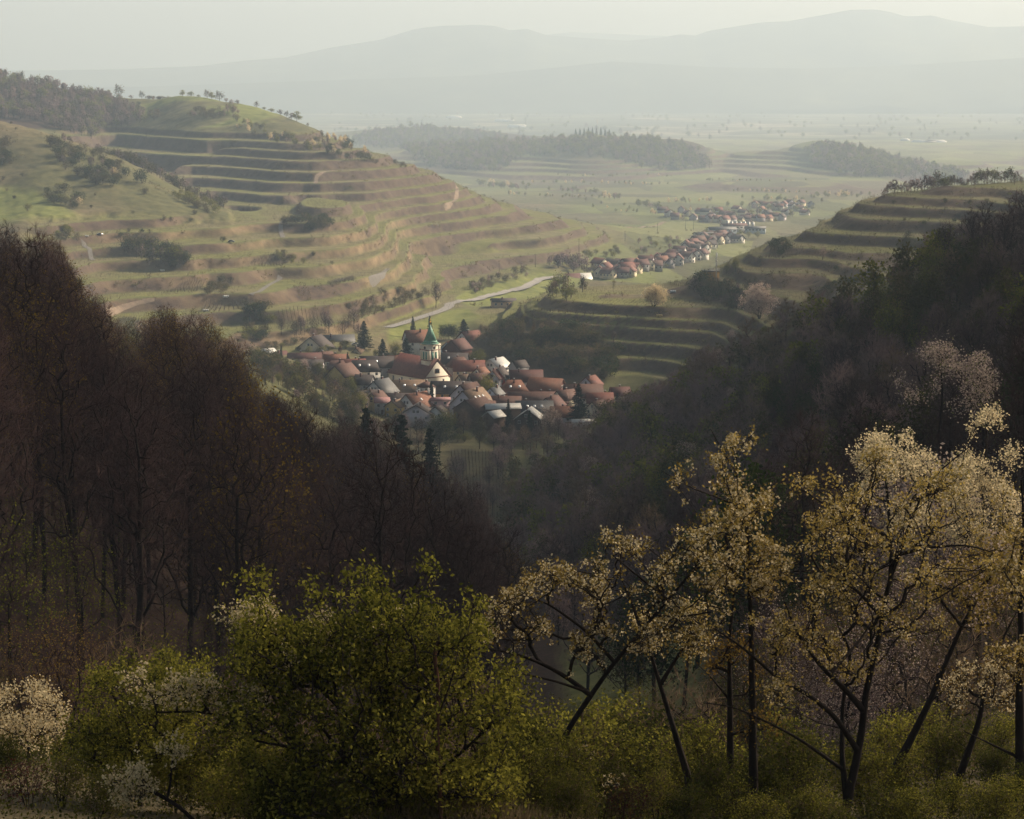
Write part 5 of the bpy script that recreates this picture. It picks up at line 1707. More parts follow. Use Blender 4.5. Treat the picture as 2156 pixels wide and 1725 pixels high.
# mobile phone mast on its yellow brick house
def mast():
    g = hit(1502, 592, 1100, 1400)
    e = empty("pump_house", g + np.array([-1.5, 1, 0]), math.radians(12)); tag(e, "square ochre block house with a railed flat roof on the crest of the spur", "pump house")
    b = MB(); b.box(-4, 4, -3.5, 3.5, -3, 5.4); b.build("wall", paint((0.33, 0.19, 0.055), 0.9, 0.25, name="ochre_brick"), e)
    b = MB(); b.box(-4.4, 4.4, -3.9, 3.9, 5.4, 5.8); b.build("roof", paint((0.20, 0.19, 0.18), 0.9, 0.2, name="concrete"), e)
    b = MB()
    for sx in np.linspace(-4.2, 4.2, 6):
        for sy in (-3.7, 3.7): b.bar((sx, sy, 5.8), (sx, sy, 7.0), 0.05)
    for zz in (6.4, 7.0):
        for sy in (-3.7, 3.7): b.bar((-4.2, sy, zz), (4.2, sy, zz), 0.05)
        for sx in (-4.2, 4.2): b.bar((sx, -3.7, zz), (sx, 3.7, zz), 0.05)
    b.build("railing", STEEL, e)
    b = MB(); b.box(-0.2, 1.2, -3.56, -3.45, 0, 2.2); b.build("door", paint(WL['dwood'], 0.8, name="door_wood"), e)
    m = empty("phone_mast", g + np.array([1.2, -3.5, 0])); tag(m, "slender grey phone mast with pale antenna panels on the spur crest", "mast")
    b = MB(); b.cone(0, 0, -2, 16.5, 0.32, 0.20, 10); b.build("pole", STEEL, m)
    for k in range(3):
        a = k * 2.1 + 0.4
        b = MB(); b.box(-0.16, 0.16, -0.08, 0.08, 12.8, 15.6); b.box(-0.04, 0.04, 0.08, 0.8, 13.2, 13.3); b.box(-0.04, 0.04, 0.08, 0.8, 15.0, 15.1)
        o = b.build("antenna_panel", paint((0.70, 0.72, 0.74), 0.5, 0.05, name="antenna_plastic"), m, (0.85 * math.sin(a), -0.85 * math.cos(a), 0), a)
    b = MB(); b.cone(0, 0, 11.2, 11.6, 0.7, 0.7, 12); b.cone(0, 0, 8.6, 8.9, 0.5, 0.5, 12); b.build("platform", STEEL, m)


mast()


def pole(px, py0, py1, dmin, label):
    g = hit(px, py1, dmin); h = max(6.0, (float(ray(px, py0)[1]) - g[2] / g[1]) * g[1])
    e = empty("utility_pole", g); tag(e, label, "utility pole", "wooden poles across the valley")
    b = MB(); b.cone(0, 0, -1, h, 0.20, 0.14, 7); b.build("post", paint((0.06, 0.045, 0.035), 0.9, name="tarred_wood"), e)
    b = MB(); b.box(-0.9, 0.9, -0.07, 0.07, h - 0.9, h - 0.75); b.build("crossarm", paint((0.06, 0.045, 0.035), 0.9, name="tarred_wood"), e)


for px_, a_, b_, lb_ in ((1219, 502, 536, "tall wooden pole in the vineyards left of the second village"), (1316, 486, 509, "wooden pole on the bright green valley floor"), (1443, 463, 483, "left of two wooden poles on the flat vineyard by the works"),
                         (1460, 463, 484, "right of two wooden poles on the flat vineyard by the works"), (1127, 534, 563, "wooden pole on the terraces above the road bend"), (1384, 470, 492, "wooden pole between the vineyards and the far village"), (1051, 548, 580, "wooden pole on the terraces left of the road bend")):
    pole(px_, a_, b_, 1200, lb_)


def car(p, rz, col, label):
    e = empty("parked_car", p, rz); tag(e, label, "car")
    b = MB(); b.prism([(-2.1, 0.35), (2.1, 0.35), (2.1, 0.75), (1.3, 0.88), (0.65, 1.42), (-1.0, 1.45), (-1.7, 0.95), (-2.1, 0.9)], 'y', -0.85, 0.85); b.build("body", paint(col, 0.3, 0.05, spec=0.6, name="car_paint"), e)
    b = MB(); b.prism([(1.1, 0.92), (0.6, 1.36), (-0.95, 1.38), (-1.5, 0.97)], 'y', -0.87, 0.87); b.build("window_glass", GLASS, e)
    for sx in (-1.3, 1.3):
        for sy in (-0.8, 0.8):
            b = MB(); n = 12
            b.prism([(sx + 0.33 * math.cos(2 * math.pi * i / n), 0.33 + 0.33 * math.sin(2 * math.pi * i / n)) for i in range(n)], 'y', sy - 0.1, sy + 0.1); b.build("wheel", paint((0.02, 0.02, 0.02), 0.8, name="tyre_rubber"), e)


car(hit(487, 513, 1100) + np.array([0, 0, 0.1]), 0.1, (0.05, 0.055, 0.09), "small dark car parked on a middle vineyard terrace")
car(hit(211, 497, 1100) + np.array([0, 0, 0.1]), 0.7, (0.03, 0.03, 0.035), "dark car at the top of the steep lane on the left")
car(hit(748, 728, 1000) + np.array([0, 0, 0.1]), 0.2, (0.55, 0.55, 0.55), "silver car parked beside the tall spruces")
car(hit(1065, 905, 900) + np.array([0, 0, 0.1]), 0.3, (0.6, 0.6, 0.6), "pale car at the lower edge of the village")


def bale(px, py, rz, col, label, s=1.0, dmin=900):
    p = hit(px, py, dmin); b = MB(); n = 16
    for k in range(3):
        x0 = -1.6 + 1.08 * k
        b.prism([(0.62 * math.cos(2 * math.pi * i / n), 0.6 + 0.62 * math.sin(2 * math.pi * i / n)) for i in range(n)], 'x', x0, x0 + 1.0)
    b.box(-1.65, 1.65, -0.5, 0.5, 0.0, 0.16)
    o = b.build("water_tank", paint(col, 0.6, 0.08, name="tank_plastic"), None, tuple(p), rz); o.scale = (s, s, s)
    tag(o, label, "tank")


bale(433, 656, 0.2, (0.62, 0.62, 0.60), "white water tank on the grassy edge of the small vine plot")
bale(476, 631, 0.4, (0.62, 0.62, 0.60), "white water tank under the shaded bank above the small vine plot")
bale(342, 572, 0.1, (0.66, 0.66, 0.64), "tiny white water tank on the upper left terraces", 0.8)
bale(1388, 669, 0.1, (0.50, 0.38, 0.16), "tan water tank lying on the dark terraced spur", 1.0)
bale(1417, 618, 0.1, (0.62, 0.66, 0.70), "pale tank in the hollow beside the white blossoming bush", 1.0)
bale(183, 502, 0.1, (0.7, 0.7, 0.7), "small white tank beside the steep lane on the left", 0.7)


def person(p, rz, top, legs, label, h=1.72):
    """one continuous walking figure grown with a skin modifier"""
    me = bpy.data.meshes.new("person")
    J = [(0, 0, .95), (0, 0, 1.2), (0, 0, 1.42), (0, .01, 1.53), (0, .03, 1.66), (.1, 0, .9), (.11, .14, .5), (.11, .06, .08), (.11, .2, .04), (-.1, 0, .9), (-.11, -.02, .5), (-.11, -.22, .10), (-.11, -.10, .04),
         (.2, 0, 1.4), (.25, -.12, 1.12), (.24, .02, .88), (-.2, 0, 1.4), (-.25, .1, 1.13), (-.24, .24, .93)]
    E = [(0, 1), (1, 2), (2, 3), (3, 4), (0, 5), (5, 6), (6, 7), (7, 8), (0, 9), (9, 10), (10, 11), (11, 12), (2, 13), (13, 14), (14, 15), (2, 16), (16, 17), (17, 18)]
    Rr = [.15, .14, .15, .06, .105, .095, .07, .05, .045, .095, .07, .05, .045, .07, .05, .04, .07, .05, .04]
    s = h / 1.76
    me.from_pydata([tuple(c * s for c in j) for j in J], E, [])
    o = bpy.data.objects.new("person", me); COL.objects.link(o)
    md = o.modifiers.new("skin", 'SKIN')
    for i, v in enumerate(me.skin_vertices[0].data): v.radius = (Rr[i] * s, Rr[i] * s * 0.85)
    me.skin_vertices[0].data[0].use_root = True
    o.modifiers.new("sub", 'SUBSURF').render_levels = 2
    m, nt, out = mat_new("clothing")
    tc = N(nt, "ShaderNodeTexCoord"); sp = N(nt, "ShaderNodeSeparateXYZ"); nt.links.new(tc.outputs["Object"], sp.inputs[0])
    dv = N(nt, "ShaderNodeMath", operation='DIVIDE'); nt.links.new(sp.outputs[2], dv.inputs[0]); dv.inputs[1].default_value = 1.76
    r = ramp(nt, dv.outputs[0], [(0.0, (0.05, 0.04, 0.035)), (0.05, legs), (0.53, top), (0.85, (0.5, 0.33, 0.25)), (0.96, (0.08, 0.05, 0.03))])
    r.node.color_ramp.interpolation = 'CONSTANT'
    bsdf(nt, out, r, 0.9, 0.1)
    me.materials.append(m)
    o.location = tuple(p); o.rotation_euler = (0, 0, rz)
    return tag(o, label, "person")


_p = hit(1047, 1108, 500)
person(_p + np.array([-0.6, 0, 0]), 2.9, (0.60, 0.58, 0.56), (0.10, 0.10, 0.14), "person in a pale top walking on the farm track, left of the two walkers")
person(_p + np.array([0.6, 0.4, 0]), 3.2, (0.45, 0.47, 0.52), (0.06, 0.06, 0.08), "person in a greyish top walking on the farm track, right of the two walkers", 1.65)


# thin radio mast and pale buildings out on the plain
def radio():
    g = hit(1257, 286, 3500)
    b = MB(); b.bar(g, g + np.array([0, 0, 30.0]), 0.7, 5)
    for k in range(3): b.bar(g + np.array([-1.2, 0, 10 + 7 * k]), g + np.array([1.2, 0, 10 + 7 * k]), 0.25, 4)
    tag(b.build("radio_mast", STEEL), "thin radio mast on the wooded hill in the haze", "mast")


radio()
for px_, py_, l_, lb_ in ((1905, 299, 22, "small pale block glinting on the hazy plain"), (1945, 303, 60, "long white warehouse glinting on the hazy plain, left of two"), (1968, 303, 55, "long white warehouse glinting on the hazy plain, right of two"), (1062, 255, 70, "white factory roof on the plain above the left wooded hill"), (1088, 268, 60, "white factory roof on the plain just behind the wooded hills"), (955, 248, 60, "pale low factory at the left on the hazy plain")):
    a_, w_ = ray(px_, py_); D_ = -192.0 / float(w_)
    b = MB(); h_ = 11 if 'silo' in lb_ else 7
    b.box(-l_ / 2, l_ / 2, -15, 15, -2, h_); b.box(-l_ / 2 + 4, l_ / 2 - 4, -11, 11, h_, h_ + 2)
    e = empty("warehouse", (float(a_) * D_, D_, -192.0 - (D_ - 6000) * 0.001)); tag(e, lb_, "warehouse")
    b.build("wall", paint((0.85, 0.85, 0.84), 0.4, 0.03, 0.1, name="white_cladding"), e)
# ------------------------------------------------------------------ trees and shrubs of the hills, valley and gardens
RP = random.Random(5)
SMALL = []


def in_poly_points(poly, n, seed):
    rr = np.random.default_rng(seed)
    x0 = min(p[0] for p in poly); x1 = max(p[0] for p in poly); y0 = min(p[1] for p in poly); y1 = max(p[1] for p in poly)
    out = []
    while len(out) < n:
        x = rr.uniform(x0, x1); y = rr.uniform(y0, y1)
        if inpoly([x], [y], poly)[0]: out.append((x, y))
    return out


def plant(name, tm, px, py, hpx, label, catg, group=None, dmin=800, dmax=4500, wide=1.0):
    """a plant rooted at a ground pixel, hpx pixels tall in the photograph"""
    p = hit(px, py, dmin, dmax)
    h = hpx * p[1] / FPX
    s = h / tm.h
    return place_tree(name, tm, tuple(p), RP.uniform(0, 6.28), s * wide, label, catg, group, s)


def strew(name, kinds, poly, n, hpx, label, catg, group, seed, dmin=800, dmax=4500, wide=1.0):
    small = (hpx[0] + hpx[1]) / 2 < 16.5 and name in ("shrub", "valley_tree")
    for x, y in in_poly_points(poly, n, seed):
        k = RP.choice(kinds)
        if small:
            q = hit(x, y, dmin, dmax); SMALL.append((k, q[0], q[1], q[2], RP.uniform(0, 6.28), RP.uniform(*hpx) * q[1] / FPX / k.h * wide))
            continue
        plant(name, k, x, y, RP.uniform(*hpx), label, catg, group, dmin, dmax, wide * RP.uniform(0.85, 1.25))


S_OL, S_DG, S_BARE, S_WH, S_YG, S_PALE = SHRUB
F_OL, F_PALE, F_BARE, F_YG, F_WH = FARTREE

# left grass hill
strew("shrub", [S_OL, S_DG, S_BARE, F_BARE, S_OL], [(100, 300), (130, 288), (190, 325), (262, 362), (272, 398), (225, 398), (150, 372), (112, 335)], 58, (14, 26), "olive brown shrub in the long thicket across the left grass hill", "shrub", "thicket on the left grass hill", 1, 1350, 1800)
strew("shrub", [S_OL, S_BARE, S_DG], [(-5, 310), (22, 300), (34, 335), (20, 350), (-5, 355)], 12, (14, 24), "dark shrub at the left picture edge on the grass hill", "shrub", "shrubs at the left edge of the grass hill", 2, 1350, 1800)
strew("shrub", [S_OL, S_BARE, S_PALE, S_DG], [(92, 405), (125, 398), (182, 432), (170, 442), (120, 440)], 16, (12, 24), "brownish shrub in the low group at the foot of the left grass hill", "shrub", "shrub group at the foot of the grass hill", 3, 1350, 1800)
strew("shrub", [S_OL, S_BARE, S_YG], [(355, 412), (385, 408), (445, 432), (470, 455), (425, 452), (380, 430)], 22, (10, 20), "low shrub at the right foot of the left grass hill", "shrub", "shrubs at the right foot of the grass hill", 4, 1350, 1800)
plant("shrub", S_DG, 298, 388, 30, "lone rounded dark green bush on the left grass hill", "shrub", None, 1350, 1800)
plant("shrub", S_OL, 303, 411, 16, "small olive bush just below the lone rounded bush", "shrub", None, 1350, 1800)
plant("blossoming_shrub", S_WH, 240, 372, 18, "white blossoming shrub at the edge of the thicket on the left grass hill", "blossom tree", None, 1350, 1800)
plant("blossoming_shrub", S_WH, 167, 432, 16, "pale blossoming shrub in the low group at the hill's foot", "blossom tree", None, 1350, 1800)
plant("shrub", S_YG, 58, 446, 16, "bright yellow green shrub at the far left below the grass hill", "shrub", None, 1350, 1800)
for i, (x, y, h) in enumerate(((22, 262, 6), (42, 262, 8), (60, 268, 5), (85, 268, 9), (33, 275, 7), (126, 300, 10), (15, 405, 8), (205, 352, 9), (30, 420, 8), (5, 380, 10), (48, 372, 8), (200, 415, 7), (193, 438, 7))):
    plant("shrub", RP.choice((S_BARE, S_OL)), x, y, h, "small dark bush dotted on the open left grass hill", "shrub", "small bushes dotted on the grass hill", 1350, 1800)
# hedge of bare trees behind the crest of the grass hill
rr_ = np.random.default_rng(8)
for t in np.linspace(0, 1, 46):
    x = np.interp(t, [0, .4, .75, 1], [205, 300, 395, 470]); y = np.interp(t, [0, .4, .75, 1], [306, 352, 398, 440])
    a_, w_ = ray(x, y - 2); D_ = 1725 - 120 * t + rr_.uniform(-8, 25)
    X_, Y_ = float(a_) * D_, D_
    tm = RP.choice((F_BARE, F_BARE, F_OL, S_OL)); h_ = RP.uniform(6, 10)
    place_tree("hedge_tree", tm, (X_, Y_, gz(X_, Y_)), RP.uniform(0, 6), h_ / tm.h * 0.9, "bare brown tree in the hedge behind the crest of the grass hill", "bare tree", "hedge behind the grass hill's crest", h_ / tm.h)

# far left hill: crest trees
CREST = [(216, 199, 12, F_PALE), (228, 199, 13, F_YG), (250, 202, 26, F_OL), (276, 192, 9, F_BARE), (298, 188, 16, F_OL), (312, 186, 9, F_BARE), (322, 185, 7, F_BARE), (384, 192, 12, F_YG), (402, 197, 11, F_PALE), (418, 203, 6, F_PALE),
         (436, 212, 17, F_OL), (446, 214, 14, F_YG), (462, 218, 20, F_OL), (476, 222, 10, F_BARE), (500, 226, 11, F_BARE), (541, 236, 13, F_OL), (556, 232, 7, F_PALE), (572, 236, 10, F_PALE), (590, 243, 14, F_BARE), (603, 248, 13, F_OL), (614, 252, 16, F_BARE), (625, 258, 20, F_YG), (648, 266, 8, F_OL), (676, 284, 8, F_OL)]
cw = {id(F_PALE): "pale leafing", id(F_YG): "yellow green", id(F_OL): "spreading half bare", id(F_BARE): "bare"}
for k, (x, y, h, tm) in enumerate(CREST):
    w0 = float(ray(x, y)[1])
    Ds = np.linspace(1950, 2500, 140); a_ = float(ray(x, y)[0])
    zz = terrain(a_ * Ds, Ds) / Ds
    D_ = Ds[int(np.argmax(zz))] - 8
    p = np.array([a_ * D_, D_, gz(a_ * D_, D_)]); hh = h * D_ / FPX
    place_tree("crest_tree", tm, tuple(p), RP.uniform(0, 6), hh / tm.h * RP.uniform(1.3, 1.8), "%s tree on the far left crest, %s along it" % (cw[id(tm)], ("%d" % (k + 1)) + {1: "st", 2: "nd", 3: "rd"}.get((k + 1) % 10 if k + 1 not in (11, 12, 13) else 0, "th")), "tree", "trees along the far left crest", hh / tm.h)
strew("shrub", [S_BARE, S_BARE, S_OL], [(300, 188), (330, 182), (400, 192), (400, 197), (330, 190)], 26, (6, 9), "purplish low shrub in the hedge along the far left crest", "shrub", "hedge along the far left crest", 11, 1900, 2400)
strew("shrub", [F_BARE, S_OL, S_BARE], [(395, 246), (410, 232), (470, 236), (480, 248), (440, 252)], 26, (9, 15), "bare shrub in the copse on the upper slope of the far left hill", "shrub", "copse on the far left hill", 12, 1900, 2400)
strew("shrub", [F_PALE, F_OL, F_BARE], [(462, 218), (485, 225), (502, 240), (500, 262), (480, 240)], 16, (10, 18), "slender tree in the row running down the far left hill", "tree", "row down the far left hill", 13, 1900, 2400)
strew("shrub", [F_PALE, F_WH, S_OL, F_YG, F_OL], [(490, 262), (530, 262), (600, 288), (690, 322), (690, 332), (590, 305), (500, 275)], 44, (9, 17), "pale spring shrub in the band along the top terraces of the far left hill", "shrub", "band of shrubs on the far left hill", 14, 1800, 2400)
strew("shrub", [S_DG, F_OL, F_BARE, F_WH], [(655, 300), (700, 285), (755, 318), (790, 335), (760, 345), (690, 330)], 42, (11, 20), "dark tree in the grove at the shoulder of the far left hill", "tree", "grove at the shoulder of the far left hill", 15, 1750, 2400)
strew("shrub", [S_OL, S_BARE], [(770, 335), (850, 345), (880, 352), (840, 358), (780, 348)], 16, (6, 10), "low shrub along the descending right spur of the far left hill", "shrub", "shrubs on the descending spur", 16, 1750, 2400)
strew("shrub", [F_PALE, F_OL, S_BARE], [(310, 235), (350, 240), (345, 255), (320, 258)], 10, (9, 15), "small bare tree on the green hollow of the far left hill", "tree", "trees in the green hollow", 17, 1900, 2400)
plant("shrub", S_DG, 247, 205, 6, "tiny dark bush on the green hollow near the wood's edge", "shrub", None, 1900, 2400)
plant("shrub", S_DG, 293, 222, 7, "tiny dark bush in the middle of the green hollow", "shrub", None, 1900, 2400)
# the wood at the far left: one mass
items = []
poly = [(-60, 150), (0, 152), (60, 160), (130, 188), (205, 206), (240, 212), (262, 226), (300, 244), (312, 262), (260, 268), (225, 282), (190, 296), (150, 285), (90, 262), (30, 252), (-60, 250)]
for x, y in in_poly_points(poly, 560, 31):
    p = hit(x, y, 1850, 2800)
    items.append((RP.choice((F_BARE, F_BARE, F_BARE, F_OL, F_OL, F_PALE, F_BARE)), p[0], p[1], p[2], RP.uniform(0, 6), RP.uniform(0.75, 1.15)))
scatter_mass("hilltop_wood", "hazy purplish wood covering the far left hilltop", items)

# lower left terraces
strew("tree", [S_OL, S_DG, HILL[1], F_OL, S_YG], [(262, 528), (300, 522), (372, 535), (398, 560), (365, 572), (300, 556)], 34, (16, 34), "dark tree in the wooded gully among the left terraces", "tree", "wooded gully among the left terraces", 21, 1100, 1650)
strew("shrub", [S_OL, S_YG, S_BARE], [(125, 492), (165, 488), (170, 508), (120, 512)], 9, (12, 20), "yellowish shrub left of the steep lane", "shrub", "shrubs left of the steep lane", 22, 1100, 1650)
strew("shrub", [S_OL, S_BARE, S_DG], [(590, 470), (620, 460), (700, 470), (690, 485), (620, 492)], 26, (12, 22), "dark shrub in the thicket right of the upper lane", "shrub", "thicket right of the upper lane", 23, 1200, 1750)
strew("shrub", [S_BARE, S_OL], [(425, 610), (470, 595), (480, 618), (440, 625)], 14, (10, 20), "brown shrub on the shaded bank of the left terraces", "shrub", "shrubs on the shaded left bank", 24, 1100, 1650)
strew("shrub", [S_YG, S_PALE, S_OL], [(575, 545), (620, 540), (640, 556), (585, 560)], 10, (10, 16), "light green shrub on the sunny bank of the middle terraces", "shrub", "light shrubs on the sunny bank", 25, 1100, 1650)
strew("shrub", [S_OL, S_BARE, S_OL, S_YG, S_DG], [(500, 650), (545, 640), (575, 680), (560, 720), (515, 720)], 30, (14, 26), "olive shrub on the slope above the far left houses", "shrub", "shrubs above the far left houses", 26, 1050, 1500)
strew("shrub", [S_BARE, S_OL, S_BARE], [(735, 655), (790, 625), (880, 612), (905, 625), (840, 648), (760, 680)], 52, (9, 17), "purplish scrub on the bank above the road", "shrub", "scrub on the bank above the road", 27, 1150, 1700)
strew("shrub", [S_BARE, S_OL, F_BARE], [(985, 605), (1040, 585), (1110, 570), (1115, 585), (1060, 600), (1000, 620)], 36, (9, 17), "purplish scrub in the strip left of the road bend", "shrub", "scrub strip left of the road bend", 28, 1300, 1800)
strew("tree", [F_BARE, F_OL, F_BARE], [(1130, 560), (1190, 548), (1250, 560), (1240, 580), (1180, 572)], 26, (16, 30), "bare tree in the copse behind the farm at the road bend", "tree", "copse behind the farm at the road bend", 29, 1650, 1950)
strew("tree", [F_OL, F_PALE, HILL[1]], [(1150, 612), (1215, 600), (1235, 618), (1200, 640), (1150, 640)], 16, (20, 38), "pale greening willow in the meadow below the farm", "tree", "willows in the meadow", 30, 1250, 1700)
plant("lone_tree", HILL[2], 918, 650, 62, "lone bare tree standing beside the road above the village", "bare tree", None, 1200, 1600, 0.8)
for x, y, h in ((118, 500, 14), (486, 600, 16), (345, 540, 12), (255, 500, 10), (470, 510, 12), (545, 655, 24), (270, 492, 10), (316, 497, 10), (300, 495, 9), (360, 470, 9), (400, 470, 10), (345, 468, 9), (410, 455, 12), (437, 450, 12), (700, 560, 9), (660, 545, 10)):
    plant("shrub", RP.choice((S_OL, S_DG, S_BARE)), x, y, h, "single round bush on a bank of the left terraces", "shrub", "single bushes on the left terraces", 1050, 1750)
strew("bare_tree", [HILL[0], HILL[1], HILL[2], UNDER[0]], [(560, 715), (600, 700), (740, 690), (760, 712), (640, 722)], 15, (26, 52), "bare brown tree behind the topmost houses on the left", "bare tree", "bare trees behind the topmost houses", 32, 1150, 1450)
strew("shrub", [S_OL, S_DG, S_YG, S_PALE], [(540, 735), (620, 725), (700, 725), (740, 735), (720, 745), (560, 752)], 20, (9, 18), "garden shrub between the topmost houses", "shrub", "garden shrubs of the topmost houses", 33, 1120, 1300)

# scrub slope right of the village
SCR = [(985, 715), (1080, 680), (1160, 695), (1230, 705), (1300, 728), (1310, 760), (1285, 800), (1200, 800), (1130, 780), (1060, 752), (985, 735)]
strew("scrub_bush", [S_BARE, S_OL, S_BARE, HILL[1], S_DG, UNDER[1], S_BARE], SCR, 170, (13, 30), "reddish brown shrub on the scrub slope right of the village", "shrub", "scrub slope right of the village", 34, 1080, 1500, 1.15)
# dark spur and right hill
BIGW = [make_tree(430 + i, 7, 4.6, 0.3, 260, 0.16, 0.02, 0.4, 4, 0.9, 0.018, 9000, 0.24, 0.32, lm, BARK_D, TWIG_P, thr=0.05, trunk_to=0.4, z0=-1.0, stems=3, lob=0.4) for i, lm in enumerate((PETAL, PETAL_P))]
plant("blossoming_shrub", BIGW[0], 1376, 645, 44, "big rounded white blossoming bush on the dark terraced spur", "blossom tree", None, 1100, 1500, 1.15)
plant("blossoming_tree", BIGW[1], 1598, 672, 74, "large pinkish white blossoming tree at the top of the grassy bank", "blossom tree", None, 700, 1400, 0.85)
plant("blossoming_shrub", HILL_W[1], 1540, 720, 26, "faint blossoming shrub lower down the grassy bank", "blossom tree", None, 700, 1400, 1.2)
strew("shrub", [S_DG, S_BARE, S_DG, HILL[0]], [(1455, 605), (1500, 598), (1580, 620), (1590, 655), (1520, 650), (1470, 635)], 44, (16, 32), "dark shrub in the thicket below the phone mast", "shrub", "thicket below the phone mast", 36, 1050, 1400, 1.15)
plant("leafy_tree", HILL_G[0], 1548, 575, 30, "yellow green tree right of the phone mast", "leafy tree", None, 1100, 1450)
plant("leafy_tree", HILL_G[0], 1530, 578, 22, "smaller yellow green tree right of the phone mast", "leafy tree", None, 1100, 1450)
plant("poplar", UNDER[2], 1292, 616, 26, "slim yellow green poplar on the spur crest left of the blossoming bush", "leafy tree", None, 1100, 1500, 0.6)
plant("blossoming_shrub", S_WH, 1650, 528, 18, "pale blossoming shrub in a dark thicket on the right hill", "blossom tree", None, 1100, 1500)
strew("shrub", [S_DG, S_BARE], [(1615, 530), (1640, 512), (1665, 530), (1640, 545)], 16, (14, 24), "dark shrub in the small thicket on the right hill", "shrub", "small thicket on the right hill", 37, 1100, 1500)
plant("blossoming_tree", HILL_W[1], 1732, 548, 28, "thin pinkish tree on a terrace of the right hill", "blossom tree", None, 1100, 1500)
plant("shrub", S_BARE, 1836, 408, 24, "reddish round bush at the left end of the right hill's crest", "shrub", None, 1350, 1600, 1.2)
plant("shrub", S_BARE, 1660, 478, 18, "reddish bush beside the track notch on the right hill", "shrub", None, 1300, 1600, 1.1)
for k, x in enumerate(np.linspace(1862, 2150, 42)):
    y = np.interp(x, [1830, 1958, 2156], [407, 391, 378]) + RP.uniform(-1, 3)
    tm = RP.choice((F_BARE, F_BARE, F_OL, F_PALE, F_BARE)); a_ = float(ray(x, y)[0]); D_ = RP.uniform(1495, 1545)
    h_ = RP.uniform(4, 10) * (1.4 if 1940 < x < 2000 else 1)
    place_tree("crest_tree", tm, (a_ * D_, D_, gz(a_ * D_, D_)), RP.uniform(0, 6), h_ / tm.h, "small bare tree in the fringe along the right hill's crest", "bare tree", "fringe along the right hill's crest", h_ / tm.h)
strew("shrub", [S_DG, S_OL, S_BARE], [(2100, 365), (2156, 352), (2170, 385), (2110, 382)], 14, (14, 24), "dark tree at the right picture edge on the right hill's crest", "tree", "trees at the right end of the crest", 38, 1400, 1700)
plant("tall_tree", HILL_G[1], 1908, 552, 64, "tall open crowned tree rising in front of the right hill's terraces", "leafy tree", None, 450, 1500)
plant("bare_tree", HILL[0], 1990, 600, 140, "tall bare tree on the skyline of the right wood", "bare tree", None, 380, 700, 0.8)
plant("bare_tree", HILL[3], 2110, 600, 165, "very tall dark bare tree at the right picture edge", "bare tree", None, 380, 700, 0.8)
strew("shrub", [S_DG, S_OL], [(1690, 625), (1790, 575), (1830, 585), (1720, 640)], 26, (10, 18), "green shrub along the grassy bank on the right", "shrub", "shrubs along the grassy bank", 39, 500, 1200)
strew("shrub", [S_OL, S_BARE, S_YG], [(1490, 755), (1640, 655), (1660, 665), (1510, 775)], 20, (8, 15), "low bush at the edge of the grassy bank", "shrub", "low bushes of the grassy bank", 40, 500, 1200)
for x, y, h in ((1880, 430, 9), (1925, 425, 8), (1990, 428, 12), (2040, 432, 10), (1905, 470, 9), (1945, 478, 9), (1870, 540, 10), (1760, 572, 12), (1600, 548, 10), (2080, 430, 12), (1790, 505, 8), (1700, 500, 7), (2010, 470, 9), (1740, 450, 7)):
    plant("shrub", RP.choice((S_DG, S_BARE, S_OL)), x, y, h, "small dark bush on the terraces of the right hill", "shrub", "small bushes of the right hill", 1150, 1600)

# valley floor, pale spring trees far off
VAL = [(1045, 392), (1120, 380), (1200, 398), (1260, 415), (1400, 430), (1450, 440), (1600, 425), (1800, 400), (1840, 412), (1700, 440), (1450, 468), (1240, 440), (1130, 408)]
strew("valley_tree", [F_PALE, F_YG, F_PALE, F_WH, F_OL], VAL, 40, (7, 13), "pale spring tree on the hazy valley floor", "tree", "pale trees of the hazy valley", 41, 2300, 4600)
strew("valley_tree", [F_BARE, F_OL, F_YG, F_PALE], [(1410, 510), (1440, 500), (1520, 490), (1600, 480), (1610, 500), (1500, 525), (1420, 560), (1380, 575)], 40, (9, 18), "garden tree among the roofs of the second village", "tree", "garden trees of the second village", 42, 1650, 2500)
strew("valley_tree", [F_BARE, F_OL, F_YG, F_PALE], [(1400, 440), (1700, 432), (1720, 455), (1560, 480), (1420, 470)], 46, (8, 16), "garden tree among the roofs of the far village", "tree", "garden trees of the far village", 43, 2000, 3800)
strew("shrub", [S_OL, F_BARE, F_PALE, S_YG], [(1190, 545), (1300, 545), (1400, 530), (1440, 500), (1400, 500), (1280, 530)], 30, (8, 16), "shrub on the bank left of the second village", "shrub", "shrubs left of the second village", 44, 1700, 2300)
for (x0, y0), (x1, y1), n_, hp in (((1001, 391), (1121, 403), 26, 13), ((1117, 386), (1409, 390), 34, 7), ((1057, 411), (1241, 418), 26, 8), ((1241, 417), (1312, 420), 14, 13), ((1180, 404), (1262, 409), 14, 11), ((1340, 434), (1395, 442), 14, 13), ((1400, 428), (1520, 424), 20, 9),
                                   ((1290, 446), (1400, 452), 14, 7), ((1520, 402), (1700, 408), 24, 7), ((1700, 418), (1840, 412), 22, 11), ((1160, 372), (1420, 372), 26, 5), ((1480, 380), (1700, 384), 24, 5), ((1560, 420), (1700, 426), 22, 10)):
    for t_ in rr_.uniform(0, 1, n_):
        q = hit(x0 + (x1 - x0) * t_, y0 + (y1 - y0) * t_ + rr_.normal(0, 0.9), 1900, 5000)
        tm = RP.choice((F_PALE, F_YG, F_OL, F_BARE, F_WH, F_PALE)); SMALL.append((tm, q[0], q[1], q[2], RP.uniform(0, 6), RP.uniform(0.7, 1.25) * hp * q[1] / FPX / tm.h))
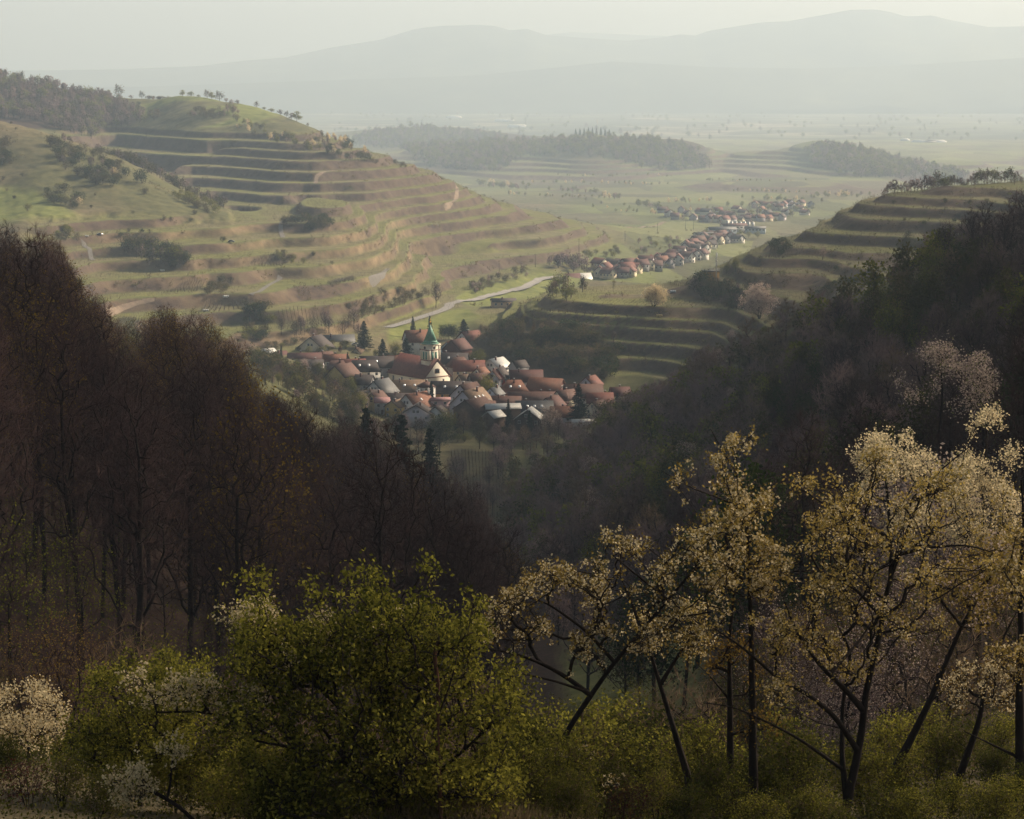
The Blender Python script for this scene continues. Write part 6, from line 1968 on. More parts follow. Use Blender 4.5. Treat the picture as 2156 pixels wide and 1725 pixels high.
# wooded hills in the plain: masses
items = []
rh_ = np.random.default_rng(77)
for poly_, n_ in zip(FARWOOD, (1500, 600, 620)):
    for x, y in in_poly_points(poly_, n_, 300 + n_):
        q = hit(x, y, 3300, 6100)
        items.append((RP.choice((F_BARE, F_OL, F_BARE, F_OL, F_PALE, F_YG)), q[0], q[1] + RP.uniform(-40, 40), 0, RP.uniform(0, 6), RP.uniform(0.9, 1.5)))
_zz = terrain(np.array([i[1] for i in items]), np.array([i[2] for i in items]))
items = [(i[0], i[1], i[2], float(z_), i[4], i[5]) for i, z_ in zip(items, _zz)]
scatter_mass("wooded_hills", "hazy woods covering the low hills in the plain", items)
for k in range(9):
    X_, Y_, Z_ = hit(1215 + 9 * k, 288, 3600)
    Y_ += 90; tm = SPRUCE[1]
    place_tree("spruce", tm, (X_, Y_, gz(X_, Y_)), k, 1.3, "dark spruce in the clump on top of the hazy wooded hill", "spruce", "spruce clump on the hazy hill", 1.35)
# rows of pale trees along the plain
items = []
for _ in range(420):
    px_ = rh_.uniform(680, 2200); py_ = 222 + 95 * rh_.uniform() ** 1.5
    py_ = 200 + (py_ - 200) // 7 * 7 + rh_.normal(0, 0.5)
    a_, w_ = ray(px_, py_); D_ = -193 / float(w_)
    if D_ < 6000 or D_ > 12000: continue
    items.append((RP.choice((F_OL, F_BARE, F_PALE, F_PALE)), float(a_) * D_, D_, -192.0 - (D_ - 6000) * 0.001, RP.uniform(0, 6), RP.uniform(1.0, 1.8)))
scatter_mass("plain_trees", "lines of hazy trees and copses across the far plain", items)

# ---- village conifers and gardens
for px_, top, D_, k, w_, lb in (
        (766, 674, 1218, 0, 1.5, "tallest dark spruce behind the small cream gable, left of the church"), (805, 712, 1192, 1, 1.5, "dark spruce just right of the small cream gable"), (855, 709, 1186, 1, 1.7, "broad dark spruce directly left of the church tower"),
        (869, 665, 1292, 1, 0.9, "left of two spruces beyond the orange roof near the road"), (905, 663, 1292, 1, 0.8, "right of two spruces beyond the orange roof near the road"), (976, 671, 1275, 0, 1.9, "broad dark evergreen at the right behind the church"),
        (732, 740, 1165, 1, 0.9, "small spruce in front of the dark red bush"), (592, 745, 1165, 3, 1.0, "dark narrow cypress at the left village edge"), (526, 690, 1240, 3, 0.9, "narrow cypress at the far left above the houses"), (908, 801, 1078, 3, 1.0, "narrow dark cypress beside the small white hipped house"),
        (1218, 806, 1046, 0, 1.3, "big dark spruce at the right front of the village"), (1070, 838, 1036, 2, 0.8, "spruce in front of the white roofed barn"), (1115, 862, 1022, 1, 1.0, "small spruce in front of the frontmost dark barn"), (962, 868, 1030, 1, 1.0, "dark spruce in the front garden below the lavender house"),
        (1300, 826, 1060, 3, 1.0, "dark slim conifer at the right village edge")):
    p = at(px_, top, D_); g = gz(p[0], p[1]); h_ = max(7.0, p[2] - g); tm = SPRUCE[k]
    place_tree("spruce", tm, (p[0], p[1], g), RP.uniform(0, 6), h_ / tm.h * w_, lb, "conifer", None, h_ / tm.h)
for k, (x, top, D_) in enumerate(((930, 684, 1290), (937, 685, 1290), (944, 684, 1290), (951, 685, 1290), (958, 685, 1290))):
    p = at(x, top, D_); g = gz(p[0], p[1]); tm = S_DG
    place_tree("hedge_bush", tm, (p[0], p[1], g), k, 1.3, "dark bush of the clipped hedge behind the church tower", "hedge", "hedge behind the church tower", max(1.2, (p[2] - g) / tm.h))
for px_, top, D_, tm, w_, nm, lb, ct in (
        (716, 728, 1200, make_tree(401, 6, 2.8, 0.8, 120, 0.12, 0.012, 0.4, 4, 0.7, 0.012, 2200, 0.22, 0.3, LEAF_RED, BARK_D, TWIG_R, thr=0.03, trunk_to=0.5), 1.0, "red_tree", "dark red leaved tree between the cream gable and the tall spruce", "tree"),
        (694, 724, 1215, HILL_G[1], 0.9, "garden_tree", "tan green garden tree left of the dark red tree", "tree"), (640, 756, 1135, HILL_W[0], 1.2, "blossoming_tree", "cream blossoming tree in front of the grey lavender house", "blossom tree"), (620, 765, 1120, HILL_W[1], 1.1, "blossoming_tree", "white blossoming tree at the left foot of the village", "blossom tree"),
        (552, 748, 1120, HILL_W[1], 1.2, "blossoming_tree", "pale blossoming tree at the far left slope of the village", "blossom tree"), (672, 763, 1110, HILL_G[0], 1.1, "garden_tree", "yellow green tree right of the cream blossoming tree", "tree"), (763, 823, 1062, HILL_W[1], 0.9, "blossoming_tree", "small blossoming tree left of the pale yellow gable", "blossom tree"),
        (1026, 789, 1098, HILL_G[0], 0.9, "garden_tree", "bright green tree in the middle of the village", "tree"), (1157, 858, 1025, HILL_W[0], 1.25, "blossoming_tree", "large pale blossoming tree right of the frontmost dark barn", "blossom tree"), (940, 862, 1020, HILL_G[0], 1.2, "garden_tree", "rounded green tree below the pink annex", "tree"),
        (975, 858, 1022, HILL[1], 1.1, "garden_tree", "bare brown tree before the big brown barn", "tree"), (1010, 880, 1000, HILL_G[1], 1.0, "garden_tree", "olive tree in the garden before the wooden shed", "tree"), (925, 880, 985, HILL_G[2], 1.2, "garden_tree", "dark green bushy tree at the lower left garden", "tree"), (790, 735, 1205, HILL_G[0], 1.0, "garden_tree", "light green tree between the two tall spruces", "tree"), (832, 720, 1215, HILL_G[0], 1.3, "garden_tree", "light green tree left of the white house with orange roof", "tree"),
        (1005, 735, 1190, HILL_G[0], 1.4, "garden_tree", "yellow green bush below the highest red roofed house", "tree")):
    p = at(px_, top, D_); g = gz(p[0], p[1]); h_ = max(3.5, p[2] - g)
    place_tree(nm, tm, (p[0], p[1], g), RP.uniform(0, 6), h_ / tm.h * w_, lb, ct, None, h_ / tm.h)
# wooded slope left of the village
SL = [(520, 760), (560, 750), (600, 775), (700, 800), (760, 830), (770, 880), (730, 905), (640, 860), (560, 820)]
strew("slope_tree", [HILL[0], HILL[1], HILL[3], HILL_G[1], HILL_G[0], UNDER[1], S_OL, S_BARE], SL, 120, (22, 48), "brown or greening tree on the bushy slope left of the village", "tree", "bushy slope left of the village", 51, 850, 1110)
strew("slope_tree", [HILL[0], HILL[1], HILL[2], HILL_G[1], UNDER[0], S_BARE], [(700, 880), (800, 885), (900, 915), (930, 945), (880, 960), (740, 940)], 46, (30, 60), "bare tree in the belt between the left wood and the village", "tree", "tree belt below the village", 52, 760, 1010)
strew("garden_shrub", [S_OL, S_DG, S_YG, S_BARE, S_PALE], [(930, 905), (1060, 900), (1150, 905), (1240, 905), (1230, 925), (1080, 935), (950, 935)], 48, (8, 20), "garden shrub along the lower edge of the village", "shrub", "garden shrubs at the lower village edge", 53, 850, 1060)
strew("garden_tree", [HILL[0], HILL[1], HILL[2], UNDER[0]], [(1010, 930), (1060, 925), (1160, 915), (1240, 920), (1200, 960), (1090, 965), (1075, 985)], 22, (28, 52), "bare tree in the gardens below the village", "tree", "bare trees in the lower gardens", 54, 800, 1060)
for k, (x, top, D_, sc) in enumerate(((770, 850, 610, 1.0), (845, 864, 620, 1.1), (905, 893, 635, 1.0))):
    tm = SPRUCE[2]; p = at(x, top, D_); g = gz(p[0], p[1]); h_ = p[2] - g
    place_tree("spruce", tm, (p[0], p[1], g), k * 1.3, h_ / tm.h * sc, "ragged dark spruce rising from the bare wood before the village, %s of three" % ("left", "middle", "right")[k], "conifer", "ragged spruces before the village", h_ / tm.h)
strew("belt_tree", [FOREST[0], FOREST[1], FOREST[2], HILL[0], UNDER[0]], [(650, 975), (760, 970), (900, 990), (975, 1030), (950, 1080), (700, 1060)], 90, (95, 150), "bare tree of the dense belt around the ragged spruces", "bare tree", "bare belt around the ragged spruces", 61, 360, 620)

strew("strip_tree", [HILL[0], HILL[1], HILL[2], UNDER[0]], [(945, 985), (1000, 975), (1075, 985), (1078, 1090), (965, 1095)], 13, (42, 80), "bare tree standing in the green strip between the two woods", "bare tree", "bare trees of the green strip", 62, 560, 1000)
scatter_mass("distant_shrubs", "countless small hazy shrubs and hedges on the far slopes and valley floor", SMALL, "shrubs")
# ---- scrub on the banks: too fine to count
MINI = [make_tree(420 + i, 1.8, 1.5, 0.0, 9, 0.05, 0.012, 0.3, 5, 0.8, 0.02, nl, 0.42, 0.25, lm, BARK_G, TWIG_B, thr=0.04, trunk_to=0.4, sides=3, z0=-0.4, stems=1, lob=0.5) for i, (nl, lm) in enumerate(((14, LEAF_OL), (4, LEAF_OL), (24, LEAF_DG), (20, LEAF_YG)))]
rb_ = np.random.default_rng(17)
q_ = 60000
aa_ = rb_.uniform(-0.235, 0.235, q_); dd_ = rb_.uniform(1050, 2350, q_)
Zb, ib = terrain(aa_ * dd_, dd_, True)
cl_ = fbm(aa_ * dd_ / 26, dd_ / 26, 111, 3)
kb = ((ib['riser'] > 0.5) & (cl_ > 0.05)) | ((ib['L2'] > 0.5) & (cl_ > 0.42)) | ((ib['tread'] < 0.2) & (ib['riser'] < 0.2) & (cl_ > 0.5))
jj = np.nonzero(kb)[0][:5200]
scatter_mass("bank_scrub", "low scrub and tussocks on the banks between the terraces", [(RP.choice((MINI[0], MINI[1], MINI[1], MINI[2], MINI[0], MINI[3])), aa_[j] * dd_[j], dd_[j], Zb[j], RP.uniform(0, 6), RP.uniform(0.5, 1.3)) for j in jj], "scrub")
print("bank scrub", len(jj))

# ---- vines on the terraces: far too many to count
rv = np.random.default_rng(91)
n_ = 170000
a_ = rv.uniform(-0.235, 0.20, n_); D_ = rv.uniform(1150, 2250, n_)
X_ = a_ * D_; Y_ = D_
# fields with a row direction of their own
fx = np.floor(X_ / 55 + 0.7 * fbm(X_ / 70, Y_ / 70, 5, 2)); fy = np.floor(Y_ / 70 + 0.7 * fbm(X_ / 70, Y_ / 70, 6, 2))
hsh = _hash(fx, fy, 3); ang = np.where(hsh < 0.45, 0.15, np.where(hsh < 0.7, 0.75, np.where(hsh < 0.85, -0.5, 1.35)))
u_ = X_ * np.cos(ang) + Y_ * np.sin(ang); v_ = -X_ * np.sin(ang) + Y_ * np.cos(ang)
v_ = np.round(v_ / 2.4) * 2.4 + rv.normal(0, 0.05, n_)
X_ = u_ * np.cos(ang) - v_ * np.sin(ang); Y_ = u_ * np.sin(ang) + v_ * np.cos(ang)
Z_, inf_ = terrain(X_, Y_, True)
k_ = (inf_['tread'] > 0.6) & (inf_['lip'] < 0.3) & (hsh < 0.9) & ~((inf_['px'] > 1090) & (Y_ > 1600))
X_, Y_, Z_ = X_[k_], Y_[k_], Z_[k_]
m_ = len(X_)
b0 = np.stack([X_, Y_, Z_ - 0.1], 1); b1 = b0 + np.stack([rv.normal(0, 0.12, m_), rv.normal(0, 0.12, m_), rv.uniform(1.0, 1.8, m_)], 1)
V_, F_ = blades(b0, b1, 0.055, rv)
print("vines", m_)
tag(link("vines", mesh_np("vines", V_, F_, [VINE_P])), "fine rows of bare vines on the terraces", "vines", kind="stuff")
# ------------------------------------------------------------------ the near trees and shrubs
def limb3(pts, D, r0, r1, dd=0.0, bend=0.0):
    n = len(pts); out = []
    # densify
    P_ = np.array(pts, float)
    s = np.concatenate([[0], np.cumsum(np.hypot(*np.diff(P_, axis=0).T))]); m = max(3, int(s[-1] / 14))
    u = np.linspace(0, s[-1], m)
    x = np.interp(u, s, P_[:, 0]); y = np.interp(u, s, P_[:, 1])
    for _ in range(2):
        x[1:-1] = (x[:-2] + 2 * x[1:-1] + x[2:]) / 4; y[1:-1] = (y[:-2] + 2 * y[1:-1] + y[2:]) / 4
    t = u / s[-1]
    pos = np.stack([at(a, b, D + dd * c) for a, b, c in zip(x, y, t)])
    return pos, r0 + (r1 - r0) * t ** 0.8


def clump_points(poly, n, seed, spread=9.0, per=3, gap=0.42):
    """points gathered in sprays with gaps between them"""
    rr = np.random.default_rng(seed + 1000)
    cs = in_poly_points(poly, max(2, n // per * 2), seed)
    cs = [c for c in cs if vnoise(np.array([c[0] / 42.0]), np.array([c[1] / 34.0]), seed)[0] > gap] or cs
    out = []
    while len(out) < n:
        c = cs[rr.integers(0, len(cs))]
        a = rr.uniform(0, 6.28); s = rr.uniform(0.3, 1.4) * spread
        for k in range(per):
            t = k / per - 0.3
            out.append((c[0] + math.cos(a) * s * t * 2 + rr.normal(0, spread * 0.3), c[1] - abs(math.sin(a)) * s * t * 2 + rr.normal(0, spread * 0.3)))
    return out[:n]


def near_tree(name, label, catg, D, limbs, regions, seed, leafmat_, nleaf=5, leaf=0.06, lclump=0.10, petal=None, npet=6, psize=0.05, pclump=0.05, pshare=1.0,
              bark=None, twig=None, depth=1.6, ntw=3, tw=0.30, r_tip=0.0055, bf=0.35, tw_w=0.0045, group=None, gap=0.42):
    rng = np.random.default_rng(seed)
    bark = bark or BARK_D; twig = twig or BARK_D
    pos = []; par = []; rad = []
    for k, (pts, r0, r1, dd) in enumerate(limbs):
        P3, R = limb3(pts, D, r0, r1, dd)
        if k == 0:
            # carry the stem down into the ground
            g = gz(P3[0][0], P3[0][1]) - 0.3
            if P3[0][2] > g:
                n = max(2, int((P3[0][2] - g) / 0.3)); low = [np.array([P3[0][0] + 0.1 * (1 - i / n) * rng.normal(), P3[0][1], g + (P3[0][2] - g) * i / n]) for i in range(n)]
                P3 = np.concatenate([np.array(low), P3]); R = np.concatenate([np.linspace(r0 * 1.25, r0, n), R])
            pos += list(P3); rad += list(R); par += [0] + list(range(0, len(P3) - 1))
        else:
            A = np.stack(pos); j = int(np.argmin(np.linalg.norm(A - P3[0], axis=1)))
            k0 = len(pos)
            sh = A[j] - P3[0]
            P3 = P3 + sh[None] * np.linspace(1, 0, len(P3))[:, None]
            pos += list(P3[1:]); rad += list(R[1:]); par += [j] + list(range(k0, k0 + len(P3) - 2))
    nb = len(pos)
    T = []
    for poly, n, dd in regions:
        for x, y in clump_points(poly, n, seed + len(T), gap=gap):
            T.append(at(x, y, D + dd + rng.normal(0, depth)))
    pos_, par_, tips = grow(pos, par, np.array(T), rng, bf, 3, 0.10, 0.03)
    r = radii(par_, tips, r_tip, 0.16, 2.2)
    r[:nb] = np.maximum(np.minimum(r[:nb], np.array(rad) * 1.1), np.array(rad)); r[nb:] = np.minimum(r[nb:], 0.035)
    for i in range(len(r) - 1, 0, -1): r[par_[i]] = max(r[par_[i]], r[i])
    seg = np.arange(1, len(pos_))
    P0 = pos_[par_[seg]]; P1 = pos_[seg]
    R1 = r[seg]; R0_ = np.minimum(r[par_[seg]], R1 * 1.2)
    thick = R1 > 0.018
    e = empty(name, pos_[0])
    o0 = pos_[0]
    V, F = tubes(P0[thick] - o0, P1[thick] - o0, R0_[thick], R1[thick], 7)
    link("trunk", mesh_np("trunk", V, F, [bark], smooth=True), e)
    lst = [tubes(P0[~thick] - o0, P1[~thick] - o0, R0_[~thick], R1[~thick], 4)]
    tp = pos_[tips]; td = unit(tp - pos_[par_[tips]])
    idx = np.repeat(np.arange(len(tips)), ntw)
    back = rng.uniform(0, 1, (len(idx), 1))
    s0 = tp[idx] * (1 - back) + pos_[par_[tips[idx]]] * back
    d = unit(td[idx] * 0.7 + rng.normal(0, 0.6, (len(idx), 3)) + np.array([0, 0, 0.4]))
    e1 = s0 + d * tw * rng.uniform(0.4, 1.2, (len(idx), 1))
    lst.append(blades(s0 - o0, e1 - o0, tw_w, rng))
    V, Fl = cat(lst)
    link("branches", mesh_np("branches", V, Fl, [twig]), e)
    # sprays along the twigs
    f = rng.uniform(0.55, 1.05, (len(idx), 1))
    sp = s0 * (1 - f) + e1 * f
    if petal is not None and npet:
        m = rng.uniform(size=len(sp)) < pshare
        C = np.repeat(sp[m], npet, axis=0); C = C + rng.normal(0, pclump, C.shape)
        V, F = leaves(C - o0, psize, rng, 0.2, 0.85)
        link("blossom", mesh_np("blossom", V, F, [petal]), e)
    if nleaf:
        C = np.repeat(sp, nleaf, axis=0); C = C + rng.normal(0, lclump, C.shape)
        V, F = leaves(C - o0, leaf, rng, 0.3, 0.6)
        link("leaves", mesh_np("leaves", V, F, [leafmat_]), e)
    return tag(e, label, catg, group)


LEAF_GOLD = leafmat("golden_bronze_leaves", (0.13, 0.088, 0.024), (0.40, 0.30, 0.095), 0.5)
LEAF_BUSH = leafmat("bush_green_leaves", (0.042, 0.048, 0.010), (0.30, 0.275, 0.050), 0.5)
LEAF_LOW = leafmat("deep_shrub_leaves", (0.022, 0.030, 0.007), (0.11, 0.11, 0.024), 0.4)

C1 = [(1000, 1290), (1060, 1243), (1130, 1200), (1210, 1152), (1290, 1118), (1330, 1138), (1400, 1140), (1450, 1122), (1500, 1132), (1540, 1180), (1530, 1260), (1500, 1330), (1460, 1385), (1380, 1390), (1300, 1395), (1200, 1380), (1110, 1385), (1030, 1370), (1000, 1325)]
near_tree("cherry_tree", "low leaning cherry tree full of white blossom, left of the taller golden ones", "cherry tree", 44,
          [([(1110, 1735), (1160, 1610), (1200, 1530), (1240, 1470), (1290, 1400), (1345, 1335), (1400, 1270), (1440, 1225), (1470, 1185)], 0.075, 0.02, 0.5),
           ([(1243, 1466), (1200, 1432), (1150, 1402), (1090, 1378), (1012, 1362)], 0.055, 0.012, -1.0),
           ([(1235, 1476), (1180, 1450), (1120, 1428), (1080, 1415)], 0.035, 0.010, -1.5),
           ([(1345, 1335), (1325, 1265), (1295, 1190)], 0.04, 0.012, 1.0), ([(1400, 1270), (1350, 1225), (1290, 1170)], 0.035, 0.010, -0.8), ([(1440, 1225), (1500, 1170), (1540, 1135)], 0.03, 0.010, 0.8),
           ([(1290, 1400), (1230, 1330), (1150, 1270), (1080, 1250)], 0.045, 0.010, 0.6), ([(1380, 1295), (1430, 1300), (1490, 1290)], 0.03, 0.01, -0.6)],
          [(C1, 560, 0), ([(1150, 1600), (1230, 1570), (1240, 1610), (1160, 1640)], 16, -0.5), ([(1230, 1640), (1330, 1610), (1330, 1650), (1260, 1680)], 12, -0.5)], 501,
          LEAF_GOLD, 4, 0.07, 0.07, PETAL, 8, 0.052, 0.045, 0.5, depth=1.2, ntw=2)
near_tree("cherry_tree", "small forked cherry tree with bronze leaves behind the low leaning one", "cherry tree", 48,
          [([(1450, 1640), (1420, 1540), (1392, 1448), (1373, 1388), (1358, 1322), (1350, 1270)], 0.08, 0.02, 0.5), ([(1392, 1448), (1428, 1385), (1453, 1348), (1480, 1300)], 0.05, 0.012, 0.5)],
          [([(1360, 1280), (1450, 1260), (1510, 1300), (1500, 1370), (1440, 1400), (1370, 1380), (1330, 1330)], 120, 0)], 502, LEAF_GOLD, 4, 0.065, 0.08, PETAL, 5, 0.05, 0.05, 0.5, depth=1.0)
C3 = [(1490, 895), (1520, 925), (1585, 905), (1590, 925), (1545, 962), (1575, 1000), (1625, 1040), (1660, 1060), (1640, 1100), (1640, 1150), (1690, 1180), (1660, 1225), (1560, 1262), (1480, 1240), (1470, 1180), (1450, 1150), (1485, 1090), (1440, 1062), (1378, 1000), (1400, 985), (1450, 1010), (1502, 1022), (1500, 962), (1478, 930)]
near_tree("cherry_tree", "tall thin cherry tree with a bare pointed top, golden leaves and white blossom", "cherry tree", 46,
          [([(1586, 1640), (1583, 1420), (1582, 1330), (1578, 1235), (1575, 1150), (1572, 1080), (1567, 1035), (1546, 988), (1517, 943), (1496, 903)], 0.095, 0.008, 0.6),
           ([(1546, 988), (1560, 950), (1578, 918)], 0.012, 0.005, 0), ([(1572, 1080), (1520, 1055), (1455, 1030), (1395, 993)], 0.025, 0.006, -0.8), ([(1575, 1150), (1610, 1110), (1650, 1070)], 0.025, 0.007, 0.8),
           ([(1578, 1235), (1530, 1190), (1480, 1160)], 0.03, 0.008, -0.8), ([(1578, 1235), (1630, 1200), (1690, 1182)], 0.03, 0.008, 0.6)],
          [(C3, 240, 0)], 503, LEAF_GOLD, 5, 0.075, 0.08, PETAL, 9, 0.06, 0.05, 0.45, depth=1.0)
near_tree("cherry_tree", "slender bare stemmed cherry beside the tall thin one with few bronze leaves", "cherry tree", 47,
          [([(1538, 1650), (1537, 1480), (1535, 1350), (1545, 1260), (1550, 1200)], 0.085, 0.02, 0.3), ([(1537, 1480), (1500, 1430), (1470, 1400)], 0.03, 0.008, 0)],
          [([(1500, 1360), (1560, 1330), (1600, 1380), (1590, 1470), (1520, 1500), (1480, 1430)], 60, 0), ([(1530, 1560), (1600, 1500), (1640, 1480), (1620, 1560)], 24, -1)], 504, LEAF_BR, 4, 0.07, 0.1, None, 0, depth=0.9)
C4 = [(1660, 1015), (1700, 1010), (1760, 1000), (1830, 960), (1880, 948), (1950, 965), (2000, 950), (2050, 938), (2020, 1010), (2010, 1080), (2060, 1130), (2100, 1170), (2080, 1230), (1980, 1250), (1900, 1255), (1830, 1335), (1740, 1335), (1690, 1320), (1640, 1270), (1620, 1200), (1700, 1150), (1690, 1080)]
near_tree("cherry_tree", "largest cherry tree with a broad golden crown and a thick forking trunk", "cherry tree", 45,
          [([(1777, 1735), (1785, 1680), (1797, 1628), (1815, 1538), (1822, 1463), (1842, 1378), (1858, 1305), (1868, 1240), (1886, 1184), (1899, 1150), (1914, 1105), (1938, 1049), (1976, 993), (2049, 935)], 0.098, 0.010, 0.8),
           ([(1795, 1588), (1752, 1518), (1697, 1468), (1627, 1428), (1597, 1398), (1547, 1353), (1502, 1323)], 0.07, 0.015, -1.6), ([(1807, 1503), (1767, 1453), (1722, 1408), (1692, 1363), (1669, 1318), (1652, 1268)], 0.075, 0.015, -0.8),
           ([(1780, 1700), (1770, 1600), (1772, 1490), (1792, 1375), (1762, 1313)], 0.07, 0.015, 1.2), ([(1792, 1375), (1837, 1323), (1850, 1280)], 0.045, 0.012, 1.2), ([(1870, 1228), (1874, 1165), (1868, 1110)], 0.06, 0.015, 0.6),
           ([(1897, 1150), (1850, 1118), (1806, 1094), (1739, 1064), (1668, 1017)], 0.05, 0.010, -0.8), ([(1885, 1184), (1960, 1160), (2040, 1150), (2095, 1165)], 0.045, 0.010, 0.8), ([(1858, 1305), (1800, 1240), (1720, 1200), (1650, 1205)], 0.045, 0.010, -1.0),
           ([(1640, 1640), (1590, 1560), (1520, 1490), (1480, 1480)], 0.045, 0.01, -1)],
          [(C4, 640, 0), ([(1480, 1300), (1560, 1290), (1640, 1300), (1720, 1370), (1700, 1420), (1600, 1400), (1500, 1380)], 70, -1.2), ([(1660, 1330), (1740, 1330), (1840, 1340), (1850, 1420), (1740, 1430)], 90, 0.4), ([(1880, 1260), (1990, 1260), (1990, 1340), (1890, 1340)], 40, 0.6), ([(1580, 1400), (1700, 1420), (1760, 1490), (1640, 1500)], 34, -1.0)], 505,
          LEAF_GOLD, 5, 0.07, 0.075, PETAL, 7, 0.052, 0.045, 0.3, depth=1.5, ntw=2)
near_tree("cherry_tree", "cherry tree leaning right with golden leaves, next to the right picture edge", "cherry tree", 50,
          [([(1850, 1690), (1882, 1623), (1917, 1558), (1957, 1478), (1997, 1383), (2027, 1313), (2072, 1238), (2110, 1150)], 0.11, 0.015, 0.8), ([(1957, 1478), (1990, 1450), (2060, 1400)], 0.03, 0.008, 0), ([(2027, 1313), (1990, 1270), (1960, 1240)], 0.035, 0.008, 0)],
          [([(1950, 1260), (2020, 1180), (2090, 1140), (2156, 1150), (2156, 1260), (2080, 1320), (2000, 1320)], 170, 0)], 506, LEAF_GOLD, 6, 0.078, 0.09, PETAL_P, 8, 0.06, 0.05, 0.35, depth=1.3)
near_tree("cherry_tree", "dark leaning trunk with sparse cream blossom low at the right", "cherry tree", 48,
          [([(2000, 1690), (2037, 1588), (2062, 1518), (2077, 1428), (2107, 1353), (2140, 1290)], 0.10, 0.015, 0.5)],
          [([(1990, 1430), (2040, 1400), (2120, 1410), (2160, 1440), (2140, 1490), (2040, 1490), (1995, 1480)], 110, 0)], 507, LEAF_BR, 3, 0.065, 0.1, PETAL, 6, 0.05, 0.055, 0.8, depth=1.2)
near_tree("cherry_tree", "upright cherry trunk cut by the right picture edge", "cherry tree", 47,
          [([(2150, 1740), (2148, 1600), (2146, 1450), (2150, 1330), (2146, 1220), (2156, 1100), (2150, 1010)], 0.14, 0.02, 0.5), ([(2148, 1600), (2090, 1570), (2030, 1540)], 0.04, 0.01, 0), ([(2146, 1450), (2100, 1400), (2070, 1370)], 0.04, 0.01, 0)],
          [([(2100, 1010), (2200, 960), (2260, 1100), (2220, 1300), (2110, 1230)], 150, 0), ([(2090, 1340), (2190, 1320), (2180, 1440), (2110, 1440)], 50, 0)], 508, LEAF_GOLD, 6, 0.078, 0.09, PETAL, 7, 0.06, 0.05, 0.35, depth=1.3)
near_tree("plum_tree", "tall dense white blossoming tree behind the golden crowns at the upper right", "blossom tree", 78,
          [([(2060, 1330), (2065, 1200), (2070, 1080), (2075, 960), (2078, 880)], 0.12, 0.02, 0.5), ([(2065, 1200), (2010, 1100), (1990, 1010)], 0.05, 0.012, 0), ([(2066, 1180), (2120, 1090), (2140, 1000)], 0.05, 0.012, 0)],
          [([(2000, 1000), (2040, 900), (2075, 868), (2105, 880), (2130, 960), (2145, 1060), (2120, 1150), (2040, 1160), (1990, 1090)], 420, 0)], 509, LEAF_PALE, 1, 0.07, 0.12, PETAL, 10, 0.075, 0.09, 1.0, depth=1.6, tw=0.5, tw_w=0.006)
near_tree("plum_tree", "rounded white blossoming tree behind the broad golden crown", "blossom tree", 74,
          [([(1880, 1250), (1875, 1120), (1865, 1010), (1850, 940)], 0.10, 0.02, 0.5), ([(1876, 1100), (1920, 1030), (1950, 970)], 0.04, 0.01, 0)],
          [([(1815, 930), (1850, 915), (1900, 930), (1960, 980), (1980, 1060), (1920, 1120), (1830, 1080), (1800, 1000)], 330, 0)], 510, LEAF_PALE, 1, 0.07, 0.12, PETAL, 8, 0.072, 0.09, 1.0, depth=1.4, tw=0.5, tw_w=0.006)
near_tree("plum_tree", "pinkish blossoming tree high on the right slope above the golden crowns", "blossom tree", 150,
          [([(1980, 900), (1985, 830), (1980, 770)], 0.12, 0.03, 0.5)],
          [([(1890, 780), (1920, 748), (2000, 735), (2060, 748), (2090, 800), (2060, 860), (1960, 870), (1900, 840)], 240, 0)], 511, LEAF_PALE, 1, 0.12, 0.2, PETAL_P, 7, 0.12, 0.18, 1.0, depth=2.6, tw=0.9, tw_w=0.01)

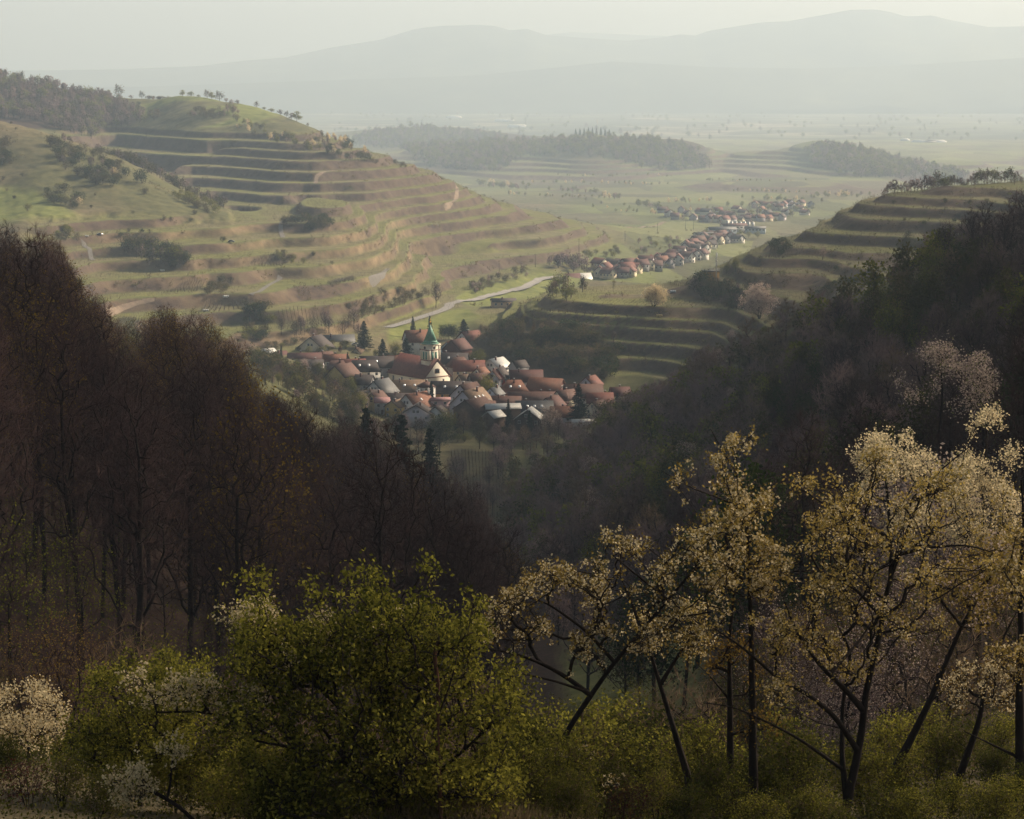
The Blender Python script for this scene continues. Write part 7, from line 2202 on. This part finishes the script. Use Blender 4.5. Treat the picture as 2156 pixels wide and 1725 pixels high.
# green bush in the middle
G1 = [(480, 1365), (535, 1320), (590, 1330), (640, 1340), (700, 1290), (790, 1275), (850, 1300), (915, 1285), (960, 1330), (1000, 1340), (1035, 1370), (1030, 1420), (1085, 1470), (1105, 1540), (1085, 1620), (1045, 1690), (600, 1715), (510, 1650), (470, 1560), (505, 1470), (470, 1420)]
G1T = [(480, 1360), (535, 1310), (590, 1320), (640, 1335), (700, 1280), (790, 1265), (850, 1290), (915, 1275), (960, 1320), (1000, 1330), (1035, 1360), (1000, 1410), (800, 1440), (600, 1430), (500, 1430)]
near_tree("green_bush", "big fresh green bush spreading across the bottom centre", "bush", 38,
          [([(838, 1735), (832, 1620), (826, 1520), (808, 1420), (822, 1330), (850, 1250)], 0.085, 0.012, 0.5), ([(832, 1640), (780, 1560), (700, 1480), (620, 1400), (540, 1330)], 0.05, 0.01, -0.8), ([(830, 1600), (900, 1500), (960, 1420), (1010, 1330)], 0.045, 0.01, 0.8),
           ([(826, 1520), (760, 1420), (720, 1330), (700, 1240)], 0.04, 0.01, 0.6), ([(835, 1680), (740, 1620), (640, 1580), (540, 1560)], 0.045, 0.01, -1.2), ([(835, 1690), (930, 1620), (1020, 1540), (1080, 1480)], 0.045, 0.01, -0.6), ([(700, 1480), (690, 1400), (660, 1320)], 0.03, 0.01, 0.5),
           ([(838, 1700), (760, 1650), (700, 1560), (655, 1500)], 0.04, 0.01, -1.5)],
          [(G1T, 560, 0), (G1, 900, 0.2), ([(500, 1500), (1080, 1480), (1095, 1700), (560, 1720)], 520, -0.9), ([(760, 1240), (790, 1195), (815, 1195), (800, 1250)], 9, 0), ([(640, 1300), (655, 1235), (680, 1240), (690, 1280)], 9, 0), ([(520, 1300), (560, 1240), (590, 1250), (570, 1300)], 9, 0), ([(965, 1310), (985, 1265), (1010, 1280), (1000, 1320)], 8, 0), ([(700, 1270), (740, 1210), (752, 1250)], 8, 0), ([(1040, 1440), (1110, 1400), (1130, 1460), (1090, 1500)], 26, 0), ([(430, 1480), (480, 1430), (510, 1520), (450, 1560)], 26, 0), ([(900, 1215), (912, 1178), (930, 1215)], 6, 0), ([(555, 1215), (490, 1218), (560, 1240)], 8, 0)], 521, LEAF_BUSH, 7, 0.078, 0.085, None, 0, depth=1.0, tw=0.34, gap=0.34)
near_tree("blossom_branch_tree", "slight cherry tree whose white sprays show through the left side of the big green bush", "cherry tree", 39.5,
          [([(700, 1735), (660, 1620), (610, 1510), (560, 1420), (520, 1330), (490, 1290)], 0.06, 0.01, 0.5), ([(610, 1510), (500, 1460), (400, 1450), (280, 1438)], 0.035, 0.006, -1.0), ([(660, 1620), (520, 1520), (420, 1500), (330, 1500)], 0.03, 0.006, -1.6), ([(560, 1420), (640, 1330), (720, 1290)], 0.03, 0.008, 0)],
          [([(470, 1290), (520, 1270), (580, 1300), (640, 1330), (620, 1400), (540, 1390), (490, 1340)], 70, -1.0), ([(270, 1428), (340, 1440), (420, 1440), (540, 1450), (560, 1520), (470, 1530), (400, 1500), (300, 1470)], 120, -1.4), ([(620, 1330), (740, 1280), (860, 1300), (800, 1360), (680, 1380)], 40, -1.2)], 522, LEAF_BUSH, 3, 0.06, 0.09, PETAL, 7, 0.05, 0.05, 0.9, depth=0.5)
near_tree("blossom_branch_tree", "low white blossoming spray at the bottom left", "cherry tree", 37,
          [([(420, 1740), (380, 1700), (330, 1670), (280, 1650), (225, 1640)], 0.03, 0.006, 0), ([(330, 1670), (300, 1640), (288, 1615)], 0.015, 0.005, 0)],
          [([(215, 1635), (290, 1640), (340, 1670), (320, 1705), (250, 1690)], 40, 0), ([(275, 1610), (300, 1615), (310, 1650), (285, 1650)], 12, 0), ([(330, 1580), (400, 1560), (380, 1600)], 10, 0)], 523, LEAF_BUSH, 2, 0.055, 0.08, PETAL, 8, 0.05, 0.05, 1.0, depth=0.3)
near_tree("green_bush", "soft yellow green feathery bush at the lower left", "bush", 43,
          [([(300, 1740), (290, 1640), (270, 1540), (240, 1460), (200, 1430)], 0.06, 0.01, 0.5), ([(285, 1600), (330, 1500), (380, 1430), (420, 1395)], 0.04, 0.01, 0), ([(280, 1560), (290, 1450), (275, 1375)], 0.04, 0.008, 0.5)],
          [([(140, 1530), (190, 1450), (170, 1425), (250, 1420), (270, 1370), (300, 1405), (350, 1388), (425, 1395), (435, 1430), (410, 1500), (390, 1600), (300, 1650), (150, 1630)], 520, 0)], 524, LEAF_BUSH, 11, 0.068, 0.10, None, 0, depth=1.1, tw=0.3, gap=0.25)
near_tree("blossoming_bush", "cream blossoming bush cut by the left picture edge", "blossom tree", 52,
          [([(60, 1700), (62, 1600), (55, 1530), (40, 1470)], 0.06, 0.012, 0), ([(60, 1580), (100, 1520), (125, 1490)], 0.03, 0.008, 0), ([(58, 1560), (10, 1510), (-30, 1480)], 0.03, 0.008, 0)],
          [([(-60, 1480), (0, 1455), (50, 1445), (105, 1465), (138, 1520), (120, 1560), (50, 1575), (-60, 1570)], 300, 0)], 525, LEAF_BR, 2, 0.06, 0.1, PETAL, 8, 0.055, 0.07, 1.0, depth=1.2)
near_tree("sapling", "thin reddish stemmed sapling standing in front of the big green bush", "sapling", 36.5,
          [([(928, 1735), (926, 1660), (921, 1588), (921, 1520), (923, 1453), (915, 1380)], 0.028, 0.006, 0), ([(921, 1520), (950, 1440), (965, 1370), (974, 1317)], 0.018, 0.005, 0), ([(922, 1490), (890, 1420), (860, 1390)], 0.012, 0.004, 0)],
          [([(860, 1330), (980, 1310), (985, 1420), (880, 1430)], 26, 0)], 526, LEAF_BUSH, 2, 0.05, 0.08, None, 0, depth=0.3, bark=barkmat("reddish_bark", (0.06, 0.03, 0.02), (0.13, 0.07, 0.05), 6))

# shrubs along the bottom and the undergrowth of the near slope
LOWS = [make_tree(540 + i, 3.0, 1.9, 0.1, 260, 0.05, 0.005, 0.3, 5, 0.35, 0.005, nl, 0.10, 0.16, lm, BARK_D, TWIG_B if i != 3 else TWIG_R, thr=0.012, trunk_to=0.6, sides=5, z0=-0.4, stems=5, lob=0.5) for i, (nl, lm) in enumerate(((4200, LEAF_LOW), (4200, LEAF_BUSH), (2200, LEAF_BUSH), (700, LEAF_RED), (5500, LEAF_BUSH)))]
low_words = ("dense dark green shrub", "fresh green shrub", "thin dark shrub with many bare twigs", "bare brown shrub with a few red leaves", "bright yellow green shrub")
LOWP = [(30, 1610, 46, 0), (130, 1640, 41, 2), (60, 1690, 40, 3), (200, 1700, 39, 0), (330, 1650, 46, 0), (420, 1610, 44, 2), (480, 1660, 40, 1), (560, 1700, 37, 0), (640, 1690, 37.5, 2), (720, 1710, 37, 0), (1000, 1650, 39, 1), (1060, 1560, 40, 1), (1110, 1500, 43, 4), (1030, 1600, 38, 1), (1170, 1560, 41, 1), (500, 1560, 39, 1), (560, 1600, 37.5, 1), (455, 1500, 42, 1), (370, 1560, 42, 4), (1150, 1640, 40, 0), (1200, 1700, 38.5, 0), (1260, 1600, 44, 0), (1310, 1650, 41, 3), (1350, 1550, 50, 1),
        (1390, 1620, 43, 2), (1450, 1680, 40, 0), (1500, 1600, 45, 0), (1560, 1640, 42, 2), (1620, 1580, 47, 0), (1660, 1680, 40, 0), (1700, 1610, 44, 2), (1860, 1650, 42, 0), (1930, 1670, 41, 4), (2000, 1640, 43, 4), (2070, 1680, 41, 1), (2130, 1650, 42, 4), (1900, 1590, 47, 2), (1980, 1560, 50, 2), (2100, 1580, 48, 0), (1420, 1540, 52, 2), (1180, 1490, 52, 1), (1250, 1500, 50, 2), (1310, 1480, 55, 1), (1440, 1490, 55, 0), (1500, 1520, 50, 1), (1640, 1500, 52, 2), (1700, 1520, 50, 0), (1880, 1510, 52, 1), (1950, 1490, 55, 2), (2030, 1520, 50, 0), (2110, 1500, 53, 1), (1840, 1560, 46, 1), (2150, 1600, 44, 0), (1740, 1660, 40, 1), (1580, 1690, 39, 1), (1780, 1690, 38.5, 0), (250, 1600, 50, 2), (90, 1580, 56, 2), (900, 1700, 38, 2), (790, 1700, 38, 0)]
RF_ = random.Random(9)
near_names = ("left", "left", "left")
for k, (x, top, D_, kd) in enumerate(LOWP):
    p = at(x, top, D_); g = gz(p[0], p[1]); tm = LOWS[kd]; h_ = max(1.0, p[2] - g)
    where = "at the bottom left" if x < 450 else ("under the big green bush" if x < 1050 else ("below the low leaning cherry" if x < 1480 else ("around the trunks of the golden cherries" if x < 1840 else "at the bottom right")))
    place_tree("low_shrub", tm, (p[0], p[1], g), RF_.uniform(0, 6), h_ / tm.h * RF_.uniform(1.0, 1.25), low_words[kd] + " " + where, "shrub", low_words[kd] + "s " + where, h_ / tm.h)
# bare and whitish underwood behind the golden cherries
UW = [make_tree(560 + i, 6, 2.6, 0.5, 300, 0.07, 0.007, 0.35, 5, 0.6, 0.006, nl, 0.07, 0.15, lm, BARK_D, (TWIG_B, TWIG_P, TWIG_R)[i % 3], thr=0.016, trunk_to=0.6, sides=5, z0=-0.6, stems=3) for i, (nl, lm) in enumerate(((0, LEAF_OL), (2600, PETAL_P), (1500, LEAF_BR), (4200, LEAF_LOW)))]
uw_words = ("bare brown underwood tree", "thin underwood tree with specks of pale blossom", "underwood tree with bronze young leaves", "dark leafy underwood tree")
ru = np.random.default_rng(66)
gx, gy = jit_points(-2, 34, 56, 118, 4.2, ru)
gzv = terrain(gx, gy); qx, qy = pix(gx, gy, gzv)
nuw = 0
for i in range(len(gx)):
    if not (1080 < qx[i] < 2300): continue
    if qx[i] < 1500 and gy[i] > 75 and RF_.random() < 0.8: continue
    kd = RF_.choice((0, 0, 1, 1, 2, 3)) if qx[i] > 1600 else RF_.choice((0, 3, 3, 2))
    hh = RF_.uniform(0.55, 1.0) * (0.75 if qx[i] < 1550 else 1)
    place_tree("underwood_tree", UW[kd], (gx[i], gy[i], gzv[i]), RF_.uniform(0, 6), hh * 1.1, uw_words[kd] + " behind the golden cherries on the right", "underwood", uw_words[kd] + "s behind the cherries", hh); nuw += 1
gx, gy = jit_points(-22, 0, 52, 112, 5.0, ru)
gzv = terrain(gx, gy); qx, qy = pix(gx, gy, gzv)
for i in range(len(gx)):
    if not (-100 < qx[i] < 1060): continue
    kd = RF_.choice((0, 0, 3, 2)); hh = RF_.uniform(0.4, 0.75)
    place_tree("underwood_tree", UW[kd], (gx[i], gy[i], gzv[i]), RF_.uniform(0, 6), hh * 1.1, uw_words[kd] + " between the left wood and the front bushes", "underwood", uw_words[kd] + "s at the foot of the left wood", hh); nuw += 1
print("underwood", nuw)

# dry grass at the viewer's edge and litter plants on the near slope
rg = np.random.default_rng(3)
n_ = 5200
x_ = np.concatenate([rg.normal(-0.6, 1.0, n_ // 2), rg.uniform(-9, 9, n_ // 2)]); y_ = np.concatenate([rg.normal(38.2, 0.7, n_ // 2), rg.uniform(36, 60, n_ // 2)])
b0 = np.stack([x_, y_, terrain(x_, y_) - 0.03], 1)
b1 = b0 + np.stack([rg.normal(0, 0.12, n_), rg.normal(0, 0.12, n_), rg.uniform(0.18, 0.55, n_)], 1)
V_, F_ = blades(b0, b1, 0.006, rg)
tag(link("grass", mesh_np("grass", V_, F_, [leafmat("dry_grass", (0.10, 0.075, 0.04), (0.26, 0.20, 0.11), 0.3)])), "tufts of dry brown grass along the bottom edge", "grass", kind="stuff")
C_ = np.stack([rg.uniform(-16, 16, 60000), rg.uniform(36, 75, 60000)], 1)
C_ = C_[np.abs(C_[:, 0]) < C_[:, 1] * 0.25]
Zc = terrain(C_[:, 0], C_[:, 1])
LV_, LF_ = leaves(np.stack([C_[:, 0], C_[:, 1], Zc + rg.exponential(0.22, len(C_))], 1), 0.075, rg, 0.5, 0.6)
tag(link("ground_cover", mesh_np("ground_cover", LV_, LF_, [LEAF_LOW])), "low dark green ground cover on the near slope", "ground cover", kind="stuff")
